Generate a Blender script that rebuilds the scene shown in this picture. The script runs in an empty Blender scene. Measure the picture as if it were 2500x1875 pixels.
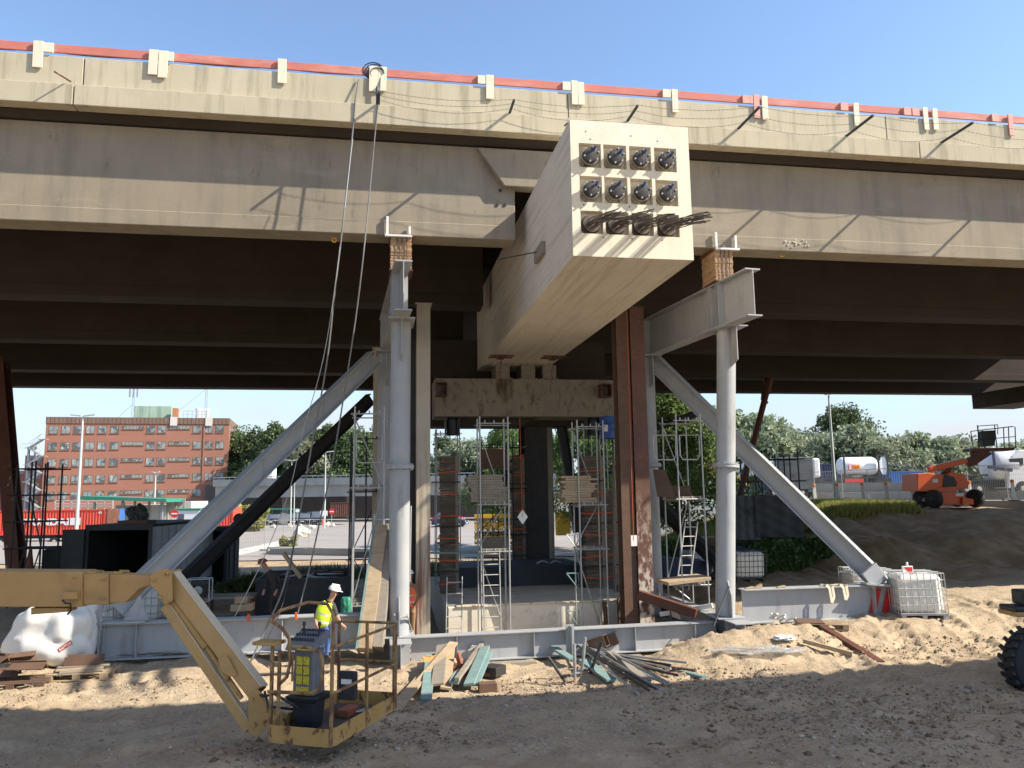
import bpy, math, random
import numpy as np
from mathutils import Vector, Matrix, noise
random.seed(11); rng = np.random.default_rng(5)
rad = math.radians
SC = bpy.context.scene
COL = SC.collection

# ---------------------------------------------------------------- camera model and place coordinates
FOC, PITCH, ROLL, CAMH, TH = 1944.0, rad(7.8), rad(0.8), 4.1, rad(9.8)
CT, ST = math.cos(TH), math.sin(TH)
def ray(px, py):
    x = (px-1250)/FOC; y = -(py-937.5)/FOC
    xl = x*math.cos(ROLL)+y*math.sin(ROLL); yl = -x*math.sin(ROLL)+y*math.cos(ROLL)
    return Vector((xl, math.cos(PITCH)-yl*math.sin(PITCH), math.sin(PITCH)+yl*math.cos(PITCH)))
CAM = Vector((0, 0, CAMH))
def F(s, n, z): return Vector((s*CT-n*ST, s*ST+n*CT, z))      # viaduct frame: s along it, n across it
def PN(px, py, n):
    d = ray(px, py); return CAM+d*(n/(-d.x*ST+d.y*CT))
def SN(px, py, n):
    p = PN(px, py, n); return p.x*CT+p.y*ST, p.z
def PY(px, py, Y):
    d = ray(px, py); return CAM+d*(Y/d.y)
def PZ(px, py, z):
    d = ray(px, py); return CAM+d*((z-CAMH)/d.z)
def PP(px, py, p0, nrm):
    d = ray(px, py); return CAM+d*((p0-CAM).dot(nrm)/d.dot(nrm))
RB = Matrix.Rotation(TH, 3, 'Z')

# ---------------------------------------------------------------- materials
def nodes(name):
    m = bpy.data.materials.new(name); m.use_nodes = True
    nt = m.node_tree; return m, nt, nt.nodes['Principled BSDF']
def mat(name, base, rough=0.8, metal=0.0, var=0.12, vs=1.5, layers=(), bump=0.0, bs=30, trans=0, spec=None, bstr=(1,1,1), world=False):
    m, nt, b = nodes(name); N = nt.nodes; L = nt.links
    tc = N.new('ShaderNodeTexCoord'); src = N.new('ShaderNodeNewGeometry').outputs['Position'] if world else tc.outputs['Object']
    def noise(sc, scale=1.0, det=5, rgh=0.6):
        mp = N.new('ShaderNodeMapping'); L.new(src, mp.inputs['Vector'])
        mp.inputs['Scale'].default_value = sc if isinstance(sc, tuple) else (sc, sc, sc)
        mp.inputs['Location'].default_value = (random.random()*9, random.random()*9, random.random()*9)
        t = N.new('ShaderNodeTexNoise'); t.inputs['Scale'].default_value = scale
        t.inputs['Detail'].default_value = det; t.inputs['Roughness'].default_value = rgh
        L.new(mp.outputs['Vector'], t.inputs['Vector']); return t.outputs['Fac']
    cur = None
    def rgb(c): return (c[0], c[1], c[2], 1)
    mr = N.new('ShaderNodeMapRange'); L.new(noise(vs, 1.0, 7, 0.65), mr.inputs['Value'])
    mr.inputs['From Min'].default_value = .25; mr.inputs['From Max'].default_value = .75
    mx = N.new('ShaderNodeMix'); mx.data_type = 'RGBA'; L.new(mr.outputs['Result'], mx.inputs['Factor'])
    mx.inputs['A'].default_value = rgb([c*(1-var) for c in base]); mx.inputs['B'].default_value = rgb([min(1, c*(1+var)) for c in base])
    cur = mx.outputs['Result']
    for ly in layers:
        col, sc, lo, hi, amt = ly[:5]
        r = N.new('ShaderNodeMapRange'); L.new(noise(sc, 1.0, 8, 0.65), r.inputs['Value'])
        r.inputs['From Min'].default_value = lo; r.inputs['From Max'].default_value = hi
        r.inputs['To Max'].default_value = amt
        k = N.new('ShaderNodeMix'); k.data_type = 'RGBA'; fac = r.outputs['Result']
        if len(ly) > 5:
            sz = N.new('ShaderNodeSeparateXYZ'); L.new(src, sz.inputs[0]); rz_m = N.new('ShaderNodeMapRange'); rz_m.inputs['From Min'].default_value = ly[6]; rz_m.inputs['From Max'].default_value = ly[5]; L.new(sz.outputs['Z'], rz_m.inputs['Value'])
            mm = N.new('ShaderNodeMath'); mm.operation = 'MULTIPLY'; L.new(fac, mm.inputs[0]); L.new(rz_m.outputs['Result'], mm.inputs[1]); fac = mm.outputs[0]
        L.new(fac, k.inputs['Factor'])
        L.new(cur, k.inputs['A']); k.inputs['B'].default_value = rgb(col); cur = k.outputs['Result']
    L.new(cur, b.inputs['Base Color'])
    b.inputs['Roughness'].default_value = rough; b.inputs['Metallic'].default_value = metal
    if spec is not None: b.inputs['Specular IOR Level'].default_value = spec
    if bump:
        bp = N.new('ShaderNodeBump'); bp.inputs['Strength'].default_value = bump; bp.inputs['Distance'].default_value = .02
        L.new(noise(tuple(bs*q for q in bstr), 1.0, 6, .7), bp.inputs['Height']); L.new(bp.outputs['Normal'], b.inputs['Normal'])
    return m
RUST = (.11, .045, .022)
m_conc = mat('weathered_concrete', (.49, .43, .305), .9, var=.10, vs=.7, bump=.25, bs=25,
             layers=[((.22, .195, .13), (4, 4, .3), .50, .68, .55), ((.56, .52, .40), (1.2, 1.2, .5), .55, .75, .5), ((.16, .14, .10), (5, 5, 5), .66, .8, .5)])
m_girder = mat('girder_concrete', (.29, .245, .18), .9, var=.14, vs=.5, bump=.2, bs=22,
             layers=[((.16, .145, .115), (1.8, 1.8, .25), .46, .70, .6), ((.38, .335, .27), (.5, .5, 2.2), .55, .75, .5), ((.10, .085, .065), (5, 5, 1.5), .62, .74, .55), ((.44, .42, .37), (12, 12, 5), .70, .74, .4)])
m_cable = mat('grey_cable_sheath', (.15, .15, .15), .5, var=.2, vs=3)
m_shadeconc = mat('shade_darkened_concrete', (.045, .034, .026), .95, var=.25, vs=.6, bump=.2, layers=[((.03, .02, .015), (.3, 2, 2), .5, .7, .5), ((.15, .13, .10), (3, 3, 3), .68, .8, .4)])  # concrete colour darkened to carry the shade under the deck
m_new = mat('new_concrete', (.68, .61, .50), .85, var=.07, vs=.8, bump=.6, bs=9, bstr=(3, .25, 3),
            layers=[((.50, .43, .33), (9, .22, 9), .53, .60, .6), ((.36, .30, .22), (34, .8, 34), .61, .66, .7), ((.55, .50, .42), (.7, .7, .7), .5, .75, .5)])
m_newend = mat('new_concrete_end', (.80, .745, .62), .85, var=.05, vs=1.5, bump=.15, bs=14, layers=[((.42, .36, .28), (9, 9, 9), .68, .78, .5), ((.55, .49, .39), (2, 2, 1), .5, .8, .6)])
m_cross = mat('stained_concrete', (.27, .235, .185), .92, var=.15, vs=1.3, bump=.3, bs=20, layers=[((.07, .045, .025), (1.6, 1.6, .4), .54, .66, .9), ((.10, .08, .06), (4, 4, 3), .54, .68, .8), ((.5, .46, .38), (9, 9, 9), .66, .76, .6)])
m_cap = mat('limewashed_concrete', (.70, .65, .54), .9, var=.12, vs=1.5, bump=.3, bs=18, layers=[((.30, .25, .18), (2, 2, 3), .55, .72, .6), ((.66, .62, .53), (1.5, 1.5, 1), .55, .7, .6)])
m_grey = mat('grey_painted_steel', (.35, .365, .38), .5, var=.08, vs=1.2, bump=.04, bs=8, layers=[((.19, .175, .15), (4, 4, .6), .56, .70, .6), ((.42, .42, .41), (1.4, 1.4, 1.4), .5, .66, .6), ((.46, .42, .34), (5, 5, 5), .62, .70, .5), ((.14, .07, .04), (11, 11, 3.5), .67, .72, .75), ((.52, .53, .54), (30, 30, 3), .70, .73, .5)])
m_beige = mat('dusty_beige_steel', (.40, .36, .29), .7, var=.08, vs=1.5, bump=.05, layers=[(RUST, (7, 7, .3), .57, .64, .95), ((.25, .22, .18), (1, 1, 1), .5, .8, .5)])
m_rust = mat('red_oxide_steel', (.12, .045, .026), .65, var=.2, vs=2, bump=.12, bs=14, layers=[((.50, .45, .38), (7, 7, 1.6), .63, .68, .9), ((.07, .03, .02), (2, 2, .8), .5, .7, .7), ((.40, .35, .28), (22, 22, 22), .68, .72, .8)])
m_rustpost = mat('paint_splashed_oxide_steel', (.115, .05, .032), .65, var=.2, vs=2, bump=.12, bs=14, layers=[((.50, .45, .38), (9, 9, 2), .66, .70, .9), ((.07, .03, .02), (2, 2, .8), .5, .7, .7), ((.60, .54, .45), (7, 7, 3.5), .46, .56, .95, .8, 4.2), ((.30, .14, .09), (14, 14, 14), .6, .68, .8)])
m_beigepost = mat('rust_run_beige_steel', (.42, .38, .30), .7, var=.08, vs=1.5, bump=.05, layers=[((.17, .05, .025), (9, 9, .30), .49, .56, .95, 1.0, 6.0), ((.25, .22, .18), (1, 1, 1), .5, .8, .5), (RUST, (7, 7, .4), .64, .68, .7)])
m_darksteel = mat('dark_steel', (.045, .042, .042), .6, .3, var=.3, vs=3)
m_galv = mat('galvanised_steel', (.42, .43, .43), .5, .55, var=.15, vs=4, layers=[((.2, .17, .13), (8, 8, 3), .6, .75, .5)])
m_alu = mat('dusty_aluminium', (.5, .49, .46), .5, .3, var=.12, vs=4)
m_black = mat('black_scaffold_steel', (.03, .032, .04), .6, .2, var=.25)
m_white = mat('white_painted_steel', (.72, .73, .72), .5, var=.05)
m_yel = mat('tan_yellow_paint', (.46, .275, .10), .55, var=.08, vs=1.6, bump=.04, bs=6, layers=[((.30, .18, .075), (2.2, 2.2, 2.2), .5, .7, .6), ((.42, .34, .22), (3, 3, 9), .58, .72, .5), ((.16, .09, .05), (30, 30, 4), .69, .72, .7), ((.10, .05, .03), (16, 16, 16), .70, .74, .6)])
m_yelskylit = mat('sky_lit_yellow_paint', (.60, .52, .38), .6, var=.06, vs=2, layers=[((.32, .22, .09), (4, 4, 4), .66, .72, .8)])  # boom yellow paled to carry sky light on upward faces
m_yelrust = mat('chipped_yellow_paint', (.44, .265, .085), .6, var=.1, vs=3, bump=.1, bs=20, layers=[((.12, .05, .025), (7, 7, 5), .57, .62, .95), ((.40, .33, .24), (5, 5, 5), .64, .70, .7)])
m_rail = mat('rusty_rail_paint', (.32, .20, .075), .6, var=.15, vs=5, layers=[((.13, .05, .03), (7, 7, 4), .47, .56, .9)])
m_mesh = mat('worn_deck_plate', (.17, .145, .12), .7, .2, var=.25, vs=6, bump=.5, bs=60, layers=[((.3, .22, .1), (5, 5, 5), .62, .7, .5)])
m_redwood = mat('red_stained_timber', (.52, .17, .13), .75, var=.12, vs=1, layers=[((.66, .36, .28), (.7, 3, 3), .5, .7, .6), ((.25, .04, .04), (3.5, 5, 5), .70, .74, .8)])
m_palewood = mat('pale_timber', (.74, .66, .50), .75, var=.08, vs=2, layers=[((.55, .42, .26), (9, 9, 1.2), .55, .7, .5), ((.42, .2, .1), (7, 7, 7), .72, .75, .7)])
m_pinkwood = mat('pink_stained_timber', (.66, .33, .27), .75, var=.1, vs=2, layers=[((.75, .6, .45), (7, 7, 1.2), .55, .7, .7)])
m_ply = mat('packing_timber', (.36, .22, .12), .8, var=.2, vs=5, bump=.2, layers=[((.52, .36, .22), (3, 3, 30), .5, .6, .7), ((.1, .06, .04), (2, 2, 22), .62, .66, .8)])
m_wood = mat('dusty_timber', (.40, .30, .19), .85, var=.15, vs=3, bump=.2, layers=[((.24, .17, .11), (2, 14, 14), .52, .66, .6), ((.5, .44, .34), (3, 3, 3), .55, .7, .5)])
m_greywood = mat('weathered_grey_timber', (.27, .235, .19), .9, var=.15, vs=3, bump=.2, layers=[((.14, .12, .1), (2, 12, 12), .52, .66, .6), ((.36, .32, .27), (5, 5, 5), .6, .7, .5)])
m_darkwood = mat('dark_brown_timber', (.125, .072, .047), .85, var=.2, vs=3, bump=.2, layers=[((.09, .05, .03), (3, 12, 12), .5, .65, .6)])
m_teal = mat('turquoise_timber', (.17, .27, .265), .8, var=.12, vs=3, layers=[((.35, .33, .28), (3, 10, 10), .57, .66, .8), ((.12, .09, .07), (9, 9, 9), .66, .72, .7)])
m_brickred = mat('red_brown_plastic', (.30, .095, .055), .7, var=.1)
m_block = mat('packing_blocks', (.15, .12, .09), .9, var=.3, vs=3, bump=.4, bs=14, layers=[((.42, .38, .32), (1.3, 1.3, 5), .60, .70, .7), ((.06, .045, .04), (1, 1, 14), .55, .62, .9), ((.26, .13, .07), (1, 1, 3), .58, .66, .6)])
m_strap = mat('orange_red_strap', (.60, .10, .035), .6, var=.15, vs=5)
m_rubber = mat('black_rubber', (.022, .022, .024), .75, var=.3, vs=6, bump=.1, layers=[((.10, .085, .065), (5, 5, 5), .6, .75, .5)])
m_plast = mat('dark_grey_plastic', (.15, .16, .18), .6, var=.2, vs=6, layers=[((.23, .23, .22), (4, 4, 4), .55, .72, .6)])
m_blackp = mat('black_plastic', (.02, .022, .03), .5, var=.3, vs=6)
m_cap_a = mat('anchor_cap_grey', (.07, .07, .075), .95, .0, var=.25, vs=12, layers=[((.26, .26, .26), (30, 30, 5), .55, .66, .7)])
m_blue = mat('blue_plastic', (.03, .10, .34), .4, var=.05)
m_strand = mat('steel_strand', (.16, .13, .11), .5, .6, var=.3, vs=8, layers=[((.25, .1, .04), (10, 10, 10), .6, .7, .7)])
m_ibc = mat('milky_plastic', (.74, .74, .69), .35, var=.05, vs=2, layers=[((.6, .58, .5), (1, 1, 2), .55, .75, .5)])
m_fabric = mat('white_woven_bag', (.82, .80, .74), .8, var=.03, vs=3, bump=.15, bs=40)
m_redpr = mat('red_print', (.6, .04, .04), .7)
m_orange = mat('orange_machine_paint', (.70, .125, .03), .4, var=.07, vs=1.5, layers=[((.35, .09, .04), (3, 3, 3), .62, .72, .5)])
m_redbox = mat('red_container_paint', (.66, .075, .04), .5, var=.08, vs=.6, layers=[((.42, .07, .05), (.5, .5, .3), .52, .7, .5)])
m_bluebox = mat('blue_container_paint', (.05, .14, .38), .5, var=.1)
m_navy = mat('navy_container_paint', (.02, .03, .07), .6, var=.1)
m_yelbox = mat('bright_yellow_paint', (.75, .42, .035), .5, var=.1, vs=.5)
m_greenp = mat('green_paint', (.03, .21, .13), .5, var=.1)
m_oxide = mat('pale_green_cladding', (.30, .42, .33), .7, var=.1, vs=.5, layers=[((.16, .22, .16), (2.2, 2.2, .1), .52, .58, .6)])
m_dkbox = mat('dark_grey_container', (.035, .040, .045), .7, var=.2, vs=.8, layers=[((.08, .08, .08), (1, 1, 1), .6, .75, .5)])
m_greybox = mat('grey_container_side', (.40, .43, .46), .6, var=.08)
m_inside = mat('container_inside', (.02, .02, .02), .9, var=.2)
m_cream = mat('cream_cladding', (.56, .53, .48), .7, var=.04, vs=.3)
m_wht = mat('white_plastic', (.80, .80, .78), .5, var=.03)
m_red = mat('signal_red', (.62, .03, .025), .5, var=.05)
m_lampo = mat('amber_lens', (.85, .22, .02), .3, var=.05)
m_glass = mat('dark_window_glass', (.10, .12, .14), .08, 0, var=.5, vs=.25, spec=.9)
m_pane = mat('curtained_window', (.24, .27, .26), .25, 0, var=.35, vs=1.1, spec=.6, world=True, layers=[((.05, .06, .07), (.5, .5, .6), .50, .54, .85), ((.45, .47, .44), (.9, .9, .6), .58, .61, .8)])
m_pole = mat('lamp_post_paint', (.52, .54, .50), .5, .2, var=.1)
m_asph = mat('asphalt', (.29, .262, .235), .95, var=.12, vs=.15, bump=.1, bs=20, layers=[((.35, .32, .285), (.12, .12, .12), .52, .7, .6), ((.09, .09, .09), (.5, .5, .5), .64, .72, .5)])
m_bgconc = mat('far_concrete', (.33, .32, .29), .9, var=.12, vs=.3, layers=[((.2, .19, .17), (.6, .6, .2), .5, .7, .6)])
m_bark = mat('bark', (.13, .10, .075), .95, var=.3, vs=3, bump=.5, bs=10)
m_skin = mat('skin', (.48, .26, .18), .6, var=.05)
m_hivis = mat('high_visibility_yellow', (.62, .85, .03), .7, var=.06, vs=6, bump=.3, bs=12)
m_hvor = mat('high_visibility_orange', (.85, .16, .05), .7, var=.06, vs=6, bump=.3, bs=12)
m_refl = mat('reflective_tape', (.62, .64, .62), .4)
m_shirt = mat('charcoal_cloth', (.05, .052, .058), .9, var=.2, vs=8)
m_jean = mat('blue_work_trousers', (.09, .17, .42), .9, var=.2, vs=7, bump=.3, bs=14)
m_khaki = mat('brown_work_clothes', (.25, .15, .07), .9, var=.2, vs=7, bump=.3, bs=14)
m_dkcl = mat('dark_work_clothes', (.045, .038, .036), .9, var=.2, vs=7)
m_helm = mat('white_helmet', (.8, .8, .78), .3, var=.03)
m_copper = mat('brown_chimney_cladding', (.42, .19, .09), .7, var=.1)
m_film = mat('clear_plastic_film', (.55, .57, .60), .22, var=.08, spec=.9)
m_film.node_tree.nodes['Principled BSDF'].inputs['Alpha'].default_value = .38
m_tarp = mat('dark_tarpaulin', (.045, .06, .05), .6, var=.25, vs=4)
m_mesh_g = mat('grey_debris_netting', (.11, .12, .125), .9, var=.3, vs=.7, layers=[((.04, .045, .05), (.5, .5, 1.5), .5, .62, .7)])

def leaf_mat(name, c1, c2):
    m, nt, b = nodes(name); N = nt.nodes; L = nt.links
    gi = N.new('ShaderNodeAttribute'); gi.attribute_name = 'tone'
    mx = N.new('ShaderNodeMix'); mx.data_type = 'RGBA'
    mx.inputs['A'].default_value = (*c1, 1); mx.inputs['B'].default_value = (*c2, 1)
    L.new(gi.outputs['Fac'], mx.inputs['Factor']); oi = N.new('ShaderNodeObjectInfo'); hs = N.new('ShaderNodeHueSaturation'); mrr = N.new('ShaderNodeMapRange'); mrr.inputs['To Min'].default_value = .72; mrr.inputs['To Max'].default_value = 1.25
    mr2 = N.new('ShaderNodeMapRange'); mr2.inputs['To Min'].default_value = .485; mr2.inputs['To Max'].default_value = .515
    L.new(oi.outputs['Random'], mrr.inputs['Value']); L.new(mrr.outputs[0], hs.inputs['Value']); L.new(oi.outputs['Random'], mr2.inputs['Value']); L.new(mr2.outputs[0], hs.inputs['Hue']); L.new(mx.outputs['Result'], hs.inputs['Color']); L.new(hs.outputs[0], b.inputs['Base Color'])
    b.inputs['Roughness'].default_value = .6; b.inputs['Specular IOR Level'].default_value = .3
    t = N.new('ShaderNodeBsdfTranslucent'); L.new(mx.outputs['Result'], t.inputs['Color'])
    ms = N.new('ShaderNodeMixShader'); ms.inputs[0].default_value = .3
    L.new(b.outputs[0], ms.inputs[1]); L.new(t.outputs[0], ms.inputs[2]); L.new(ms.outputs[0], N['Material Output'].inputs['Surface'])
    return m
l_pop = leaf_mat('poplar_leaves', (.075, .115, .045), (.17, .215, .09))
l_wil = leaf_mat('willow_leaves', (.17, .20, .115), (.40, .43, .29))
l_near = leaf_mat('near_tree_leaves', (.075, .125, .035), (.22, .30, .09))
l_grass = leaf_mat('grass_blades', (.15, .19, .045), (.46, .43, .14))
l_weed = leaf_mat('weed_leaves', (.05, .09, .025), (.11, .16, .05))

# ---------------------------------------------------------------- mesh builder
class MB:
    def __init__(s): s.v = []; s.f = []; s.m = []; s.mi = 0
    def add(s, vs, fs):
        o = len(s.v); s.v += [Vector(q) for q in vs]; s.f += [tuple(i+o for i in f) for f in fs]; s.m += [s.mi]*len(fs); return s
    def hexa(s, c): return s.add(c, [(0, 3, 2, 1), (4, 5, 6, 7), (0, 1, 5, 4), (1, 2, 6, 5), (2, 3, 7, 6), (3, 0, 4, 7)])
    def fb(s, s0, s1, n0, n1, z0, z1):          # box in the viaduct frame
        return s.hexa([F(s0, n0, z0), F(s1, n0, z0), F(s1, n1, z0), F(s0, n1, z0), F(s0, n0, z1), F(s1, n0, z1), F(s1, n1, z1), F(s0, n1, z1)])
    def wb(s, x0, x1, y0, y1, z0, z1):
        return s.hexa([(x0, y0, z0), (x1, y0, z0), (x1, y1, z0), (x0, y1, z0), (x0, y0, z1), (x1, y0, z1), (x1, y1, z1), (x0, y1, z1)])
    def ob(s, c, hx, hy, hz, M):
        c = Vector(c); r = []
        for z in (-hz, hz):
            for x, y in ((-hx, -hy), (hx, -hy), (hx, hy), (-hx, hy)): r.append(c+M@Vector((x, y, z)))
        return s.hexa(r)
    def bar(s, p0, p1, w, h, up=(0, 0, 1), off=(0, 0)):
        p0, p1 = Vector(p0), Vector(p1); d = (p1-p0).normalized(); sd = d.cross(Vector(up))
        if sd.length < 1e-4: sd = d.cross(Vector((0, 1, 0)))
        sd.normalize(); u = sd.cross(d); o = sd*off[0]+u*off[1]; a = sd*(w/2); b = u*(h/2)
        return s.hexa([p0+o-a-b, p0+o+a-b, p1+o+a-b, p1+o-a-b, p0+o-a+b, p0+o+a+b, p1+o+a+b, p1+o-a+b])
    def ibeam(s, p0, p1, H, W, tf=.03, tw=.02, up=(0, 0, 1)):
        s.bar(p0, p1, W, tf, up, (0, H/2-tf/2)); s.bar(p0, p1, W, tf, up, (0, -H/2+tf/2)); return s.bar(p0, p1, tw, H-2*tf, up)
    def tube(s, pts, r, seg=8, caps=True):
        pts = [Vector(p) for p in pts]; k = len(pts); o = len(s.v); pu = None
        rs = r if isinstance(r, (list, tuple)) else [r]*k
        for i, p in enumerate(pts):
            d = (pts[min(i+1, k-1)]-pts[max(i-1, 0)]).normalized()
            if pu is None: pu = Vector((0, 0, 1)) if abs(d.z) < .9 else Vector((1, 0, 0))
            sd = d.cross(pu).normalized(); u = sd.cross(d).normalized(); pu = u
            for j in range(seg):
                a = 2*math.pi*j/seg; s.v.append(p+(sd*math.cos(a)+u*math.sin(a))*rs[i])
        for i in range(k-1):
            for j in range(seg):
                a, b = o+i*seg+j, o+i*seg+(j+1) % seg; s.f.append((a, b, b+seg, a+seg)); s.m.append(s.mi)
        if caps:
            s.f.append(tuple(o+j for j in reversed(range(seg)))); s.f.append(tuple(o+(k-1)*seg+j for j in range(seg))); s.m += [s.mi]*2
        return s
    def prism(s, poly, vec):
        k = len(poly); poly = [Vector(p) for p in poly]; vec = Vector(vec)
        return s.add(poly+[p+vec for p in poly], [tuple(reversed(range(k))), tuple(range(k, 2*k))]+[(i, (i+1) % k, (i+1) % k+k, i+k) for i in range(k)])
    def lathe(s, c, ax, prof, seg=20):           # prof = [(distance along axis, radius)]
        c = Vector(c); ax = Vector(ax).normalized(); return s.tube([c+ax*t for t, _ in prof], [max(r, .0005) for _, r in prof], seg)
    def ball(s, c, r, seg=12, ring=8, sc=(1, 1, 1), M=None):
        o = len(s.v); M = M or Matrix.Identity(3)
        for i in range(ring+1):
            a = math.pi*i/ring
            for j in range(seg):
                b = 2*math.pi*j/seg; s.v.append(Vector(c)+M@Vector((r*sc[0]*math.sin(a)*math.cos(b), r*sc[1]*math.sin(a)*math.sin(b), r*sc[2]*math.cos(a))))
        for i in range(ring):
            for j in range(seg):
                a, b = o+i*seg+j, o+i*seg+(j+1) % seg; s.f.append((a, a+seg, b+seg, b)); s.m.append(s.mi)
        return s

WM = {}
def finish(o, me, mats, smooth, bevel):
    for k in (mats if isinstance(mats, (list, tuple)) else [mats]): me.materials.append(k)
    if smooth:
        me.polygons.foreach_set('use_smooth', [True]*len(me.polygons)); me.set_sharp_from_angle(angle=rad(38))
    if bevel:
        b = o.modifiers.new('edge', 'BEVEL'); b.width = bevel; b.segments = 2; b.limit_method = 'ANGLE'
def tag(o, label=None, cat=None, group=None, kind=None):
    if label: o['label'] = label
    if cat: o['category'] = cat
    if group: o['group'] = group
    if kind: o['kind'] = kind
    return o
def thing(name, label, cat, loc=(0, 0, 0), rz=0.0, group=None):
    o = bpy.data.objects.new(name, None); COL.objects.link(o); o.location = loc; o.rotation_euler = (0, 0, rz); o.empty_display_size = .2
    WM[o.name] = Matrix.Translation(Vector(loc)) @ Matrix.Rotation(rz, 4, 'Z'); return tag(o, label, cat, group)
def part(name, mb, mats, parent=None, smooth=False, bevel=0, label=None):
    me = bpy.data.meshes.new(name); W = WM[parent.name] if parent else Matrix.Identity(4); I = W.inverted()
    me.from_pydata([tuple(I @ v) for v in mb.v], [], mb.f); me.polygons.foreach_set('material_index', mb.m); me.update()
    o = bpy.data.objects.new(name, me); COL.objects.link(o)
    if parent: o.parent = parent
    WM[o.name] = W
    finish(o, me, mats, smooth, bevel)
    if label: o['label'] = label
    return o
def solo(name, mb, mats, label, cat, loc=None, rz=0.0, group=None, smooth=False, bevel=0, kind=None):
    if loc is None:
        k = len(mb.v); c = sum(mb.v, Vector())/k; loc = Vector((c.x, c.y, min(v.z for v in mb.v)))
    W = Matrix.Translation(Vector(loc)) @ Matrix.Rotation(rz, 4, 'Z'); I = W.inverted()
    me = bpy.data.meshes.new(name); me.from_pydata([tuple(I @ v) for v in mb.v], [], mb.f); me.polygons.foreach_set('material_index', mb.m); me.update()
    o = bpy.data.objects.new(name, me); COL.objects.link(o); o.location = loc; o.rotation_euler = (0, 0, rz); WM[o.name] = W
    finish(o, me, mats, smooth, bevel); return tag(o, label, cat, group, kind)
def dup(o, loc=None, rz=None, label=None, group=None, scale=None, parent=None):
    c = o.copy(); COL.objects.link(c)
    if parent: c.parent = parent
    if loc is not None: c.location = loc
    if rz is not None: c.rotation_euler = (0, 0, rz)
    if scale is not None: c.scale = scale
    if label: c['label'] = label
    if group: c['group'] = group
    for ch in list(o.children): dup(ch, parent=c)
    return c
def text_mb(txt, size, origin, ux, uz, depth=.01, bold=0.0, align='LEFT'):
    cu = bpy.data.curves.new('writing', 'FONT'); cu.body = txt; cu.size = size; cu.offset = bold; cu.extrude = depth; cu.align_x = align; cu.resolution_u = 3
    ob = bpy.data.objects.new('writing', cu); me = bpy.data.meshes.new_from_object(ob)
    ux = Vector(ux).normalized(); uz = Vector(uz).normalized(); un = ux.cross(uz); mb = MB()
    mb.add([Vector(origin)+ux*v.co.x+uz*v.co.y+un*v.co.z for v in me.vertices], [tuple(p.vertices) for p in me.polygons])
    bpy.data.objects.remove(ob); bpy.data.curves.remove(cu); bpy.data.meshes.remove(me); return mb
UP = Vector((0, 0, 1)); US = F(1, 0, 0); UN = F(0, 1, 0)

# ---------------------------------------------------------------- terrain
def fbm(x, y, sc, octs=4, seed=0, gain=.5):
    out = np.zeros_like(x); amp = 1.0
    for o in range(octs):
        f = sc*2**o; X = x*f+seed*17.3+o*31.7; Yy = y*f+seed*9.1+o*12.3
        xi = np.floor(X).astype(np.int64); yi = np.floor(Yy).astype(np.int64); fx = X-xi; fy = Yy-yi
        fx = fx*fx*(3-2*fx); fy = fy*fy*(3-2*fy)
        def hsh(a, b):
            h = (a*374761393+b*668265263+seed*144665) & 0xffffffff; h = ((h ^ (h >> 13))*1274126177) & 0xffffffff
            return ((h ^ (h >> 16)) & 0xffff)/65535.0-.5
        out += amp*((hsh(xi, yi)*(1-fx)+hsh(xi+1, yi)*fx)*(1-fy)+(hsh(xi, yi+1)*(1-fx)+hsh(xi+1, yi+1)*fx)*fy); amp *= gain
    return out
CP = [(-4, 3, 1.5), (0, 3, 1.5), (5, 3, 1.5), (-8, 9, 1.0), (-3, 9, 1.0), (1, 9, 1.0), (-2.2, 10.2, 1.08), (-1, 11.2, .98), (6, 9, 1.0), (11, 9, 1.0), (-5, 12.5, .6), (0, 12.5, .6), (5, 12.5, .6), (11, 13, .45), (15, 14, .4),
      (-12, 16, .35), (-8, 16.5, .35), (-4, 16.8, .3), (0, 17, .12), (3, 18, .05), (6, 17.5, .2), (9, 16.5, .25), (12, 16.5, .3), (16, 17, .35),
      (-8, 20, .48), (-4, 19.8, .48), (-1, 20, .25), (0.6, 20, .08), (3, 20.3, 0), (6, 20, .02), (8.4, 20.2, .3), (10, 19.6, .6), (14, 20, .72), (17, 20, .8), (20, 20, .8),
      (-6, 24, .45), (-2, 23, .2), (5, 23.5, -.25), (5, 28, -.4), (1, 27, -.4), (9, 27, -.35), (12, 25, .6), (5, 33, -.3), (-6, 30, .3), (-12, 28, .4), (-1, 31, 0), (-14, 35, .1), (0, 38, 0), (9, 36, 0),
      (12, 31, .5), (15, 27, .7), (18, 24, .8), (20, 27, .7), (19, 30, .8), (24, 29, 1.0), (29, 28, 1.2), (22, 33, 1.7), (26, 33, 1.9), (31, 33, 2.1), (15, 32, .6), (17, 35, .8), (19, 36, 1.5), (23, 37, 2.1), (28, 37, 2.35), (33, 37, 2.5), (30, 30, 1.4), (25, 23, .9), (14, 38, .6), (22, 44, 2.9), (30, 44, 2.9), (18, 44, 2.6), (25, 40.5, 2.75), (31, 40, 2.85), (36, 40, 2.9),
      (10, 46, 0), (0, 50, 0), (-15, 50, 0), (-30, 50, 0), (-30, 30, .2), (-22, 18, .4)]
CPA = np.array(CP)
BUMPS = [(7.9, 18.3, .42, 1.5, .8), (9.6, 18.2, .26, 1.2, .9), (-4.1, 17.2, .16, 1.0, .8), (1.9, 19.2, .2, 1.0, .7), (6.2, 18.7, -.12, .8, .6), (21.5, 32, .45, 2.0, 1.6), (26, 31.5, .4, 2.2, 1.4), (18.5, 35.5, .3, 1.2, 1.0), (8.4, 20.9, .25, .8, .6)]
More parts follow.
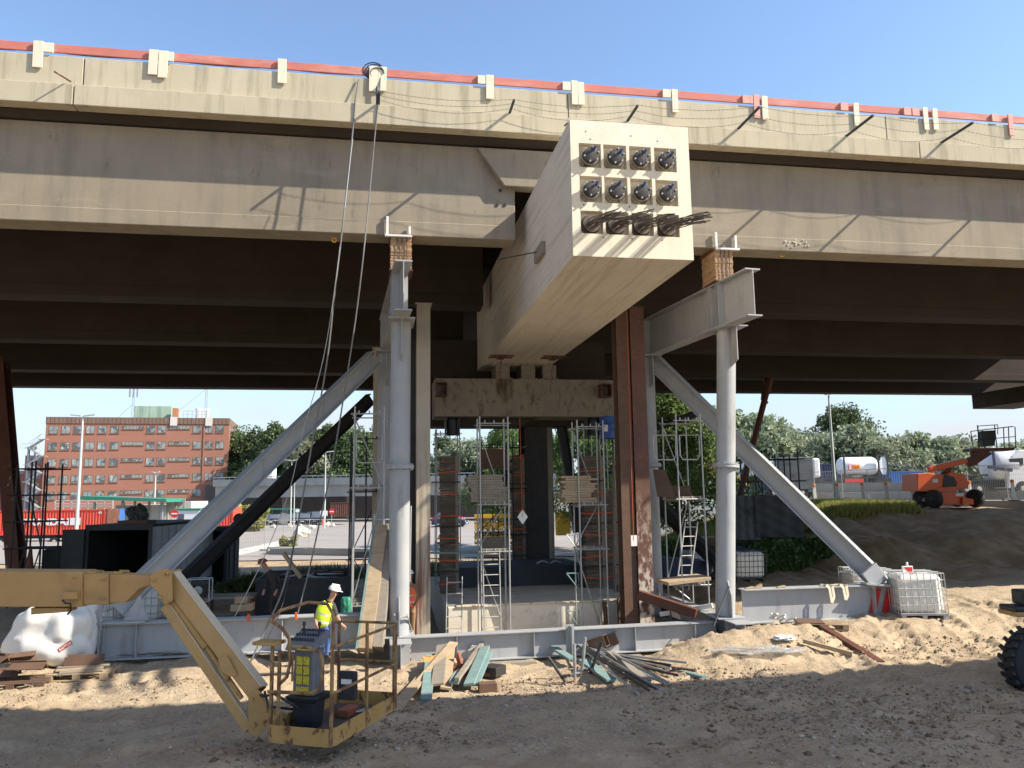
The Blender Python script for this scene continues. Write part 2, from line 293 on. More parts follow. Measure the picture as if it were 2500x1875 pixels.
def height(x, y, detail=True):
    x = np.asarray(x, float); y = np.asarray(y, float)
    s = x*CT+y*ST; n = -x*ST+y*CT
    num = np.zeros_like(x); den = np.zeros_like(x)
    for (a, b, z) in CPA:
        w = 1/((s-a)**2+(n-b)**2+.35)**2; num += w*z; den += w
    h = num/den
    road = np.clip((n-33)/4, 0, 1)*np.clip((s-15.0-(n-44)*.10)/9.5, 0, 1)
    right = np.clip((s-12)/5, 0, 1); flat = np.clip((n-38)/8, 0, 1)*(1-right)+np.clip((n-35.8)/3.4, 0, 1)*right; flat = flat*flat*(3-2*flat)
    h = h*(1-flat)+flat*(2.95*road)
    near = np.clip((46-n)/6, 0, 1)*np.clip((n-2)/4, 0, 1)
    for (a, b, z, ws, wn) in BUMPS: h = h+z*np.exp(-((s-a)/ws)**2-((n-b)/wn)**2)
    if detail:
        d = fbm(x, y, .55, 3, 3)*.10+fbm(x, y, 2.2, 4, 5, .55)*.075
        cl = np.clip(fbm(x, y, 3.5, 3, 9)+.05, 0, 1)*np.clip(fbm(x, y, .35, 2, 21)*2+.6, 0, 1)*.16
        # tyre ruts on the right, running away from the camera
        tr = np.zeros_like(x)
        for off in (-1.2, .7, 2.4, 4.2):
            c = 11.6+off+.16*(n-16)+.03*(n-16)**2*.3; u = np.abs(s-c-.12*np.sin(n*.7))
            m = np.clip((.30-u)/.06, 0, 1); tr += m*(-.045+.04*np.sign(np.sin(n*17+u*9)))
            tr += np.clip(1-np.abs(u-.38)/.12, 0, 1)*.05
        tr *= np.clip((n-10)/3, 0, 1)*np.clip((24-n)/3, 0, 1)
        hp = np.clip((s-15)/3, 0, 1)*np.clip((n-26)/3, 0, 1)*np.clip((40-n)/2, 0, 1); h = h+hp*(fbm(x, y, .28, 4, 41)*.9+np.abs(fbm(x, y, .9, 3, 43))*.5-.1)
        h = h+(d+cl+tr)*near
    return h
def hz(x, y): return float(height(np.array([x]), np.array([y]), False)[0])
def hF(s, n): p = F(s, n, 0); return hz(p.x, p.y)
def gp(px, py, lift=0.0):                    # ground point seen at a picture position
    z = .3
    for _ in range(12):
        p = PZ(px, py, z); z = .5*z+.5*hz(p.x, p.y)
    return Vector((p.x, p.y, hz(p.x, p.y)+lift))
# ---------------------------------------------------------------- camera, light, sky
cd = bpy.data.cameras.new('camera'); cam = bpy.data.objects.new('camera', cd); COL.objects.link(cam); SC.camera = cam
cd.sensor_width = 36; cd.lens = 36*FOC/2500; cd.clip_end = 6000; cd.clip_start = .1
fw = Vector((0, math.cos(PITCH), math.sin(PITCH))); upv = Vector((0, -math.sin(PITCH), math.cos(PITCH))); rt = Vector((1, 0, 0))
X = rt*math.cos(ROLL)-upv*math.sin(ROLL); Yv = rt*math.sin(ROLL)+upv*math.cos(ROLL)
cam.matrix_world = Matrix.Translation(CAM) @ Matrix((X, Yv, -fw)).transposed().to_4x4()
SUN = (US*1.15-UN*.46+UP).normalized()
ld = bpy.data.lights.new('sun', 'SUN'); ld.energy = 4.9; ld.angle = rad(.5); ld.color = (1, .91, .77)
lo = bpy.data.objects.new('sun', ld); COL.objects.link(lo); lo.rotation_euler = (-SUN).to_track_quat('-Z', 'Y').to_euler(); lo.location = SUN*60
w = bpy.data.worlds.new('World'); SC.world = w; w.use_nodes = True
nt = w.node_tree; bg = nt.nodes['Background']; N = nt.nodes; L = nt.links
sky = N.new('ShaderNodeTexSky'); sky.sky_type = 'NISHITA'; sky.sun_disc = False; sky.sun_elevation = math.asin(SUN.z); sky.sun_rotation = math.atan2(SUN.x, SUN.y)
sky.air_density = 1.0; sky.dust_density = .3; sky.ozone_density = 2.2
tc = N.new('ShaderNodeTexCoord'); mp = N.new('ShaderNodeMapping'); mp.inputs['Scale'].default_value = (1.6, 1.6, 6.5); mp.inputs['Location'].default_value = (.3, .1, 0)
nz = N.new('ShaderNodeTexNoise'); nz.inputs['Scale'].default_value = 2.2; nz.inputs['Detail'].default_value = 6; nz.inputs['Roughness'].default_value = .55
sp = N.new('ShaderNodeSeparateXYZ'); mr = N.new('ShaderNodeMapRange'); mr.inputs['From Min'].default_value = .47; mr.inputs['From Max'].default_value = .66; mr.inputs['To Max'].default_value = .8
ml = N.new('ShaderNodeMapRange'); ml.inputs['From Min'].default_value = .34; ml.inputs['From Max'].default_value = .03; mu = N.new('ShaderNodeMath'); mu.operation = 'MULTIPLY'
mxs = N.new('ShaderNodeMix'); mxs.data_type = 'RGBA'; mxs.inputs['B'].default_value = (2.95, 3.0, 3.2, 1)
L.new(tc.outputs['Generated'], mp.inputs['Vector']); L.new(mp.outputs['Vector'], nz.inputs['Vector']); L.new(nz.outputs['Fac'], mr.inputs['Value'])
L.new(tc.outputs['Generated'], sp.inputs[0]); L.new(sp.outputs['Z'], ml.inputs['Value']); L.new(mr.outputs[0], mu.inputs[0]); L.new(ml.outputs[0], mu.inputs[1])
mlo = N.new('ShaderNodeMapRange'); mlo.inputs['From Min'].default_value = .34; mlo.inputs['From Max'].default_value = .02; mlo.inputs['To Max'].default_value = .8; L.new(sp.outputs['Z'], mlo.inputs['Value'])
mh = N.new('ShaderNodeMix'); mh.data_type = 'RGBA'; mh.inputs['B'].default_value = (1.95, 2.4, 3.0, 1); L.new(mlo.outputs[0], mh.inputs['Factor']); L.new(sky.outputs[0], mh.inputs['A'])
L.new(mh.outputs['Result'], mxs.inputs['A']); L.new(mu.outputs[0], mxs.inputs['Factor']); L.new(mxs.outputs['Result'], bg.inputs['Color'])
bg.inputs['Strength'].default_value = .15
SC.view_settings.view_transform = 'Standard'; SC.view_settings.look = 'None'; SC.view_settings.exposure = .90; SC.view_settings.gamma = 1
SC.render.engine = 'CYCLES'
SC.cycles.max_bounces = 6; SC.cycles.diffuse_bounces = 4; SC.cycles.transparent_max_bounces = 8; SC.cycles.volume_bounces = 0

# ---------------------------------------------------------------- ground
def axis(a, b, st, lim, g=1.16):
    c = list(np.arange(a, b+1e-6, st)); d = st; x = b; r = []
    while x < lim: d *= g; x += d; r.append(x)
    d = st; x = a; l = []
    while x > -lim: d *= g; x -= d; l.append(x)
    return np.array(l[::-1]+c+r)
xs = axis(-13, 16, .075, 3000); ys = axis(8.6, 24, .06, 3000)
ys = ys[ys > -60]
GX, GY = np.meshgrid(xs, ys); GZ = height(GX.ravel(), GY.ravel()).reshape(GX.shape)
nx, ny = len(xs), len(ys)
co = np.stack([GX, GY, GZ], -1).reshape(-1, 3)
idx = np.arange(nx*ny).reshape(ny, nx)
q = np.stack([idx[:-1, :-1], idx[:-1, 1:], idx[1:, 1:], idx[1:, :-1]], -1).reshape(-1, 4)
def np_mesh(name, co, faces, tone=None):
    me = bpy.data.meshes.new(name); k = faces.shape[1]
    me.vertices.add(len(co)); me.vertices.foreach_set('co', co.astype(np.float32).ravel())
    me.loops.add(faces.size); me.loops.foreach_set('vertex_index', faces.astype(np.int32).ravel())
    me.polygons.add(len(faces)); me.polygons.foreach_set('loop_start', (np.arange(len(faces))*k).astype(np.int32))
    me.update(calc_edges=True)
    if tone is not None:
        a = me.attributes.new('tone', 'FLOAT', 'POINT'); a.data.foreach_set('value', tone.astype(np.float32))
    return me
me = np_mesh('ground', co, q); me.polygons.foreach_set('use_smooth', [True]*len(me.polygons))
gnd = bpy.data.objects.new('ground', me); COL.objects.link(gnd); tag(gnd, 'sandy churned construction site ground with gravel and tyre tracks', 'ground', kind='structure')
m, nt, b = nodes('sandy_gravel_ground'); N = nt.nodes; L = nt.links
tc = N.new('ShaderNodeTexCoord')
def gn(sc, det=8, r=.6):
    t = N.new('ShaderNodeTexNoise'); t.inputs['Scale'].default_value = sc; t.inputs['Detail'].default_value = det; t.inputs['Roughness'].default_value = r
    L.new(tc.outputs['Object'], t.inputs['Vector']); return t.outputs['Fac']
def mrg(v, a, b_, c=0, d=1):
    r = N.new('ShaderNodeMapRange'); r.inputs['From Min'].default_value = a; r.inputs['From Max'].default_value = b_; r.inputs['To Min'].default_value = c; r.inputs['To Max'].default_value = d
    L.new(v, r.inputs['Value']); return r.outputs['Result']
def gm(f, A, B):
    k = N.new('ShaderNodeMix'); k.data_type = 'RGBA'; L.new(f, k.inputs['Factor'])
    for n_, v in (('A', A), ('B', B)):
        if isinstance(v, tuple): k.inputs[n_].default_value = (*v, 1)
        else: L.new(v, k.inputs[n_])
    return k.outputs['Result']
sand = gm(mrg(gn(1.1), .35, .65), (.42, .31, .195), (.55, .435, .295))
grav = gm(mrg(gn(22, 4, .7), .4, .62), (.32, .235, .15), (.54, .44, .315))
c1 = gm(mrg(gn(.45, 6), .46, .62, 0, .85), sand, grav)
c2 = gm(mrg(gn(1.8, 9, .7), .56, .68, 0, .6), c1, (.25, .18, .11))
c3 = gm(mrg(gn(9, 6, .75), .54, .66, 0, .5), c2, (.20, .15, .10)); c3 = gm(mrg(gn(4.2, 9, .8), .52, .68, 0, .45), c3, (.23, .175, .12)); c3 = gm(mrg(gn(26, 5, .8), .56, .66, 0, .6), c3, (.60, .50, .37))
spx = N.new('ShaderNodeSeparateXYZ'); L.new(tc.outputs['Object'], spx.inputs[0])
far = mrg(spx.outputs['Y'], 50, 58); c3b = gm(mrg(spx.outputs['Y'], 27, 31), c3, gm(mrg(gn(1.3), .4, .6), (.34, .22, .12), (.46, .34, .20))); c4 = gm(far, c3b, (.27, .26, .24))
L.new(c4, b.inputs['Base Color']); b.inputs['Roughness'].default_value = .95
bp = N.new('ShaderNodeBump'); bp.inputs['Strength'].default_value = .9; bp.inputs['Distance'].default_value = .06; L.new(gn(11, 9, .72), bp.inputs['Height'])
bp2 = N.new('ShaderNodeBump'); bp2.inputs['Strength'].default_value = .8; bp2.inputs['Distance'].default_value = .012; L.new(gn(55, 3, .7), bp2.inputs['Height']); L.new(bp.outputs['Normal'], bp2.inputs['Normal'])
L.new(bp2.outputs['Normal'], b.inputs['Normal']); me.materials.append(m)

def scatter_stones(name, pts, sizes, mtl, label, cat):
    base = np.array([(1, 0, 0), (-1, 0, 0), (0, 1, 0), (0, -1, 0), (0, 0, .7), (0, 0, -.7)], float)
    fc = np.array([(0, 2, 4), (2, 1, 4), (1, 3, 4), (3, 0, 4), (2, 0, 5), (1, 2, 5), (3, 1, 5), (0, 3, 5)])
    k = len(pts); V = base[None]*(1+rng.uniform(-.35, .35, (k, 6, 3)))*sizes[:, None, None]
    a = rng.uniform(0, 6.28, k); c, s = np.cos(a)[:, None], np.sin(a)[:, None]
    x = V[..., 0]*c-V[..., 1]*s; y = V[..., 0]*s+V[..., 1]*c; V = np.stack([x, y, V[..., 2]], -1)+pts[:, None, :]
    fa = (fc[None]+np.arange(k)[:, None, None]*6).reshape(-1, 3)
    me = np_mesh(name, V.reshape(-1, 3), fa, np.repeat(rng.random(k), 6)); o = bpy.data.objects.new(name, me); COL.objects.link(o); me.materials.append(mtl)
    return tag(o, label, cat, kind='stuff')
m_stone = leaf_mat('gravel_stone', (.30, .25, .19), (.62, .56, .46))
for nd in list(m_stone.node_tree.nodes):
    if nd.type == 'MIX_SHADER': nd.inputs[0].default_value = 0
k = 42000; sx = rng.uniform(-11, 16, k); sn = rng.uniform(7.5, 24, k); X_ = sx*CT-sn*ST; Y_ = sx*ST+sn*CT
keep = fbm(X_, Y_, .5, 3, 13)+rng.uniform(-.45, .45, k)+.25*np.exp(-((sx-5)/4)**2-((sn-17)/3)**2) > .02
X_, Y_ = X_[keep], Y_[keep]; sz = np.exp(rng.normal(-4.35, .45, len(X_))).clip(.006, .06)
scatter_stones('gravel', np.stack([X_, Y_, height(X_, Y_)+sz*.2], -1), sz, m_stone, 'loose grey and pale gravel scattered over the sandy site', 'gravel')
# dark clods in churned soil
k = 26000; sx = rng.uniform(-9, 15, k); sn = rng.uniform(7.5, 18, k); X_ = sx*CT-sn*ST; Y_ = sx*ST+sn*CT
keep = fbm(X_, Y_, .4, 3, 33)+rng.uniform(-.12, .12, k) > .06; X_, Y_ = X_[keep], Y_[keep]; sz = np.exp(rng.normal(-4.0, .5, len(X_))).clip(.008, .08)
m_clod = leaf_mat('soil_clod', (.17, .12, .075), (.44, .34, .22))
for nd in list(m_clod.node_tree.nodes):
    if nd.type == 'MIX_SHADER': nd.inputs[0].default_value = 0
scatter_stones('soil_clods', np.stack([X_, Y_, height(X_, Y_)+sz*.1], -1), sz, m_clod, 'dark brown clods of churned soil lying on the sand', 'soil')

# ---------------------------------------------------------------- viaduct
vi = thing('viaduct', 'long weathered concrete viaduct crossing overhead with parapet and deep dark girders', 'bridge', F(5, 20, 0), TH)
S0, S1 = -70, 120
def extr(mb, prof, s0, s1): return mb.prism([F(s0, n, z) for n, z in prof], US*(s1-s0))
part('deck_slab', extr(MB(), [(19.40, 13.36), (19.62, 13.12), (34.4, 12.51), (34.4, 12.95), (19.40, 13.7)], S0, S1), m_shadeconc, vi)
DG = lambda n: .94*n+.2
mb = MB(); mb.hexa([F(S0, 34.401, 12.51), F(DG(34.4), 34.401, 12.51), F(DG(43.7), 43.7, 12.1), F(S0, 43.7, 12.1), F(S0, 34.401, 12.95), F(DG(34.4), 34.401, 12.95), F(DG(43.7), 43.7, 12.5), F(S0, 43.7, 12.5)]); part('deck_slab', mb, m_shadeconc, vi)
joints = [-22, -6.55, 2.75, 15.3, 30]   # parapet panel joints
def segs(js):
    e = [S0]+js+[S1]; return [(e[i]+.012, e[i+1]-.012) for i in range(len(e)-1)]
for a, b_ in segs([-22, -6.9, 4.9, 14.1, 30]):
    part('parapet', extr(MB(), [(19.27, 13.82), (19.49, 13.82), (19.49, 14.59), (19.27, 14.57)], a, b_), m_conc, vi, bevel=.012)
for a, b_ in segs([-22, -7.05, 15.0, 30]):
    part('edge_beam', extr(MB(), [(19.15, 13.31), (19.5, 13.31), (19.5, 13.818), (19.15, 13.82)], a, b_), m_conc, vi, bevel=.015)
part('parapet', extr(MB(), [(43.7, 11.9), (43.9, 11.9), (43.9, 12.7), (43.7, 12.7)], S0, DG(43.7)), m_conc, vi)
for i, n0 in enumerate((19.7, 26.0, 32.2, 38.3, 42.6)):
    DZ = -.04*(n0-19.7)
    wdt = .72 if i == 0 else .95
    prof = [(n0, 10.62), (n0+wdt, 10.62), (n0+wdt, 10.98), (n0+wdt-.06, 11.06), (n0+wdt-.06, 12.75), (n0+wdt+.15, 13.09), (n0-.15 if i else n0-.03, 13.085), (n0+.01, 12.72), (n0+.01, 11.0), (n0, 10.98)]
    prof = [(n_, z_+DZ) for n_, z_ in prof]
    for a, b_ in ((S0, 3.55), (6.75, S1 if n0 < 34 else DG(n0))):
        part('girder', extr(MB(), prof, a, b_), m_girder if i == 0 else m_shadeconc, vi, bevel=.02)
# half joint corbels beside the gap
for (a, b_, c_) in ((2.55, 3.25, 3.86),):
    for n0 in (19.5, 27.1, 33.3):
        part('corbel', MB().prism([F(a, n0, 13.02-.04*(n0-19.3)), F(b_, n0, 12.0), F(7.0, n0, 12.0), F(7.7, n0, 13.02-.04*(n0-19.3))], UN*.4), m_girder if n0 < 20 else m_shadeconc, vi, bevel=.02)
part('pier_cap', MB().fb(36.0, 38.8, 33.5, 43, 8.8, 9.70), m_shadeconc, vi)
for s_ in (-33, 50):
    for n_ in (22, 30): part('pier', MB().fb(s_-.8, s_+.8, n_-.9, n_+.9, -1, 10.1), m_bgconc, vi)
# blown concrete patch, dowel holes, painted number
pt = MB()
for i in range(26): pt.ball(PN(1948+random.gauss(0, 9), 594+random.gauss(0, 7), 19.69), random.uniform(.01, .028), 6, 4)
part('spalled_patch', pt, m_newend, vi)
hl = MB()
for x, y in ((1221, 465), (1213, 501), (1232, 501)): c = PN(x, y, 19.705); hl.lathe(c-UN*.012, UN, [(0, .045), (.01, .045)], 12)
part('dowel_hole', hl, m_blackp, vi)
p13 = PN(2452, 822, 34.88)
part('painted_number', text_mb('13', .62, p13, US, UP, .004, .02), m_blackp, vi)
# unseen deck over the camera, added and sized to shade the foreground
sv = thing('shading_viaduct', 'unseen concrete viaduct overhead, added to shade the foreground', 'bridge', F(5, 2, 0), TH)
part('deck_slab', MB().fb(-70, 90, 1.8, 9.7, 13.5, 13.9), m_newend, sv)  # pale concrete chosen to bounce light onto the foreground
part('parapet', MB().fb(-70, 90, 9.4, 9.6, 13.902, 14.6), m_conc, sv)
part('parapet', MB().fb(-70, 90, 1.6, 1.798, 13.5, 14.6), m_conc, sv)
for n_ in (3.2, 6.5): part('girder', MB().fb(-70, 90, n_-.3, n_+.3, 12.6, 13.498), m_newend, sv)
for s_ in (-30, 40): part('pier', MB().fb(s_-1, s_+1, 3.6, 7, -1, 12.2), m_bgconc, sv)

for o_ in list(vi.children):
    if o_.name.startswith(('parapet', 'edge_beam')) and o_.data.vertices[0].co.y < 10: o_.location = (0, -.13, -.065)
# ---------------------------------------------------------------- timber rail on the parapet
gr = thing('timber_guard_rail', 'red stained timber rail clamped along the top of the viaduct parapet', 'guard rail', F(5, 18.4, 14.06), TH)
ZR = 14.60
def top_at(px): return SN(px, 115+(285-115)*px/2500, 19.27)[0]
cuts = [-14, top_at(395), top_at(940), top_at(1620), top_at(2190), 40]
for i in range(5):
    part('rail_board', MB().fb(cuts[i]+.01, cuts[i+1]-.01, 19.28, 19.33, ZR+.05, ZR+.26), m_redwood, gr, bevel=.006)
part('rail_board', MB().fb(-14, 40, 19.75, 19.80, ZR+.02, ZR+.20), m_redwood, gr)
cl = [(100, 'w', 22), (378, 'w', 21), (402, 'w', 21), (691, 'w', 21), (912, 'w', 22), (933, 'w', 21), (1194, 'w', 20), (1400, 'w', 17), (1416, 'w', 17), (1643, 'w', 17), (1841, 'r', 17), (1861, 'w', 17), (2083, 'w', 16), (2252, 'w', 15), (2275, 'w', 16), (2458, 'p', 15)]
for px, c, wpx in cl:
    yt = 92+px*(280-92)/2500+4
    s_, z_ = SN(px, yt, 19.2); wd = wpx*19.2/FOC*1.0
    z1 = 14.88+random.uniform(-.02, .02); z0 = z1-.66+random.uniform(-.04, .04); l = random.uniform(-.012, .012)
    mb = MB().hexa([F(s_-wd/2, 19.21, z0), F(s_+wd/2, 19.21, z0), F(s_+wd/2, 19.245, z0), F(s_-wd/2, 19.245, z0), F(s_-wd/2+l, 19.21, z1), F(s_+wd/2+l, 19.21, z1), F(s_+wd/2+l, 19.245, z1), F(s_-wd/2+l, 19.245, z1)])
    part('clamp_board', mb, {'w': m_palewood, 'r': m_pinkwood, 'p': m_pinkwood}[c], gr, bevel=.004)
    part('spacer_block', MB().fb(s_-wd/2+.02, s_+wd/2-.02, 19.247, 19.278, 14.62, 14.80), m_redwood if c == 'r' else m_palewood, gr)
for px in (124, 416, 1175, 1380, 1622, 1815, 1832, 2052, 2205, 2225, 2418):
    s_ = top_at(px); part('back_board', MB().fb(s_-.11, s_+.11, 19.22, 19.278, 14.62, 14.85), m_pinkwood if px > 1780 else m_palewood, gr)
# power cable slung along the rail
cb = MB(); P = []
for i, px in enumerate(range(-60, 930, 33)):
    s_ = top_at(px); near = min(abs(px-c[0]) for c in cl[:6]); P.append(F(s_, 19.24-.05*(near < 40), 14.63+(.09 if near < 30 else 0)-.03*min(1, near/120)))
cb.tube(P, .012, 6); solo('power_cable', cb, m_blackp, 'thin black cable draped along the parapet top under the red rail', 'cable', smooth=True)

# ---------------------------------------------------------------- barbed wire on tube brackets
bw = thing('barbed_wire_fence', 'rusty barbed wire strung between tube brackets sticking out of the parapet', 'barbed wire', F(5, 18.5, 13.8), TH)
tips = []
for (x, y), ln in (((163, 196), .0), ((925, 243), .55), ((1243, 279), .62), ((1530, 300), .78), ((1800, 317), 1.15), ((2063, 328), 1.15), ((2295, 346), 1.15), ((2560, 370), 1.15)):
    s_, z_ = SN(x, y, 19.15); z_ = 13.86
    if ln == 0:
        part('bracket', MB().tube([F(s_+.12, 19.2, 13.90), F(s_-.05, 18.7, 13.86)], .02, 6), m_rust, bw, smooth=True); continue
    a = F(s_, 19.26, z_); t = F(s_, 19.15-ln, z_+.01); tips.append((s_, 19.15-ln, z_, ln))
    part('bracket', MB().bar(a, t, .055, .055), m_dkbox, bw, bevel=.004)
for j in range(3):
    P = []; mbw = MB(); f = (.98, .6, .2)[j]
    for i in range(len(tips)-1):
        a, c = tips[i], tips[i+1]; A = F(a[0], 19.15-a[3]*f, a[2]+.03); B = F(c[0], 19.15-c[3]*f, c[2]+.03)
        for k in range(10): t = k/10; P.append(A.lerp(B, t)-UP*(.12+.05*j)*4*t*(1-t)+Vector((0, 0, random.uniform(-.008, .008))))
    mbw.tube(P, .0045, 4)
    for k in range(len(P)-1):
        for t in (0, .33, .66):
            c = P[k].lerp(P[k+1], t); mbw.bar(c-UP*.022, c+UP*.022+US*.012, .006, .006)
    part('barbed_strand', mbw, m_strand, bw)

for o_ in (gr, bw): o_.location += -UN*.13-UP*.065
# ---------------------------------------------------------------- new post-tensioned crossbeam
A0, A1, B0, B1, Z0, Z1 = 3.87, 6.42, 15.0, 30.2, 8.79, 11.67
xb = thing('new_crossbeam', 'massive new pale concrete crossbeam jutting out under the viaduct with twelve round anchors', 'concrete beam', F(5.14, 15, 8.79), TH)
cs = [(4.10, 4.58), (4.66, 5.14), (5.20, 5.68), (5.74, 6.20)]; rws = [(10.68, 11.14), (9.92, 10.44), (9.12, 9.68)]
cs = []; rws = []
def face(px, py): return SN(px, py, 15.0)
for a, b_ in ((1414, 1468), (1474, 1530), (1537, 1590), (1598, 1652)): cs.append((face(a, 400)[0], face(b_, 400)[0]))
for a, b_ in ((354, 412), (433, 496), (517, 572)): rws.append((face(1532, b_+2)[1], face(1532, a+2)[1]))
body = MB(); D = .17
sl = [A0]+[q for c in cs for q in c]+[A1]; zl = [Z0]+[q for c in rws[::-1] for q in c]+[Z1]
isp = lambda i, j: i % 2 == 1 and j % 2 == 1
for i in range(len(sl)-1):
    for j in range(len(zl)-1):
        a, c, e, g = sl[i], sl[i+1], zl[j], zl[j+1]; d = D if isp(i, j) else 0
        body.add([F(a, B0+d, e), F(c, B0+d, e), F(c, B0+d, g), F(a, B0+d, g)], [(0, 1, 2, 3)])
        if d:
            for (p, q_) in (((a, e), (c, e)), ((c, e), (c, g)), ((c, g), (a, g)), ((a, g), (a, e))):
                body.add([F(p[0], B0, p[1]), F(q_[0], B0, q_[1]), F(q_[0], B0+D, q_[1]), F(p[0], B0+D, p[1])], [(0, 1, 2, 3)])
part('end_face', body, m_newend, xb)
side = MB().add([F(A0, B0, Z0), F(A1, B0, Z0), F(A1, B1, Z0), F(A0, B1, Z0), F(A0, B0, Z1), F(A1, B0, Z1), F(A1, B1, Z1), F(A0, B1, Z1)], [(0, 3, 2, 1), (4, 5, 6, 7), (1, 2, 6, 5), (2, 3, 7, 6), (3, 0, 4, 7)])
part('beam_body', side, m_new, xb)
ap = thing; 
for j, (e, g) in enumerate(rws):
    for i, (a, c) in enumerate(cs):
        ctr = F((a+c)/2, B0+D, (e+g)/2-.02); ax = -UN
        pl = part('anchor', MB().lathe(ctr, ax, [(0, .205), (.05, .205), (.05, .16), (.14, .16), (.14, .18), (.17, .18)], 24), m_beige if j < 2 else m_strand, xb, smooth=True)
        if j < 2:
            mb = MB().lathe(ctr, ax, [(.17, .165), (.20, .165), (.20, .145), (.26, .145), (.26, .152), (.285, .152), (.295, .135)], 24)
            part('anchor_cap', mb, m_cap_a, pl, smooth=True)
            vb = MB(); an = math.radians(random.choice((62, 75, 88, 40)))
            o = ctr+ax*.29+US*math.cos(an)*.10+UP*math.sin(an)*.11
            vb.tube([o, o+ax*.05+UP*.015, o+ax*.075+UP*.05+US*.02], .028, 8)
            part('grout_valve', vb, m_blue, pl, smooth=True)
            bt = MB()
            for k in range(6):
                q_ = ctr+ax*.26+US*math.cos(k*1.047+.3)*.155+UP*math.sin(k*1.047+.3)*.155; bt.lathe(q_, ax, [(0, .018), (.05, .018)], 6)
            part('cap_bolts', bt, m_galv, pl)
        else:
            sb = MB()
            for k in range(19):
                r_ = .10*math.sqrt(k/19); th_ = k*2.4; st = ctr+ax*.16+US*r_*math.cos(th_)+UP*r_*math.sin(th_)
                Ln = random.uniform(1.35, 2.0); dr = random.uniform(.42, .52)*(Ln/1.9); sw = random.uniform(-.02, .07)
                sb.tube([st+ax*(Ln*t)-UP*dr*(.75*t+.25*t*t)+US*sw*t+Vector((0, 0, .02*math.sin(k+5*t))) for t in (0, .2, .4, .6, .8, 1)], .0105, 5)
            part('strand_bundle', sb, m_strand, pl, smooth=True)
hb = MB()
for x, y in ((1367, 337), (1441, 340), (1605, 345), (1473, 580), (1543, 583), (1617, 586), (1430, 321), (1540, 332), (1425, 500), (1537, 505)):
    s_, z_ = face(x, y); hb.lathe(F(s_, B0-.003, z_), UN, [(0, .016), (.001, .016)], 8)
part('tie_holes', hb, m_blackp, xb)
kg = MB()   # castellated joint under the far end
for i in range(9):
    s_ = 4.0+i*.27
    kg.fb(s_, s_+.13, 28.1, 28.13, Z0-.012, Z0-.004); kg.fb(s_+.13, s_+.155, 28.1, 28.95, Z0-.012, Z0-.004); kg.fb(s_+.155, s_+.25, 28.92, 28.95, Z0-.012, Z0-.004)
part('joint_groove', kg, m_wood, xb)
part('timber_pad', MB().fb(A0-.10, A0-.002, 17.55, 18.45, 9.62, 9.92), m_greywood, xb, bevel=.01)
part('tie_rod', MB().tube([F(A0-.05, 18.0, 9.8), F(A0-.9, 19.3, 9.95)], .014, 6), m_darksteel, xb)
for x in (1430, 1582):
    c = face(x, 297)[0]; mb = MB().bar(F(c-.22, 15.35, Z1+.05), F(c+.2, 15.35, Z1+.05), .07, .07)
    for k in range(5): mb.tube([F(c-.20+k*.09, 15.30, Z1+.10), F(c-.14+k*.09, 15.30, Z1+.06)], .014, 6)
    mb2 = MB()
    for sg in (-1, 1): mb2.tube([F(c+sg*.2, 15.35, Z1+.05), F(c+sg*.3, 15.35, Z1+.09), F(c+sg*.36, 15.35, Z1+.03)], .022, 6)
    t_ = thing('chain_hoist', 'small orange chain hoist lying on top of the new crossbeam, '+('near its left corner' if x < 1500 else 'near its right corner'), 'hoist', F(c, 15.35, Z1), TH, 'orange hoists on the crossbeam')
    part('hoist_body', mb, m_lampo, t_); part('hook', mb2, m_darksteel, t_)
for sgn, nm in ((4.25, 'left'), (6.1, 'right')):
    t_ = thing('hanging_chain', 'rusty chain on a bolted plate hanging below the %s side of the crossbeam far end' % nm, 'chain', F(sgn, 26.6, Z0), TH, 'rusty chains under the crossbeam')
    mb = MB().bar(F(sgn-.42, 26.5, Z0-.03), F(sgn+.42, 26.5, Z0-.03), .05, .05).bar(F(sgn-.42, 26.9, Z0-.03), F(sgn+.42, 26.9, Z0-.03), .05, .05).fb(sgn-.12, sgn+.12, 26.4, 27, Z0-.09, Z0-.055)
    part('fixing_plate', mb, m_rust, t_); ch = MB()
    for k in range(14):
        c = F(sgn+.02*math.sin(k), 26.8+.04*k, Z0-.12-.085*k); ch.tube([c+UP*.05, c+(US if k % 2 else UN)*.028, c-UP*.05, c-(US if k % 2 else UN)*.028, c+UP*.05], .012, 5)
    part('chain', ch, m_rust, t_)
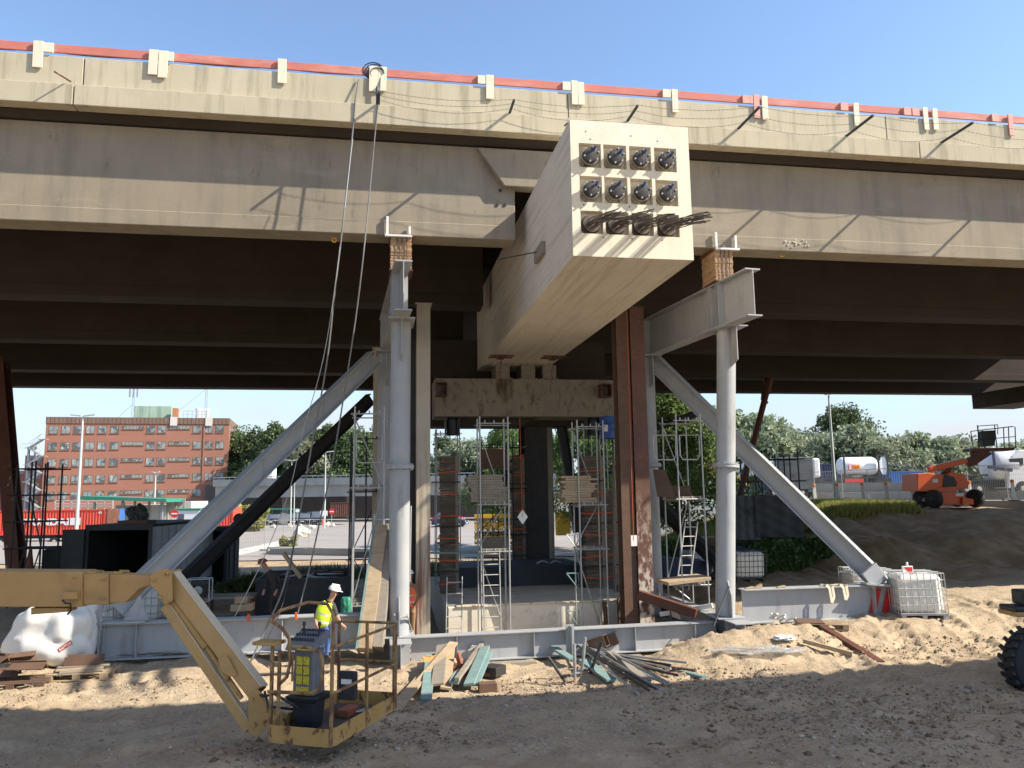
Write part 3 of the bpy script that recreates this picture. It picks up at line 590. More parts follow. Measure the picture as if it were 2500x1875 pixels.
# ---------------------------------------------------------------- temporary steel towers
def pipe_col(label, s0, s1, n, zb, zt, fl):
    t = thing('pipe_column', label, 'steel column', F(s0, n, zb), TH, 'grey pipe columns of the temporary towers')
    a, b_ = F(s0, n, zb+.03), F(s1, n, zt-.03); ax = (b_-a).normalized(); Ln = (b_-a).length
    part('pipe', MB().tube([a, b_], .25, 28), m_grey, t, smooth=True)
    if fl:
        c = a+ax*(fl-zb); mb = MB().lathe(c-ax*.05, ax, [(0, .25), (0.001, .35), (.04, .35), (.05, .345), (.06, .35), (.10, .35), (.101, .25)], 28)
        for k in range(12): q_ = c+US*math.cos(k*.524)*.30+UN*math.sin(k*.524)*.30; mb.lathe(q_-UP*.085, UP, [(0, .02), (.17, .02)], 6)
        part('bolted_flange', mb, m_grey, t, smooth=True)
    mb = MB()
    for sg in (-1, 1):
        mb.prism([F(s1-.012, n+sg*.25, zt-1.05), F(s1-.012, n+sg*.62, zt-.93), F(s1-.012, n+sg*.62, zt-.03), F(s1-.012, n+sg*.25, zt-.03)], US*.024)
    part('head_gusset', mb, m_grey, t)
    mb = MB().fb(s1-.33, s1+.33, n-.62, n+.62, zt-.028, zt); part('head_plate', mb, m_grey, t)
    mb = MB().fb(s0-.38, s0+.38, n-.45, n+.45, zb, zb+.028)
    for sg in (-1, 1):
        mb.prism([F(s0-.012, n+sg*.25, zb+.03), F(s0-.012, n+sg*.44, zb+.03), F(s0-.012, n+sg*.44, zb+.60), F(s0-.012, n+sg*.25, zb+.95)], US*.024)
    part('base_plate', mb, m_grey, t); return t
pipe_col('tall bluish grey pipe column left of the crossbeam standing on the base girder', .60, .62, 20, .75, 8.44, 4.75)
pipe_col('tall grey pipe column right of the crossbeam with diagonal brace behind it', 8.97, 9.40, 20, .86, 8.44, 4.72)
pipe_col('rear grey pipe column behind the front left one, under the far end of its header', .32, .32, 24.6, .3, 8.44, 0)
pipe_col('rear grey pipe column just right of the rusty brown post', 8.72, 8.72, 24.6, .3, 8.44, 4.9)
def header(label, s, n0, sr):
    t = thing('header_beam', label, 'steel beam', F(s, 20, 8.44), TH, 'grey header beams on the pipe columns')
    part('beam', MB().ibeam(F(s, n0, 9.055), F(sr, 25.3, 9.055), 1.23, .42, .035, .022), m_grey, t, bevel=.003)
    for n_ in (19.72, 19.84, 20.16, 20.28, 24.4, 24.8):
        c = s+(sr-s)*(n_-n0)/(25.3-n0)
        for sg in (-1, 1): part('web_stiffener', MB().fb(c+min(sg*.013, sg*.20), c+max(sg*.013, sg*.20), n_-.009, n_+.009, 8.475, 9.635), m_grey, t)
header('grey header beam running back from the top of the left pipe column', .63, 18.65, .30)
header('grey header beam with open I shaped end above the right pipe column', 9.40, 18.3, 8.72)
def packing(label, s, n, z0, z1, ws, wn, up_):
    t = thing('packing_stack', label, 'wood stack', F(s, n, z0), TH, 'timber packing stacks under the first girder')
    mb = MB(); z = z0+.04; k = int((z1-z0-.12)/.035); h = (z1-z0-.12)/k
    for i in range(k):
        e = random.uniform(-.012, .012); mb.fb(s-ws/2+e, s+ws/2+e, n-wn/2+random.uniform(-.01, .01), n+wn/2, z, z+h-.003); z += h
    part('plywood_sheets', mb, m_ply, t)
    part('base_plate', MB().fb(s-ws/2-.03, s+ws/2+.03, n-wn/2-.03, n+wn/2+.03, z0, z0+.038), m_rust, t); part('top_plate', MB().fb(s-ws/2-.03, s+ws/2+.03, n-wn/2-.05, n+wn/2+.05, z+.003, z1-.01), m_rust, t)
    mb = MB()
    for dx in (-.1, .02, .14): mb.tube([F(s+dx, n-wn/2-.03, z0+.04), F(s+dx, n-wn/2-.03, z1-.05)], .011, 6)
    part('threaded_rods', mb, m_darksteel, t)
packing('brown layered timber packing on the left header, tight under the girder', .60, 20.05, 9.67, 10.618, .52, .9, 0)
packing('brown layered timber packing on the right header, tight under the girder', 9.25, 20.05, 9.67, 10.618, .50, .9, 0)
def ubr(label, s, h1, h2):
    t = thing('girder_clamp', label, 'steel bracket', F(s, 19.6, 10.6), TH, 'white clamps hooked round the girder')
    mb = MB().fb(s-.30, s-.24, 19.60, 19.66, 10.58, 10.58+h1).fb(s+.26, s+.32, 19.60, 19.66, 10.58, 10.58+h2).fb(s-.33, s+.35, 19.50, 19.60, 10.53, 10.578)
    part('clamp_frame', mb, m_white, t, bevel=.004)
ubr('white U shaped clamp on the girder face above the left packing', .52, .50, .26); ubr('white U shaped clamp on the girder face above the right packing', 9.33, .46, .40)
def hbeam(name, label, cat, p0, p1, H, W, mt, up=(0, 0, 1), group=None, stiff=(), tf=.03):
    t = thing(name, label, cat, Vector(p0), TH, group)
    part('beam', MB().ibeam(p0, p1, H, W, tf, .02, up), mt, t, bevel=.003)
    if stiff:
        d = (Vector(p1)-Vector(p0)).normalized(); side = d.cross(Vector(up)).normalized(); u2 = side.cross(d)
        for k in stiff:
            c = Vector(p0)+d*k
            for sg in (-1, 1): part('web_stiffener', MB().bar(c+side*sg*(.011+(W/2-.02)/2)-u2*(H/2-tf-.001), c+side*sg*(.011+(W/2-.02)/2)+u2*(H/2-tf-.001), .014, W/2-.03, tuple(side)), mt, t)
    return t
GB = 'diagonal steel braces of the towers'
up1, lo1 = PN(915, 873, 24.0), PN(283, 1487, 20.0)
t = hbeam('diagonal_brace', 'grey diagonal brace falling left from the left tower down to the long base girder', 'steel brace', up1, lo1, .48, .36, m_grey, group=GB)
part('foot_plate', MB().fb(-6.5, -5.1, 19.75, 20.25, 1.305, 1.34).prism([F(-5.1, 19.985, 1.342), F(-5.65, 19.985, 1.342), F(-5.3, 19.985, 1.9)], UN*.03).prism([F(-6.1, 19.80, 1.342), F(-6.5, 19.80, 1.342), F(-6.0, 19.80, 1.75)], UN*.03), m_grey, t)
up2, lo2 = PN(1592, 878, 24.4), PN(2153, 1427, 20.0)
t = hbeam('diagonal_brace', 'grey diagonal brace falling right from the right tower to the end of its base girder', 'steel brace', up2, lo2, .50, .36, m_grey, group=GB)
part('foot_plate', MB().bar(PN(2118, 1420, 19.85), PN(2150, 1392, 19.85), .08, .5).bar(PN(2108, 1424, 19.8), PN(2165, 1429, 19.8), .3, .05), m_grey, t)
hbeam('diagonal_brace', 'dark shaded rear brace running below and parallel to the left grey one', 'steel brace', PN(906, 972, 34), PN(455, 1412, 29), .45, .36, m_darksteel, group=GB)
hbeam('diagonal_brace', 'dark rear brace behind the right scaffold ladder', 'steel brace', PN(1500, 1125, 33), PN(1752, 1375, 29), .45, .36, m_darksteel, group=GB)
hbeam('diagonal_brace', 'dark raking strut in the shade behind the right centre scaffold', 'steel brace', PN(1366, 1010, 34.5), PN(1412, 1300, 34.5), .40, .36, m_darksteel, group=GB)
hbeam('tapered_steel_arm', 'short dark steel arm jutting out above the right scaffold', 'steel arm', PN(1596, 1047, 25.5), PN(1702, 1009, 24.5), .22, .2, m_darksteel)
GG = 'grey base girders on the ground'
t = hbeam('base_girder', 'long grey base girder on the ground behind the yellow boom at left', 'steel beam', F(-6.6, 20, .90), F(.2, 20, .90), .80, .42, m_grey, group=GG, stiff=(.5, 1.3, 4.5))
t = hbeam('base_girder', 'long sunlit grey base girder at right ending beside the caged tank', 'steel beam', F(9.45, 20, 1.11), F(13.75, 20, 1.11), .86, .42, m_grey, group=GG, stiff=(3.7,))
mb = MB()
for k, (a, b_) in enumerate(((.0, .28), (.42, .72))):
    x0 = 13.02+k*.38; mb.prism([F(x0, 19.968, .80), F(x0+.22, 19.968, .80), F(x0+.42, 19.968, 1.42), F(x0+.2, 19.968, 1.42)], -UN*.004)
part('red_stripes', mb, m_red, t)
hbeam('base_girder', 'low transverse grey girder under the left pipe column foot', 'steel beam', F(.62, 18.9, .42), F(.62, 28, .42), .64, .5, m_grey, group=GG, stiff=(.6, 1.6))
hbeam('base_girder', 'low transverse grey girder under the right pipe column foot', 'steel beam', F(8.98, 18.9, .53), F(8.98, 28, .53), .64, .5, m_grey, group=GG, stiff=(.6, 1.6))
t = hbeam('base_girder', 'front grey tie girder with web stiffeners lying between the two tower feet', 'steel beam', F(.9, 20.05, .385), F(8.72, 20.05, .44), .64, .36, m_grey, group=GG, stiff=(1.1, 3.0, 5.6, 7.2))
s_, z_ = SN(1392, 1570, 19.8); part('upright_plate', MB().fb(s_-.10, s_+.10, 19.78, 19.83, -.05, .86).fb(s_-.012, s_+.012, 19.55, 19.779, -.05, .84), m_grey, t)
for k, (a, b_) in enumerate(((1.6, 3.9), (4.3, 6.6))):
    solo('timber_sleeper', MB().fb(a, b_, 19.6, 20.5, -.16, .055), m_greywood, ('left' if k == 0 else 'right')+' timber sleeper packed under the front tie girder', 'timber', rz=TH, group='sleepers under the tie girder')
# H posts
GP = 'tall H section posts of the pier tower'
def post(label, s, n, z0, z1, W, H, mt, ri=0):
    t = thing('steel_post', label, 'steel post', F(s, n, z0), TH, GP)
    part('post', MB().ibeam(F(s, n, z0), F(s, n, z1), H, W, .03, .025, tuple(UN)), mt, t, bevel=.003)
    part('end_plate', MB().fb(s-W/2-.05, s+W/2+.05, n-H/2-.05, n+H/2+.05, z1+.001, z1+.03), mt, t); return t
post('pale beige H post left of the concrete pier head, rust streaked at the bottom', 1.34, 22.8, .05, 9.55, .39, .42, m_beigepost)
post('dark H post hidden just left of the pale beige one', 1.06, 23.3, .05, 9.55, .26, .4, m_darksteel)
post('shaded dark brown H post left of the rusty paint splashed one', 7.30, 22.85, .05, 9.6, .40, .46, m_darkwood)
post('rusty red brown H post with white paint splashes right of the pier head', 7.74, 22.8, .05, 9.6, .44, .5, m_rustpost)
post('thin pale post in the deep shade of the rear tower', SN(1338, 1200, 35)[0], 35, -.2, 7.0, .40, .46, m_beige)
post('black rear tower post left of the thin pale one', SN(1305, 1200, 35)[0], 34.9, -.2, 7.0, 1.0, .9, m_darksteel)  # post widened in black to fill in the deep shade there
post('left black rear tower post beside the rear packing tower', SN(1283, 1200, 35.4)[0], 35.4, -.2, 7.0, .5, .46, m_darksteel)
post('slim dark post standing right of the left scaffold tower', SN(920, 1200, 27)[0], 27, .1, 9.0, .3, .35, m_beige)
ph = thing('pier_crosshead', 'stained old concrete crosshead between the posts under the new crossbeam', 'concrete beam', F(5.4, 28.4, 6.85), TH)
part('crosshead', MB().fb(2.1, 8.85, 28.4, 29.9, 6.86, 8.24), m_cross, ph, bevel=.02)
for a in (2.3, 8.35):
    mb = MB().fb(a-.2, a+.2, 27.95, 28.398, 7.55, 7.585).fb(a-.2, a+.2, 27.95, 28.398, 8.0, 8.035).fb(a-.2, a-.165, 27.95, 28.398, 7.586, 7.999).fb(a+.165, a+.2, 27.95, 28.398, 7.586, 7.999)
    part('box_bracket', mb, m_rust, ph)
mb = MB()
for a in (4.25, 5.2, 6.0): mb.fb(a, a+.7, 28.5, 29.8, 8.245, 8.29); mb.fb(a+.1, a+.6, 28.55, 29.75, 8.295, 8.785)
part('bearing_packs', mb, m_greywood, ph)
part('upper_block', MB().fb(1.6, 9.0, 30.25, 31.6, 8.245, 10.0), m_shadeconc, ph)
part('rear_soffit', MB().prism([F(2.9, 29.0, 6.855), F(5.9, 29.0, 6.855), F(5.4, 29.0, 6.6), F(3.1, 29.0, 6.6)], UN*.8), m_shadeconc, ph)
solo('rear_crosshead', MB().fb(1.5, 9.5, 34.2, 35.8, 7.0, 8.6), m_shadeconc, 'dark rear concrete crosshead behind the stained one', 'concrete beam', rz=TH)
for a, nm in ((2.75, 'left'), (8.0, 'right')):
    t = thing('hydraulic_jack', 'black hydraulic jack hanging below the %s end of the stained crosshead' % nm, 'jack', F(a, 28.7, 6.3), TH, 'jacks under the crosshead')
    part('jack_body', MB().lathe(F(a, 28.8, 6.2), UP, [(0, .17), (.05, .2), (.55, .2), (.6, .15), (.655, .15)], 18), m_blackp, t, smooth=True)
    part('jack_frame', MB().fb(a-.26, a-.22, 28.6, 29, 6.2, 6.855).fb(a+.22, a+.26, 28.6, 29, 6.2, 6.855), m_darksteel, t)
t = thing('blue_drum', 'blue barrel with a small white label strapped beside the brown post', 'barrel', PN(1482, 1070, 27.6), TH)
c = PN(1484, 1072, 27.2)
part('drum', MB().lathe(c, UP, [(0, .26), (.02, .29), (.25, .29), (.27, .30), (.29, .29), (.50, .29), (.52, .30), (.54, .29), (.78, .29), (.8, .25)], 20), m_blue, t, smooth=True)
part('label_sticker', MB().fb(*[q for q in (SN(1478, 1035, 26.88)[0]-.09, SN(1478, 1035, 26.88)[0]+.09)], 26.89, 26.9, c.z+.25, c.z+.48), m_wht, t)
# pile cap of the new pier
cp = thing('pile_cap', 'pale sunlit concrete pile cap at the foot of the tower', 'concrete block', F(5, 25, -.4), TH)
part('cap_block', MB().fb(2.15, 8.0, 24.05, 33, -.6, .80), m_cap, cp, bevel=.02)
mb = MB()
for k in range(7): a = 2.5+k*.75; mb.fb(a-.1, a+.62, 24.0, 24.3, .805+.002*k, .84+.002*k)
part('dark_upstand', MB().fb(2.9, 7.5, 28.7, 31.6, .805, 1.5), m_dkbox, cp)
part('edge_planks', mb, m_palewood, cp)
mb = MB()
for a in (7.55, 7.72, 7.95, 8.1): mb.fb(a-.25, a-.2, 23.9, 24.03, -.4, .9)
part('formwork_studs', mb, m_darkwood, cp)
# block towers with straps
def block_tower(label, px, y1, n, wpx, z0, pale=False):
    s, zt = SN(px, y1, n); W = wpx*n*1.02/FOC; t = thing('packing_tower', label, 'block stack', F(s, n, z0), TH, 'strapped packing towers under the crosshead')
    mb = MB(); z = z0; i = 0
    while z < zt-.05:
        h = random.choice((.07, .09, .14, .16)); e = random.uniform(-.025, .025); g = random.uniform(-.02, .02)
        mb.fb(s-W/2+e, s+W/2+e, n+g, n+.6+g, z, min(z+h, zt)-.008); z += h; i += 1
    part('blocks', mb, m_block, t, bevel=.004)
    part('angle_posts', MB().fb(s+W/2-.06, s+W/2+.04, n-.03, n-.022, z0, zt).fb(s+W/2+.04, s+W/2+.05, n-.03, n+.2, z0, zt), m_greywood, t)
    z = z0+.35; k = 0
    while z < zt-.1:
        sl = random.uniform(-.05, .05); w2 = W/2+.05
        mb = MB().bar(F(s-w2, n-.05, z+sl), F(s+w2, n-.05, z-sl), .012, .05).bar(F(s+w2, n-.05, z-sl), F(s+w2, n+.66, z-sl), .012, .05).bar(F(s-w2, n-.05, z+sl), F(s-w2, n+.66, z+sl), .012, .05)
        part('ratchet_strap', mb, m_strap, t)
        if k % 2 == 0: part('tie_bar', MB().fb(s-w2-.28, s+w2+.06, n-.10, n-.06, z+.38, z+.42), m_darksteel, t)
        z += .74; k += 1
block_tower('strapped block tower beside the pale beige post', 1096, 1113, 27.2, 38, .79)
block_tower('strapped block tower left of the brown post behind the right scaffold', 1446, 1113, 27.4, 44, .79)
block_tower('narrow block tower between the strapped one and the brown post', 1489, 1195, 27.9, 26, .79)
block_tower('rear strapped block tower at the edge of the deep shade', 1264, 1110, 33.2, 26, .79)

# ---------------------------------------------------------------- scaffold, ladders
def ladder(label, p0, p1, w, mt=None, group='ladders on the scaffolds', ax=None):
    t = thing('ladder', label, 'ladder', p0, TH, group); mt = mt or m_alu; ax = ax or US; mb = MB(); mr_ = MB()
    for sg in (-1, 1): mb.bar(p0+ax*sg*w/2, p1+ax*sg*w/2, .025, .06, tuple(UN))
    d = p1-p0; k = int(d.length/.28)
    for i in range(1, k+1): c = p0+d*((i-.5)/k); mr_.tube([c-ax*w/2, c+ax*w/2], .016, 6)
    part('stiles', mb, mt, t); part('rungs', mr_, mt, t, smooth=True); return t
def scaffold(label, s0, s1, n0, n1, z0, zt, decks, mt, guard=(), cat='scaffold', r=.024, brace=True, bays=None):
    t = thing('scaffold_tower', label, cat, F((s0+s1)/2, n0, z0), TH); b_ = bays or 1
    for i in range(b_+1):
        for n in (n0, n1):
            s = s0+(s1-s0)*i/b_; l = random.uniform(-.03, .03); part('standard', MB().tube([F(s, n, z0), F(s+l, n, zt)], r, 8), mt, t, smooth=True)
    lv = sorted(set([zt-.2]+[d for d in decks]))
    for z in lv:
        mb = MB()
        for n in (n0, n1): mb.tube([F(s0-.08, n, z), F(s1+.08, n, z)], r*.85, 6)
        for i in range(b_+1): s = s0+(s1-s0)*i/b_; mb.tube([F(s, n0-.05, z-.05), F(s, n1+.05, z-.05)], r*.85, 6)
        for k in range(3): c = F(s0+(s1-s0)*(k+.5)/3, n0, z); mb.tube([c-UP*.02, c+UP*.09], .02, 6)
        part('transom', mb, mt, t, smooth=True)
    for z in decks:
        mb = MB(); k = max(2, round((n1-n0)/.3)); dn = (n1-n0-.06)/k
        for i in range(k): mb.fb(s0+.03, s1-.03, n0+.03+i*dn, n0+.02+(i+1)*dn, z+.035, z+.075)
        part('deck_boards', mb, m_greywood, t)
    if brace:
        mb = MB(); zz = [z0+.2]+decks+[zt-.2]
        for i in range(len(zz)-1): mb.tube([F(s0 if i % 2 else s1, n1+.03, zz[i]), F(s1 if i % 2 else s0, n1+.03, zz[i+1])], r*.75, 6)
        part('diagonal_tube', mb, mt, t, smooth=True)
    mb = MB()
    for (sa, sb, z) in guard:
        mb.tube([F(sa, n0-.04, z+.85), F(sa, n0-.04, z+.25), F(sa+.08, n0-.04, z+.12), F(sb-.08, n0-.04, z+.12), F(sb, n0-.04, z+.25), F(sb, n0-.04, z+.85), F(sa, n0-.04, z+.85)], .02, 6)
    if guard: part('guard_frame', mb, mt, t, smooth=True)
    return t
scaffold('thin galvanised scaffold tower left in the tower opening, with ladder', 3.04, 3.86, 23.2, 23.95, -.2, 6.35, [2.43, 3.78], m_galv)
scaffold('thin galvanised scaffold tower right in the tower opening with turquoise brackets', 6.0, 6.78, 23.2, 23.95, -.2, 6.25, [2.43, 3.72], m_galv)
t = scaffold('galvanised scaffold tower with curved guard frames beside the right pipe column', 8.9, 9.7, 22.7, 23.9, .5, 6.4, [1.35, 3.85], m_galv, guard=[(8.15, 8.85, 4.9), (8.98, 9.6, 4.9)])
part('toe_board', MB().fb(8.95, 9.65, 23.6, 23.64, 3.93, 4.25), m_darkwood, t); part('toe_board', MB().prism([F(8.35, 23.0, 3.93), F(8.9, 23.0, 3.93), F(8.75, 23.3, 4.75), F(8.35, 23.3, 4.75)], UN*.03), m_darkwood, t)
t = scaffold('dusty scaffold tower with ladder left of the left pipe column', -.58, .25, 22, 23.2, .35, 6.5, [1.2, 4.3], m_galv, guard=[(-.5, .2, 4.85)])
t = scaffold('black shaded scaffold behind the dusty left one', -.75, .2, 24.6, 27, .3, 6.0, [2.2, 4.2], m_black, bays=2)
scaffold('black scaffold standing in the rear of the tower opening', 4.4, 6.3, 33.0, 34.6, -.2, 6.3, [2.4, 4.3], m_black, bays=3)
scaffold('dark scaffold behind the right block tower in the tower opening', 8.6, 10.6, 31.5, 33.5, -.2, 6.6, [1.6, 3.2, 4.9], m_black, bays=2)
for i, (x, y0, y1, n, wd) in enumerate(((1418, 1110, 1455, 27.9, .16), (1472, 1150, 1458, 27.9, .14), (1502, 1120, 1500, 26.2, .18), (1480, 1470, 1540, 23.85, .3))):
    solo('timber_board', MB().bar(PN(x, y1, n), PN(x-4, y0, n), wd, .05), m_darkwood if i % 2 else m_greywood, ['grey upright board left of the right block tower', 'dark upright board right of the right block tower', 'grey upright board against the dark brown post', 'short dark board at the right end of the pile cap'][i], 'board', rz=TH)
for i, (x, y) in enumerate(((1205, 1120), (1450, 1335), (1210, 1335))):
    solo('shutter_sheet', MB().ob(PN(x, y, 28.5), .5, .04, .35, RB), m_greywood if i else m_darkwood, ['brown formwork panel on the rear scaffold in the tower opening', 'grey formwork panel low behind the right block tower', 'grey formwork panel low behind the left centre scaffold'][i], 'panel', rz=TH)
scaffold('slim galvanised scaffold behind the left block tower', 2.3, 3.2, 30.4, 31.2, .8, 6.6, [2.2, 3.9, 5.4], m_galv, r=.02)
scaffold('grey scaffold squeezed between the right block tower and the dark post', 8.0, 9.2, 29.0, 30.0, .3, 6.7, [1.9, 3.6, 5.2], m_galv, r=.02, bays=2)
hs_ = MB()
for k in range(2): c = PN(1325+k*32, 1400, 29.5); hs_.tube([c+US*.35*math.cos(a*.35)+UP*.45*math.sin(a*.35) for a in range(10)], .035, 6)
solo('bent_pipes', hs_, m_galv, 'two arched bent pipes lying on the dark pile cap', 'pipe', smooth=True)
mbt = thing('scaffold_tube', 'turquoise and grey horizontal tube in front of the beige post', 'scaffold tube', PN(1005, 1350, 24.3), TH); part('tube', MB().tube([PN(1003, 1350, 24.2), PN(1215, 1349, 24.3)], .03, 8), m_teal, mbt, smooth=True)
solo('scaffold_tube', MB().tube([PN(1003, 1235, 21), PN(1000, 1420, 21)], .026, 8), m_galv, 'short upright tube just right of the left pipe column', 'scaffold tube', rz=TH, smooth=True)
for i, (x, y) in enumerate(((1383, 1400), (1384, 1492), (1382, 1305))):
    c = PN(x, y, 23.15); t = thing('side_bracket', ('middle' if i == 0 else 'lowest' if i == 1 else 'highest')+' of the triangular brackets on the right centre scaffold', 'bracket', c, TH, 'turquoise triangular scaffold brackets')
    part('bracket_frame', MB().tube([c, c+US*.35, c+US*.35-UP*.45, c], .02, 6).tube([c-UP*.0, c+US*.05-UP*.0], .022, 6), m_teal if i < 2 else m_galv, t, smooth=True)
ladder('dusty ladder in the left tower opening leading to the lower deck', PN(1203, 1545, 23.0), PN(1199, 1340, 23.1), .48)
ladder('short pale ladder at the foot of the left block tower', PN(1108, 1548, 23.2), PN(1110, 1408, 23.5), .44)
ladder('ladder in the dusty scaffold left of the left pipe column', PN(925, 1500, 21.9), PN(935, 1255, 22.1), .46)
ladder('ladder inside the scaffold beside the right pipe column', PN(1666, 1440, 23.1), PN(1688, 1275, 23.3), .40)
for i, (x, y, wd) in enumerate(((1190, 1246, 1.1), (1410, 1246, .95))):
    s, z = SN(x, y, 23.5); z = 3.86 if i == 0 else 3.80; mb = MB()
    for k in range(11): e = random.uniform(-.15, .12); mb.fb(s-wd/2+e*.6, s+wd/2+e, 23.25, 23.9+e*.3, z+k*.072, z+k*.072+.062)
    solo('plank_stack', mb, m_greywood if i == 0 else m_wood, 'stack of short planks on the upper deck of the %s centre scaffold' % ('left' if i == 0 else 'right'), 'planks', rz=TH, group='plank stacks on scaffold decks')
# plumb lines and tags
for i, (x, ya, yb, n) in enumerate(((1268, 985, 1262, 24.0), (1530, 760, 1320, 22.4))):
    t = thing('plumb_line', ('red string with a white diamond tag hanging in the tower opening', 'red string with a small white box hanging down the brown post')[i], 'plumb line', PN(x, yb, n), TH)
    x2 = x+(7 if i == 0 else 17); part('string', MB().tube([PN(x, ya, n), PN(x2, yb, n)], .008, 5), m_strap, t)
    c = PN(x2+1, yb, n); e = .16 if i == 0 else .09
    part('tag_plate', MB().prism([c-US*e, c-UP*e*1.4, c+US*e, c+UP*e*1.4] if i == 0 else [c-US*e-UP*e*1.7, c+US*e-UP*e*1.7, c+US*e+UP*e*1.7, c-US*e+UP*e*1.7], UN*.03), m_wht, t)
# leaning timbers at the left column
t = thing('leaning_beam', 'long dusty formwork beam leaning on the left tower beside the column', 'timber beam', F(-.2, 20.4, .3), TH)
a, b_ = PN(893, 1588, 19.4), PN(934, 1288, 20.6)
part('panel', MB().bar(a, b_, .32, .42, (0, 1, 0)), m_wood, t, bevel=.006); part('edge_strip', MB().bar(a-US*.185, b_-US*.185, .045, .40, (0, 1, 0)), m_teal, t)
part('painted_shade_side', MB().bar(a+US*.30+UN*.06, b_+US*.22+UN*.06, .22, .5, (0, 1, 0)), m_greywood, t)  # grey strip paints the shaded side of the leaning beam
# raking brown props at the sides and small black scaffold work
t = thing('raking_prop', 'dark red raking prop rising to the deck at the left picture edge', 'steel prop', PY(42, 1400, 30), 0)
part('prop', MB().ibeam(PY(42, 1405, 30), PY(2, 880, 33.5), .5, .5, .04, .03, (0, 1, 0)), m_rust, t)
t = thing('raking_prop', 'pair of rusty raking tubes right of the right pipe column', 'steel prop', PY(1795, 1240, 36), 0)
part('prop', MB().tube([PY(1793, 1260, 38), PY(1880, 925, 41)], .15, 12), m_rust, t, smooth=True)
part('branch_tube', MB().tube([PY(1812, 1190, 38.6), PY(1824, 1140, 38.8)], .10, 10), m_rust, t, smooth=True); part('branch_tube', MB().tube([PY(1880, 955, 41), PY(1864, 948, 41), PY(1862, 975, 40.6), PY(1873, 985, 40.5)], .10, 10), m_rust, t, smooth=True); part('branch_tube', MB().tube([PY(1862, 915, 41.4), PY(1880, 960, 41)], .13, 10), m_rust, t, smooth=True)
for (x0, x1, Y, yb, yt, nm, k) in ((24, 96, 29, 1392, 1118, 'black scaffold frame at the left edge behind the dark red prop', 2), (1818, 1962, 35, 1345, 1100, 'black scaffold with dark netting on the slope right of the right column', 4)):
    t = thing('black_scaffold', nm, 'scaffold', PY((x0+x1)/2, yb, Y))
    zt = PY(x0, yt, Y).z; zb = hz(PY(x0, yb, Y).x, Y)-.1; X0 = PY(x0, yb, Y).x; X1 = PY(x1, yb, Y).x
    for i in range(k+1):
        for j in range(2):
            x = X0+(X1-X0)*i/k; part('standard', MB().tube([(x, Y+j*1.1, zb), (x+random.uniform(-.05, .05), Y+j*1.1, zt-random.uniform(0, .35))], .032, 6), m_black, t)
    z = zt-.4
    while z > zb+.4:
        mb = MB()
        for j in range(2): mb.tube([(X0-.3, Y+j*1.1, z), (X1+.3, Y+j*1.1, z)], .028, 6)
        for i in range(k+1): x = X0+(X1-X0)*i/k; mb.tube([(x, Y-.1, z), (x, Y+1.2, z)], .028, 6)
        z -= .95; part('ledger', mb, m_black, t)
    mb = MB()
    for i in range(k): x = X0+(X1-X0)*i/k; mb.tube([(x, Y, zb+.3), (x+(X1-X0)/k, Y, zb+2.3)], .024, 6).tube([(x+(X1-X0)/k, Y, zb+2.3), (x, Y, zb+4.2)], .024, 6)
    part('diagonal_braces', mb, m_black, t)
for (x0, x1, y0, y1, Y, nm, mm) in ((1848, 1956, 1210, 1312, 34.7, 'dark debris netting panel hung on the black scaffold', m_dkbox), (1796, 1850, 1210, 1318, 34.8, 'paler grey debris netting panel left of the dark one', m_mesh_g)):
    a, b_ = PY(x0, y1, Y), PY(x1, y0, Y); mb = MB(); nx_ = 14
    V = []; 
    for i in range(nx_+1):
        for j in range(nx_+1): V.append((a.x+(b_.x-a.x)*i/nx_, Y+.05*math.sin(i*1.3)+.04*math.sin(j*1.7+i), a.z+(b_.z-a.z)*j/nx_))
    V2 = [(v[0], v[1]+.012, v[2]) for v in V]; fc = [(i*(nx_+1)+j, (i+1)*(nx_+1)+j, (i+1)*(nx_+1)+j+1, i*(nx_+1)+j+1) for i in range(nx_) for j in range(nx_)]
    mb.add(V, fc); mb.add(V2, [tuple(reversed(f)) for f in fc]); solo('netting_panel', mb, mm, nm, 'netting', smooth=True)

# ---------------------------------------------------------------- hanging cables and deck fittings
def V(x, y): return x*1.1302, y*1.1302
cabs = [([(775, 172, 19.1), (768, 215, 19.0), (764, 262, 19.0), (752, 380, 18.9), (740, 490, 18.4), (722, 640, 18.6), (705, 790, 18.8), (672, 970, 19), (640, 1150, 19), (612, 1270, 18.9), (580, 1345, 18.7), (540, 1432, 18.5)], .020, m_cable, 'thick grey cable hanging from the parapet into the basket area, left one'),
        ([(822, 165, 19.1), (818, 215, 19.0), (810, 290, 19.0), (798, 420, 18.9), (785, 550, 18.3), (768, 690, 18.6), (742, 860, 18.8), (718, 1000, 19), (690, 1130, 19.2), (668, 1230, 19.3), (643, 1325, 19.3)], .018, m_cable, 'thick dark cable hanging from the parapet coil, right one'),
        ([(762, 300, 18.9), (735, 530, 18.4), (712, 700, 18.7), (690, 810, 18.9), (655, 930, 19.1), (625, 1060, 19.4), (572, 1200, 19.4), (508, 1330, 19.4)], .009, m_galv, 'thin pale cable hanging beside the two thick ones'),
        ([(640, 1150, 19), (612, 1300, 18.2), (572, 1390, 17.8), (545, 1425, 17.6)], .010, m_darksteel, 'thin black cable trailing to the ground beside the boom')]
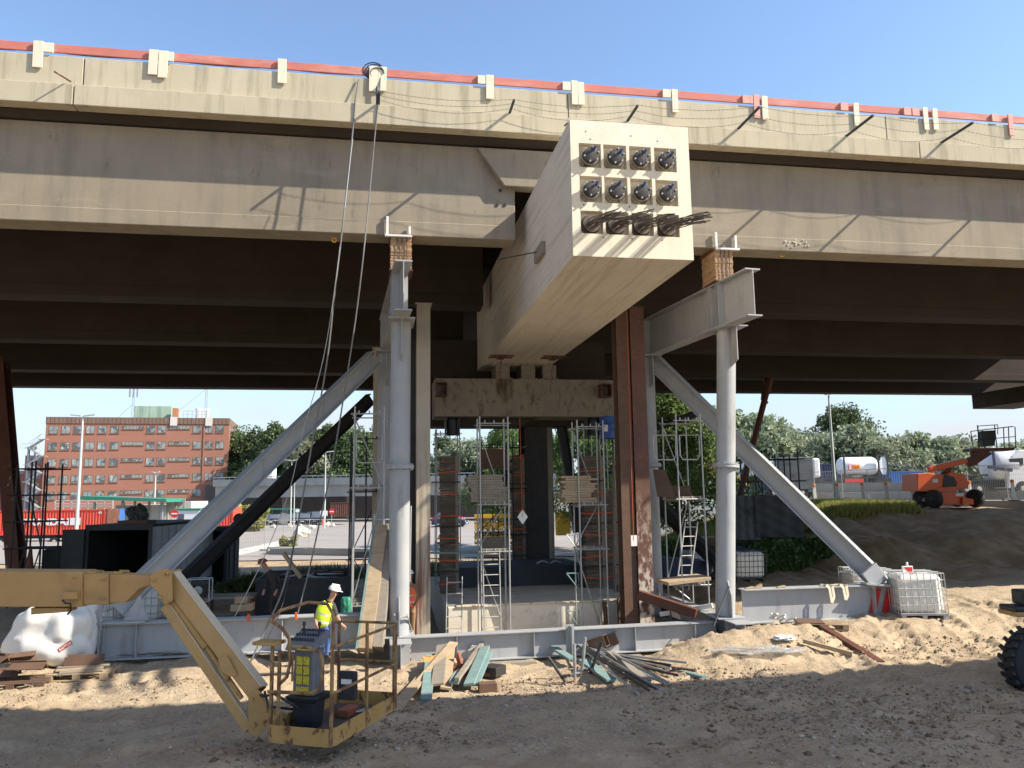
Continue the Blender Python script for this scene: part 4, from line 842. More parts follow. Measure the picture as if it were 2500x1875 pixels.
for pts, r, mm, lb in cabs:
    P = []; pts = [PN(*V(a, b_), n) for a, b_, n in pts]
    for i in range(len(pts)-1):
        p0 = pts[max(i-1, 0)]; p1 = pts[i]; p2 = pts[i+1]; p3 = pts[min(i+2, len(pts)-1)]
        for k in range(4): u = k/4; P.append(.5*((2*p1)+(p2-p0)*u+(2*p0-5*p1+4*p2-p3)*u*u+(3*p1-p0-3*p2+p3)*u**3))
    P.append(pts[-1]); solo('hanging_cable', MB().tube(P, r, 8), mm, lb, 'cable', group='cables hanging from the parapet', smooth=True, rz=TH)
mb = MB()
for k in range(4):
    c = PN(912+k*3, 172+k*2, 19.12-.02*k); R_ = .26-.03*k; mb.tube([c+US*R_*math.cos(a*.35)+UP*R_*.85*math.sin(a*.35)+UN*.01*a*.3 for a in range(19)], .014, 6)
c = PN(921, 212, 19.05); mb.tube([c, c-UP*.6+US*.0], .03, 6)
solo('cable_coil', mb, m_blackp, 'loose coil of black cable hung on the pale parapet boards', 'cable', smooth=True, rz=TH)
for i, (x, y, lb) in enumerate(((816, 586, 'small yellow tag hanging below the girder left of the left column'), (1910, 622, 'small yellow tag hanging below the girder right of the right column'))):
    c = PN(x, y, 20.1); t = thing('hanging_tag', lb, 'tag', c, TH, 'yellow tags below the girder'); part('ring', MB().tube([c+US*.055*math.cos(a)+UP*.055*math.sin(a) for a in [k*.5236 for k in range(13)]], .02, 6), m_yelbox, t); part('wire', MB().tube([c+UP*.06, c+UP*(10.62-c.z)], .005, 4), m_galv, t)
for x, y, n, lb in ((2438, 806, 34.7, 'white floodlight on the dark girder beside the painted number'), (1978, 942, 43, 'white floodlight on the far girder above the lamp post')):
    c = PN(x, y, n); t = thing('floodlight', lb, 'floodlight', c, TH, 'floodlights under the deck'); q_ = US*.18+UP*.12; mb = MB()
    for k in (-1, 1): mb.ob(c+UP*.13*k+US*.05*k, .24, .06, .10, RB@Matrix.Rotation(rad(24), 3, 'Y'))
    part('lamp_panels', mb, m_wht, t, bevel=.01); part('bracket', MB().bar(c+UN*.06, c+UN*.3+UP*.1, .05, .05), m_galv, t)
# ---------------------------------------------------------------- yellow boom lift basket
k_ = .706
A = Vector((-4.24*k_, 14.03*k_, 0)); B = Vector((-3.02*k_, 13.66*k_, 0)); C = Vector((-2.43*k_, 16.12*k_, 0))
e1 = (B-A).normalized(); e2 = (C-B).normalized(); e2 = (e2-e1*e2.dot(e1)).normalized(); LU, LV, ZF = (B-A).length, (C-B).length, 1.22
def bk(u, v, z): return A+e1*u+e2*v+UP*z
Mb = Matrix((e1, e2, UP)).transposed()
bt = thing('boom_lift', 'yellow boom lift at left, its jib bent down to a rusty railed basket', 'boom lift', bk(.45, .9, ZF), math.atan2(e1.y, e1.x))
def rr(u0, u1, v0, v1, z, r=.13, k=5, start=0, full=True):
    P = []
    for cx, cy, a0 in ((u1-r, v0+r, -90), (u1-r, v1-r, 0), (u0+r, v1-r, 90), (u0+r, v0+r, 180)):
        for i in range(k+1): a = rad(a0+90*i/k); P.append(bk(cx+r*math.cos(a), cy+r*math.sin(a), z))
    return P
tb = rr(0, LU, 0, LV, ZF, .12); tt = [p+UP*.2 for p in tb]; ti = rr(.012, LU-.012, .012, LV-.012, ZF+.2, .11); tib = [p-UP*.19 for p in ti]
n_ = len(tb); mb = MB(); mb.add(tb+tt+ti+tib, [(i, (i+1) % n_, (i+1) % n_+n_, i+n_) for i in range(n_)]+[(i+n_, (i+1) % n_+n_, (i+1) % n_+2*n_, i+2*n_) for i in range(n_)]+[(i+2*n_, (i+1) % n_+2*n_, (i+1) % n_+3*n_, i+3*n_) for i in range(n_)])
bk_ = part('toe_board', mb, m_yelrust, bt)
mb = MB().add([p+UP*.012 for p in tib], [tuple(range(n_))]).add(list(tb), [tuple(reversed(range(n_)))])
for i in range(22): mb.bar(bk(.05+.036*i, .1, ZF+.034), bk(.05+.036*i, LV-.1, ZF+.034), .008, .012)
for i in range(30): mb.bar(bk(.03, .08+.055*i, ZF+.026), bk(LU-.03, .08+.055*i, ZF+.026), .008, .008)
part('floor_grating', mb, m_mesh, bt)
rails = MB(); Rr = .019; zt = ZF+1.12; zm = ZF+.60
top = rr(0, LU, 0, LV, zt, .12)
rails.tube([bk(LU-.02, 0.02, zt)]+top[4:18], Rr, 8)
mid = rr(0, LU, 0, LV, zm, .12)
rails.tube(mid[2:18], Rr, 8)
part('guard_rail', rails, m_rail, bt, smooth=True)
for (u, v, h) in ((.05, .05, 1.12), (.17, .02, 1.05), (LU-.03, .03, 1.12), (LU, .85, 1.12), (LU, LV-.14, 1.12), (LU-.02, LV-.05, 1.12), (.42, LV, 1.12), (.03, LV-.08, 1.12), (0, .9, 1.12)):
    part('rail_post', MB().bar(bk(u, v, ZF+.015), bk(u, v, ZF+h), .036, .036, tuple(e1)), m_rail, bt, bevel=.004)
lp = MB(); P = [bk(.25, -.03, zt-.0)]
P = [bk(.30, -.02, zt), bk(.62, -.04, zt-.01), bk(.74, -.05, zt-.05), bk(.79, -.05, zt-.14), bk(.79, -.05, zm+.14), bk(.75, -.05, zm+.05), bk(.64, -.04, zm), bk(.05, -.02, zm-.02)]
lp.tube(P, .021, 8)
P = [bk(.04, .0, zt+.28), bk(.10, .12, zt+.38), bk(.28, .45, zt+.44), bk(.52, .5, zt+.42), bk(.62, .48, zt+.30), bk(.64, .46, zt+.1), bk(.64, .45, zt-.1)]
lp.tube(P, .021, 8); lp.tube([bk(.04, .0, zt+.28), bk(.22, -.02, zt+.20), bk(.32, -.02, zt+.08), bk(.34, -.02, zt-.2), bk(.30, -.02, zt-.36), bk(.2, 0, zt-.44)], .021, 8)
lp.tube([bk(.18, -.03, zm+.45), bk(.38, -.03, zm+.45), bk(.38, -.03, zm+.12)], .014, 6)
part('bent_hoops', lp, m_rail, bt, smooth=True)
part('corner_shelf', MB().ob(bk(.02, .02, zt+.02), .16, .12, .02, Mb), m_yelrust, bt, bevel=.01)
# console
cn = MB(); cu, cv = .40, .62
def cbx(u0, u1, v0, v1, z0, z1, ins=0): return [bk(u0, v0, z0), bk(u1, v0, z0), bk(u1, v1, z0), bk(u0, v1, z0), bk(u0+ins, v0+ins, z1), bk(u1-ins, v0+ins, z1), bk(u1-ins, v1-ins, z1), bk(u0+ins, v1-ins, z1)]
cn.hexa(cbx(.10, .40, .42, .70, ZF+.44, ZF+.98, .01)); pc = part('control_console', cn, m_plast, bt, bevel=.02)
part('console_head', MB().hexa([bk(.02, .34, ZF+.98), bk(.46, .34, ZF+.98), bk(.46, .74, ZF+1.10), bk(.02, .74, ZF+1.10), bk(.05, .37, ZF+1.08), bk(.43, .37, ZF+1.08), bk(.43, .72, ZF+1.20), bk(.05, .72, ZF+1.20)]), m_plast, bt, bevel=.02)
mb = MB()
for i in range(9):
    for j in range(3): c = bk(.08+i*.038, .42+j*.12, ZF+1.095+j*.036); mb.lathe(c, UP, [(0, .013), (.035, .013)], 8)
mb.lathe(bk(.36, .6, ZF+1.13), UP, [(0, .02), (.05, .012), (.12, .012), (.13, .024), (.17, .018)], 8); mb.lathe(bk(.14, .6, ZF+1.13), UP, [(0, .02), (.05, .012), (.12, .012), (.13, .024), (.17, .018)], 8)
part('joysticks_and_switches', mb, m_blackp, bt)
mb = MB()
for i in range(3):
    for j in range(2): mb.hexa(cbx(.16+j*.095, .245+j*.095, .4085+i*.0, .4125, ZF+.58+i*.115, ZF+.68+i*.115))
mb.hexa(cbx(.16, .34, .4085, .4125, ZF+.455, ZF+.55)).hexa([bk(.2, .3345, ZF+1.0), bk(.4, .3345, ZF+1.0), bk(.4, .339, ZF+1.0), bk(.2, .339, ZF+1.0), bk(.2, .345, ZF+1.05), bk(.4, .345, ZF+1.05), bk(.4, .349, ZF+1.05), bk(.2, .349, ZF+1.05)])
m_sticker = mat('yellow_sticker', (.62, .52, .04), .6, var=.1, vs=20, layers=[((.05, .05, .05), (55, 55, 55), .56, .60, .8)])
part('warning_stickers', mb, m_sticker, pc)
part('console_foot', MB().hexa(cbx(.06, .46, .38, .74, ZF+.36, ZF+.44, -.03)).hexa(cbx(.12, .38, .46, .68, ZF+.02, ZF+.358, -.03)), m_blackp, bt, bevel=.02)
mb = MB().hexa(cbx(.60, .84, .66, .74, ZF+.36, ZF+.70, .004)); dbx = part('document_box', mb, m_blackp, bt, bevel=.012)
part('paper_label', MB().hexa(cbx(.645, .79, .658, .661, ZF+.55, ZF+.61)), m_wht, dbx)
mb = MB().hexa(cbx(.40, .56, 1.0, 1.3, ZF+.045, ZF+.14)); part('floor_box', mb, m_brickred, bt, bevel=.01)
mb = MB()
for k in range(3): mb.tube([bk(.35+.1*k, 1.1+.1*k, ZF+.06), bk(.6, 1.25+.08*k, ZF+.07), bk(.8, 1.45-.05*k, ZF+.06)], .012, 6)
part('loose_cables', mb, m_galv, bt, smooth=True)
# jib and main boom
YJ = 10.75
def q_(x, y, Y=YJ): return PY(x, y, Y)
J0, J1 = q_(414, 1408, 10.8), q_(630, 1690, 10.45); dj = (J1-J0).normalized(); un = Vector((0, 1, 0)); un = (un-dj*un.dot(dj)).normalized(); upj = un.cross(dj)*-1
if upj.z < 0: upj = -upj
jb = MB().bar(J0, J1, .20, .20, tuple(upj)); part('jib_arm', jb, m_yel, bt, bevel=.012)
part('jib_lit_top', MB().bar(J0+upj*.108, J1+upj*.108, .205, .012, tuple(upj)), m_yelskylit, bt)  # thin plate holding the painted sky light along the jib top
part('jib_end_cap', MB().bar(J1, J1+dj*.012, .17, .17, tuple(upj)), m_rust, bt)
L0, L1 = q_(405, 1478, 10.72), q_(610, 1780, 10.4); part('link_arm', MB().bar(L0, L1, .10, .125, tuple(upj)), m_yel, bt, bevel=.008)
part('link_lit_top', MB().bar(L0+upj*.068+dj*.05, L1+upj*.068-dj*.1, .104, .008, tuple(upj)), m_yelskylit, bt)  # same painted sky light along the link arm
part('jib_cylinder', MB().tube([q_(412, 1448), q_(505, 1580, 10.6)], .06, 14).tube([q_(505, 1580, 10.6), q_(590, 1705, 10.45)], .032, 12), m_yelrust, bt, smooth=True)
def plate(pts, Y, th, mt, nm): part(nm, MB().prism([q_(x, y, Y) for x, y in pts][::-1], Vector((0, th, 0))), mt, bt, bevel=.004)
for Y in (10.56, 10.94):
    plate([(366, 1406), (378, 1397), (398, 1388), (412, 1390), (419, 1398), (421, 1466), (406, 1476), (393, 1462), (385, 1445), (366, 1428)], Y, .02, m_yel, 'knuckle_plate')
plate([(532, 1610), (552, 1600), (580, 1650), (560, 1652), (540, 1640)], 10.38, .02, m_yel, 'jib_lug')
for Y in (10.28, 10.52): plate([(606, 1700), (622, 1680), (650, 1700), (652, 1775), (625, 1800), (606, 1790)], Y, .02, m_yel, 'basket_mount_plate')
mb = MB()
for x, y in ((373, 1417), (404, 1402), (389, 1459), (402, 1472)): mb.lathe(q_(x, y, 10.52), (0, 1, 0), [(0, .014), (.012, .014), (.02, .03), (.44, .03)], 10)
mb.lathe(q_(612, 1708, 10.25), (0, 1, 0), [(0, .03), (.3, .03)], 10).lathe(q_(618, 1770, 10.25), (0, 1, 0), [(0, .03), (.3, .03)], 10)
part('hinge_pins', mb, m_yelrust, bt, smooth=True)
part('rotator', MB().tube([bk(-.12, .35, ZF+.12), bk(-.02, .35, ZF+.12)], .09, 14).bar(q_(640, 1745, 10.4), bk(.02, .35, ZF+.14), .16, .16), m_yelrust, bt)
def bx(x0, x1, y0, y1, Y, d, mt, nm, bev=.01, y0b=None, y1b=None):
    y0b = y0 if y0b is None else y0b; y1b = y1 if y1b is None else y1b
    a, b_, c, e = q_(x0, y1, Y), q_(x1, y1b, Y), q_(x1, y0b, Y), q_(x0, y0, Y)
    part(nm, MB().prism([e, c, b_, a][::-1], Vector((0, d, 0))), mt, bt, bevel=bev)
bx(-420, 200, 1392, 1482, 10.7, .38, m_yel, 'main_boom', y0b=1396)
bx(203, 264, 1401, 1477, 10.73, .33, m_yel, 'boom_section')
part('boom_tip', MB().prism([q_(x, y, 10.76) for x, y in ((267, 1402), (366, 1405), (366, 1429), (340, 1437), (306, 1471), (267, 1473))][::-1], Vector((0, .27, 0))), m_yel, bt, bevel=.008)
bx(75, 165, 1484, 1501, 10.78, .25, m_yel, 'boom_cable_tray', y1b=1494)
mb = MB()
for x0 in (203, 267): mb.bar(q_(x0+2, 1398, 10.72)+Vector((0, .06, 0)), q_(x0+26, 1399, 10.72)+Vector((0, .06, 0)), .03, .025).bar(q_(x0+2, 1398, 10.72)+Vector((0, .25, 0)), q_(x0+26, 1399, 10.72)+Vector((0, .25, 0)), .03, .025)
for x, y in ((180, 1411), (190, 1411), (246, 1416), (254, 1416), (242, 1462), (252, 1462), (188, 1467)): mb.ball(q_(x, y, 10.7), .014, 8, 6)
part('wear_pads_and_bolts', mb, m_yelrust, bt)
bx(151, 187, 1446, 1464, 10.60, .095, m_yel, 'junction_box', .012)
part('box_cable', MB().tube([q_(152, 1465, 10.62), q_(160, 1473, 10.62), q_(172, 1473, 10.64), q_(173, 1490, 10.66), q_(165, 1500, 10.75)], .012, 6), m_blackp, bt, smooth=True)
part('hydraulic_hoses', MB().tube([J1+Vector((0, -.05, .0)), q_(643, 1700, 10.2), bk(0, .2, ZF+.5), bk(.2, .4, ZF+.3)], .018, 6).tube([q_(646, 1688, 10.3), q_(655, 1725, 10.2), bk(.1, .5, ZF+.25)], .018, 6), m_blackp, bt, smooth=True)

# ---------------------------------------------------------------- caged tanks
def ibc(label, loc, rz, mt=m_ibc, cage=m_galv, sc=(1, 1, 1), tilt=0):
    t = thing('caged_tank', label, 'liquid tank', loc, rz, 'caged plastic tanks on the site')
    o = Vector(loc); M = Matrix.Rotation(rz, 3, 'Z')
    def L_(x, y, z): return o+M@Vector((x*sc[0]+z*tilt, y*sc[1], z*sc[2]))
    def lb(mb, x0, x1, y0, y1, z0, z1): return mb.hexa([L_(x0, y0, z0), L_(x1, y0, z0), L_(x1, y1, z0), L_(x0, y1, z0), L_(x0, y0, z1), L_(x1, y0, z1), L_(x1, y1, z1), L_(x0, y1, z1)])
    mb = MB(); k = 10; rows = []
    for i in range(13):                                     # bottle: bulging between the bars
        z = .17+i*.075; ring = []; ins = .0 if 0 < i < 12 else .06
        for j in range(64):
            a = 2*math.pi*j/64; cx = abs(math.cos(a))**.28*math.copysign(1, math.cos(a)); sy = abs(math.sin(a))**.28*math.copysign(1, math.sin(a))
            bl = .010*math.sin(j*math.pi*2/8); ring.append(L_(cx*(.555-ins+bl), sy*(.455-ins+bl), z))
        rows.append(ring)
    n = 64; mb.add([p for r in rows for p in r], [(i*n+j, i*n+(j+1) % n, (i+1)*n+(j+1) % n, (i+1)*n+j) for i in range(12) for j in range(n)]+[tuple(range(12*n, 13*n)), tuple(reversed(range(n)))])
    part('plastic_tank', mb, mt, t, smooth=True); part('lid', MB().lathe(L_(0, 0, 1.07), UP, [(0, .12), (.04, .12), (.05, .1)], 16), m_dkbox, t)
    mb = MB()
    for z in (.16, .36, .56, .76, .96, 1.12):
        mb.tube([L_(-.6, -.5, z), L_(.6, -.5, z), L_(.6, .5, z), L_(-.6, .5, z), L_(-.6, -.5, z)], .011, 6)
    for i in range(8):
        for y in (-.5, .5): x = -.6+1.2*i/7; mb.tube([L_(x, y, .14), L_(x, y, 1.12)], .010, 6)
    for i in range(1, 6):
        for x in (-.6, .6): y = -.5+i/6; mb.tube([L_(x, y, .14), L_(x, y, 1.12)], .010, 6)
    for y in (-.2, .2): mb.tube([L_(-.6, y, 1.125), L_(.6, y, 1.125)], .012, 6)
    part('cage', mb, cage, t, smooth=True)
    mb = MB()
    for x in (-.53, 0, .53): lb(mb, x-.06, x+.06, -.48, .48, 0, .11)
    lb(mb, -.6, .6, -.5, .5, .112, .14); part('pallet_base', mb, cage, t); return t
p = gp(2268, 1514); ibc('white caged tank standing at the right end of the sunlit base girder', (p.x, p.y+.6, p.z-.02), rad(-3), tilt=-.05, sc=(1, 1, 1.06))
p = PY(2112, 1420, 25.5); ibc('white caged tank half hidden behind the foot of the right brace', (p.x, p.y, p.z-.7), rad(3))
p = PY(1822, 1418, 27.5); ibc('shaded caged tank with dark cage just right of the right column', (p.x, p.y, p.z), rad(5), cage=m_darksteel, sc=(.85, 1, .9), tilt=.03)
p = PY(1700, 1378, 33); ibc('distant bluish caged tank seen through the right scaffold', (p.x, p.y, p.z-.5), rad(10), cage=m_darksteel)
p = PY(350, 1492, 22.5); ibc('shaded caged tank behind the boom elbow on the left', (p.x, p.y, p.z-.35), 0)
p = PY(245, 1500, 22.0); ibc('shaded caged tank behind the boom left of the brace foot', (p.x, p.y, p.z-.35), 0)
t = thing('warning_beacon', 'red and white warning board with lamp on top of the right caged tank', 'warning light', PY(2217, 1408, 21.9))
c = PY(2217, 1396, 21.6); part('board', MB().wb(c.x-.14, c.x+.14, c.y, c.y+.06, c.z-.15, c.z+.15), m_wht, t, bevel=.01)
part('red_triangle', MB().prism([(c.x-.11, c.y-.002, c.z+.12), (c.x+.12, c.y-.002, c.z+.12), (c.x+.12, c.y-.002, c.z-.12)], (0, -.003, 0)), m_red, t)
part('lamp', MB().lathe((c.x, c.y+.03, c.z+.15), UP, [(0, .03), (.08, .03), (.1, .02)], 10), m_wht, t)

# ---------------------------------------------------------------- bulk bag, pallets, timber
def cloth(name, c, rx, ry, rz_, seed, mt, label, cat, amp=.16, flat=.1, pw=.6, seg=48, ring=30, rz=0, fold=1.0):
    mb = MB(); o = Vector(c)
    for i in range(ring+1):
        a = math.pi*i/ring
        for j in range(seg):
            b_ = 2*math.pi*j/seg; d = Vector((math.sin(a)*math.cos(b_), math.sin(a)*math.sin(b_), math.cos(a)))
            k = (abs(d.x)**(2/pw)+abs(d.y)**(2/pw)+abs(d.z)**(2/pw))**(-pw/2); q = d*k
            f = 1+amp*(noise.noise(q*1.8+Vector((seed, 0, 0))))+fold*(amp*.5*abs(noise.noise(q*4.5+Vector((0, seed, 0))))+amp*.25*noise.noise(q*10))+(1-fold)*(.035*noise.noise(Vector((q.x*5, q.y*5, q.z*1.2)))+.02*noise.noise(q*7))
            if a < 1.6: f += .04*math.sin(b_*7+seed)*math.sin(a)
            f += amp*.15*(.2-abs(noise.noise(Vector((q.x*2.2+seed, q.y*2.2, q.z*.9)))+.0))*1.2; v = Vector((q.x*rx, q.y*ry, q.z*rz_))*f; v.z = max(v.z, -rz_*(1-flat)); mb.v.append(o+v)
    for i in range(ring):
        for j in range(seg):
            a, b_ = i*seg+j, i*seg+(j+1) % seg; mb.f.append((a, a+seg, b_+seg, b_)); mb.m.append(0)
    return solo(name, mb, mt, label, cat, smooth=True, rz=rz) if label else mb
p = gp(85, 1642); cb_ = p+Vector((0, .75, .66))
t = thing('bulk_bag', 'big white woven bulk bag with red print bulging beside the left pallet', 'bulk bag', p+Vector((0, .75, 0)))
mb = cloth('', cb_, .82, .62, .68, 3.0, None, None, None, amp=.16, fold=.3, seg=72, ring=44)
for i, v in enumerate(mb.v):          # slumps out to the left at the bottom
    f = max(0, (cb_.z+.5-v.z)); v.x -= f*.35*(1 if v.x < cb_.x else .0)
part('bag', mb, m_fabric, t, smooth=True)
from mathutils.bvhtree import BVHTree
bvh = BVHTree.FromPolygons(mb.v, mb.f)
def drape(m, px0, py0, dx, dy, sc, off=.008):
    out = MB()
    for v in m.v:
        x = px0+dx[0]*v.x*sc+dy[0]*v.y*sc; y = py0+dx[1]*v.x*sc+dy[1]*v.y*sc; d = ray(x, y).normalized(); h = bvh.ray_cast(CAM, d)
        out.v.append((h[0]-d*(off+max(0, v.z))) if h[0] else PY(x, y, cb_.y-.5))
    out.f = m.f; out.m = m.m; return out
lab = text_mb('RAPTOR', 1, (0, 0, 0), (1, 0, 0), (0, 1, 0), 0, .02)
for v in lab.v: v.z = .004
band = MB(); nb = 16
band.add([(-.35+4.4*i/nb, -.25+1.25*j/2, 0) for j in range(3) for i in range(nb+1)], [(j*(nb+1)+i, j*(nb+1)+i+1, (j+1)*(nb+1)+i+1, (j+1)*(nb+1)+i) for j in range(2) for i in range(nb)])
for (x0, y0, ddx, ddy, sc) in ((146, 1590, (.83, -.56), (-.40, -.8), 9.0), (40, 1617, (.93, -.36), (-.3, -.9), 9.0)):
    part('red_label', drape(band, x0, y0, ddx, ddy, sc), m_redpr, t); part('lettering', drape(lab, x0, y0, ddx, ddy, sc, .014), m_wht, t)
# wire cage behind the bag
mb = MB(); a_ = cb_+Vector((.9, .1, -.66))
for i in range(6): mb.tube([a_+Vector((.0, .18*i, .05)), a_+Vector((.02, .18*i, 1.25))], .011, 6)
for z in (.1, .35, .6, .85, 1.1, 1.25): mb.tube([a_+Vector((0, 0, z)), a_+Vector((0, .95, z))], .011, 6).tube([a_+Vector((-1.4, .95, z)), a_+Vector((0, .95, z))], .011, 6)
mb.tube([a_+Vector((-1.45, .3, 1.27)), a_+Vector((-1.2, .9, 1.3)), a_+Vector((0, .95, 1.26))], .015, 6)
solo('wire_cage', mb, m_galv, 'empty galvanised wire cage behind the white bulk bag', 'cage')
def pallet(label, loc, rz, mt=m_wood, L_=1.2, W_=.8, group='wooden pallets on the sand'):
    t = thing('pallet', label, 'pallet', loc, rz, group); o = Vector(loc); M = Matrix.Rotation(rz, 3, 'Z')
    g = lambda x, y, z: o+M@Vector((x, y, z)); mb = MB()
    for y in (-W_/2+.05, 0, W_/2-.05):
        mb.ob(g(0, y, .011), L_/2, .05, .011, M)
        for x in (-L_/2+.07, 0, L_/2-.07): mb.ob(g(x, y, .061), .07, .05, .038, M)
    part('runners', mb, mt, t); mb = MB()
    for x in (-L_/2+.07, 0, L_/2-.07): mb.ob(g(x, 0, .111), .07, W_/2, .011, M)
    part('cross_boards', mb, mt, t); mb = MB()
    for i in range(5): mb.ob(g(random.uniform(-.01, .01), -W_/2+.06+i*(W_-.12)/4, .1335), L_/2, .05, .011, M)
    part('top_boards', mb, mt, t, bevel=.002); return g, M
p = gp(182, 1662); g, M_ = pallet('wooden pallet below the white bag carrying a few boards and steel plates', (p.x, p.y+.35, p.z), rad(6))
for i in range(5):
    l, w2 = random.uniform(.35, .55), .07; a = rad(random.uniform(-8, 14)); Mx = Matrix.Rotation(a, 3, 'Z')@M_
    solo('board', MB().ob(g(random.uniform(-.15, .15), -.25+.13*i, .165+.026*(i % 3)), l, w2, .012, Mx), m_wood if i % 2 else m_greywood, 'loose short board on the left pallet under the steel plates', 'board', group='boards on the left pallet')
for i in range(2):
    solo('steel_plate', MB().ob(g(-.05+.02*i, .02+.12*i, .30+.03*i), .36, .012, .10, Matrix.Rotation(rad(4+3*i), 3, 'Z')@Matrix.Rotation(rad(-14), 3, 'X')@M_), m_darkwood, ('front' if i == 0 else 'rear')+' brown plate standing on edge on the left pallet', 'plate', bevel=.003, group='brown plates on the left pallet')
p = gp(30, 1690); g, M_ = pallet('pallet cut by the left picture edge under rusty angle plates', (p.x-.2, p.y+.45, p.z), rad(14), m_darkwood)
for i, (x, y, a, b_) in enumerate(((-.35, .1, 20, 35), (.1, .25, -15, -30), (.2, -.1, 5, 22), (-.2, .45, 40, -20), (-.5, .3, -30, 30))):
    solo('rusty_angle', MB().ob(g(x, y, .27+.07*i), .34, .13, .008, Matrix.Rotation(rad(a), 3, 'Z')@Matrix.Rotation(rad(b_), 3, 'X')).ob(g(x, y+.14, .27+.07*i), .34, .008, .09, Matrix.Rotation(rad(a), 3, 'Z')@Matrix.Rotation(rad(b_), 3, 'X')), m_darkwood, 'rusty brown folded plate in the heap at the left edge', 'plate', group='rusty plates at the left edge')
p = gp(2018, 1538); g, M_ = pallet('sunlit pallet with a dark sheet lying before the right base girder', (p.x, p.y+.35, p.z), rad(-12))
solo('plywood_sheet', MB().ob(g(-.28, .02, .158), .32, .4, .009, M_), m_darkwood, 'dark plywood sheet on the left half of the sunlit pallet', 'sheet')
a, b_ = gp(2010, 1540, .12), gp(2152, 1622, .06); t = thing('steel_channel', 'maroon steel channel lying diagonally from the sunlit pallet into the shade', 'steel beam', a)
part('channel', MB().bar(a, b_, .16, .012).bar(a, b_, .012, .11, (0, 0, 1), (.08, -.05)).bar(a, b_, .012, .11, (0, 0, 1), (-.08, -.05)), m_rust, t)
def lying(name, px0, py0, px1, py1, w2, h, mt, label, cat, z0=.02, z1=.02, group=None, tube=False, roll=0):
    a, b_ = gp(px0, py0, z0+h/2), gp(px1, py1, z1+h/2); upd = (math.sin(roll), 0, math.cos(roll))
    mb = MB().tube([a, b_], w2/2, 10) if tube else MB().bar(a, b_, w2, h, upd)
    return solo(name, mb, mt, label, cat, group=group, smooth=tube, bevel=0 if tube else .003)
lying('timber_beam', 1962, 1575, 2082, 1607, .12, .09, m_wood, 'thin timber half buried on the gravel mound left of the maroon channel', 'timber', .05, .05)
lying('yellow_pole', 1832, 1524, 1925, 1519, .04, .04, m_yelbox, 'thin yellow pole lying before the right base girder', 'pole', tube=True)
lying('steel_tube', 560, 1655, 900, 1640, .05, .05, m_darksteel, 'thin dark tube on the sand behind the basket', 'tube', tube=True)
# heap of planks left of centre (planks, a yellow form panel, a red bracket, clamps)
GH = 'plank heap right of the basket'
H1 = [(1000, 1700, 1108, 1618, .20, .05, m_wood, 'pale', .02, .42), (960, 1745, 1030, 1660, .22, .05, m_wood, 'w', .02, .05), (1040, 1718, 1052, 1630, .22, .06, m_teal, 't', .03, .25),
      (1068, 1695, 1080, 1615, .26, .05, m_greywood, 'g', .16, .34), (1088, 1692, 1100, 1612, .22, .05, m_wood, 'w', .06, .3), (1145, 1692, 1185, 1618, .22, .05, m_teal, 't', .14, .34),
      (1160, 1688, 1195, 1625, .16, .05, m_teal, 't', .10, .28), (1115, 1692, 1190, 1600, .10, .08, m_greywood, 'g', .22, .42), (1098, 1676, 1165, 1636, .2, .04, m_greywood, 'g', .1, .24),
      (1060, 1640, 1180, 1632, .12, .1, m_darkwood, 'd', .05, .05), (1065, 1605, 1180, 1610, .1, .1, m_darkwood, 'd', .15, .15), (1108, 1690, 1120, 1670, .2, .05, m_teal, 't', .16, .2), (1130, 1650, 1210, 1655, .14, .08, m_darkwood, 'd', .03, .03)]
nmx = {'t': 'turquoise painted plank', 'g': 'weathered grey plank', 'w': 'dusty brown plank', 'pale': 'long pale plank', 'd': 'dark timber'}
for i, (x0, y0, x1, y1, w2, h, mt, c, a, b_) in enumerate(H1):
    lying('plank', x0, y0, x1, y1, w2, h, mt, nmx[c]+' in the heap of planks right of the yellow basket', 'plank', a, b_, GH, roll=random.uniform(-.15, .15))
c = gp(1068, 1652, .33); solo('form_panel', MB().ob(c, .30, .18, .012, Matrix.Rotation(rad(20), 3, 'Z')@Matrix.Rotation(rad(30), 3, 'X')), m_yelrust, 'scuffed yellow form panel on top of the plank heap', 'panel')
c = gp(1122, 1655, .36); solo('red_bracket', MB().ob(c, .025, .12, .17, Matrix.Rotation(rad(20), 3, 'Z')@Matrix.Rotation(rad(-50), 3, 'X')).ob(c+Vector((-.05, -.1, -.1)), .09, .03, .02, Matrix.Rotation(rad(30), 3, 'Z')), m_brickred, 'faded red bracket with a light handle on the plank heap', 'bracket')
solo('metal_box', MB().ob(gp(1205, 1650, .12), .20, .22, .10, Matrix.Rotation(rad(-30), 3, 'Z')), m_darksteel, 'dark metal box at the right side of the plank heap', 'metal box', bevel=.01)
solo('timber_block', MB().ob(gp(1190, 1690, .1), .18, .12, .09, Matrix.Rotation(rad(10), 3, 'Z')), m_darkwood, 'squared dark timber block under the turquoise planks', 'timber')
for i in range(7):
    x = 1085+random.uniform(0, 110); y = 1592+random.uniform(-6, 28); c = gp(x, y, .28+random.uniform(0, .15)); d = Vector((random.uniform(-1, 1), random.uniform(-.5, .5), random.uniform(-.3, .5))).normalized()
    solo('scaffold_clamp', MB().tube([c-d*.12, c+d*.12], .03, 8).lathe(c, d.orthogonal(), [(0, .075), (.03, .075), (.05, .05)], 12), m_galv, 'small dusty scaffold coupler lying on the plank heap', 'coupler', group='couplers on the plank heap', smooth=True)
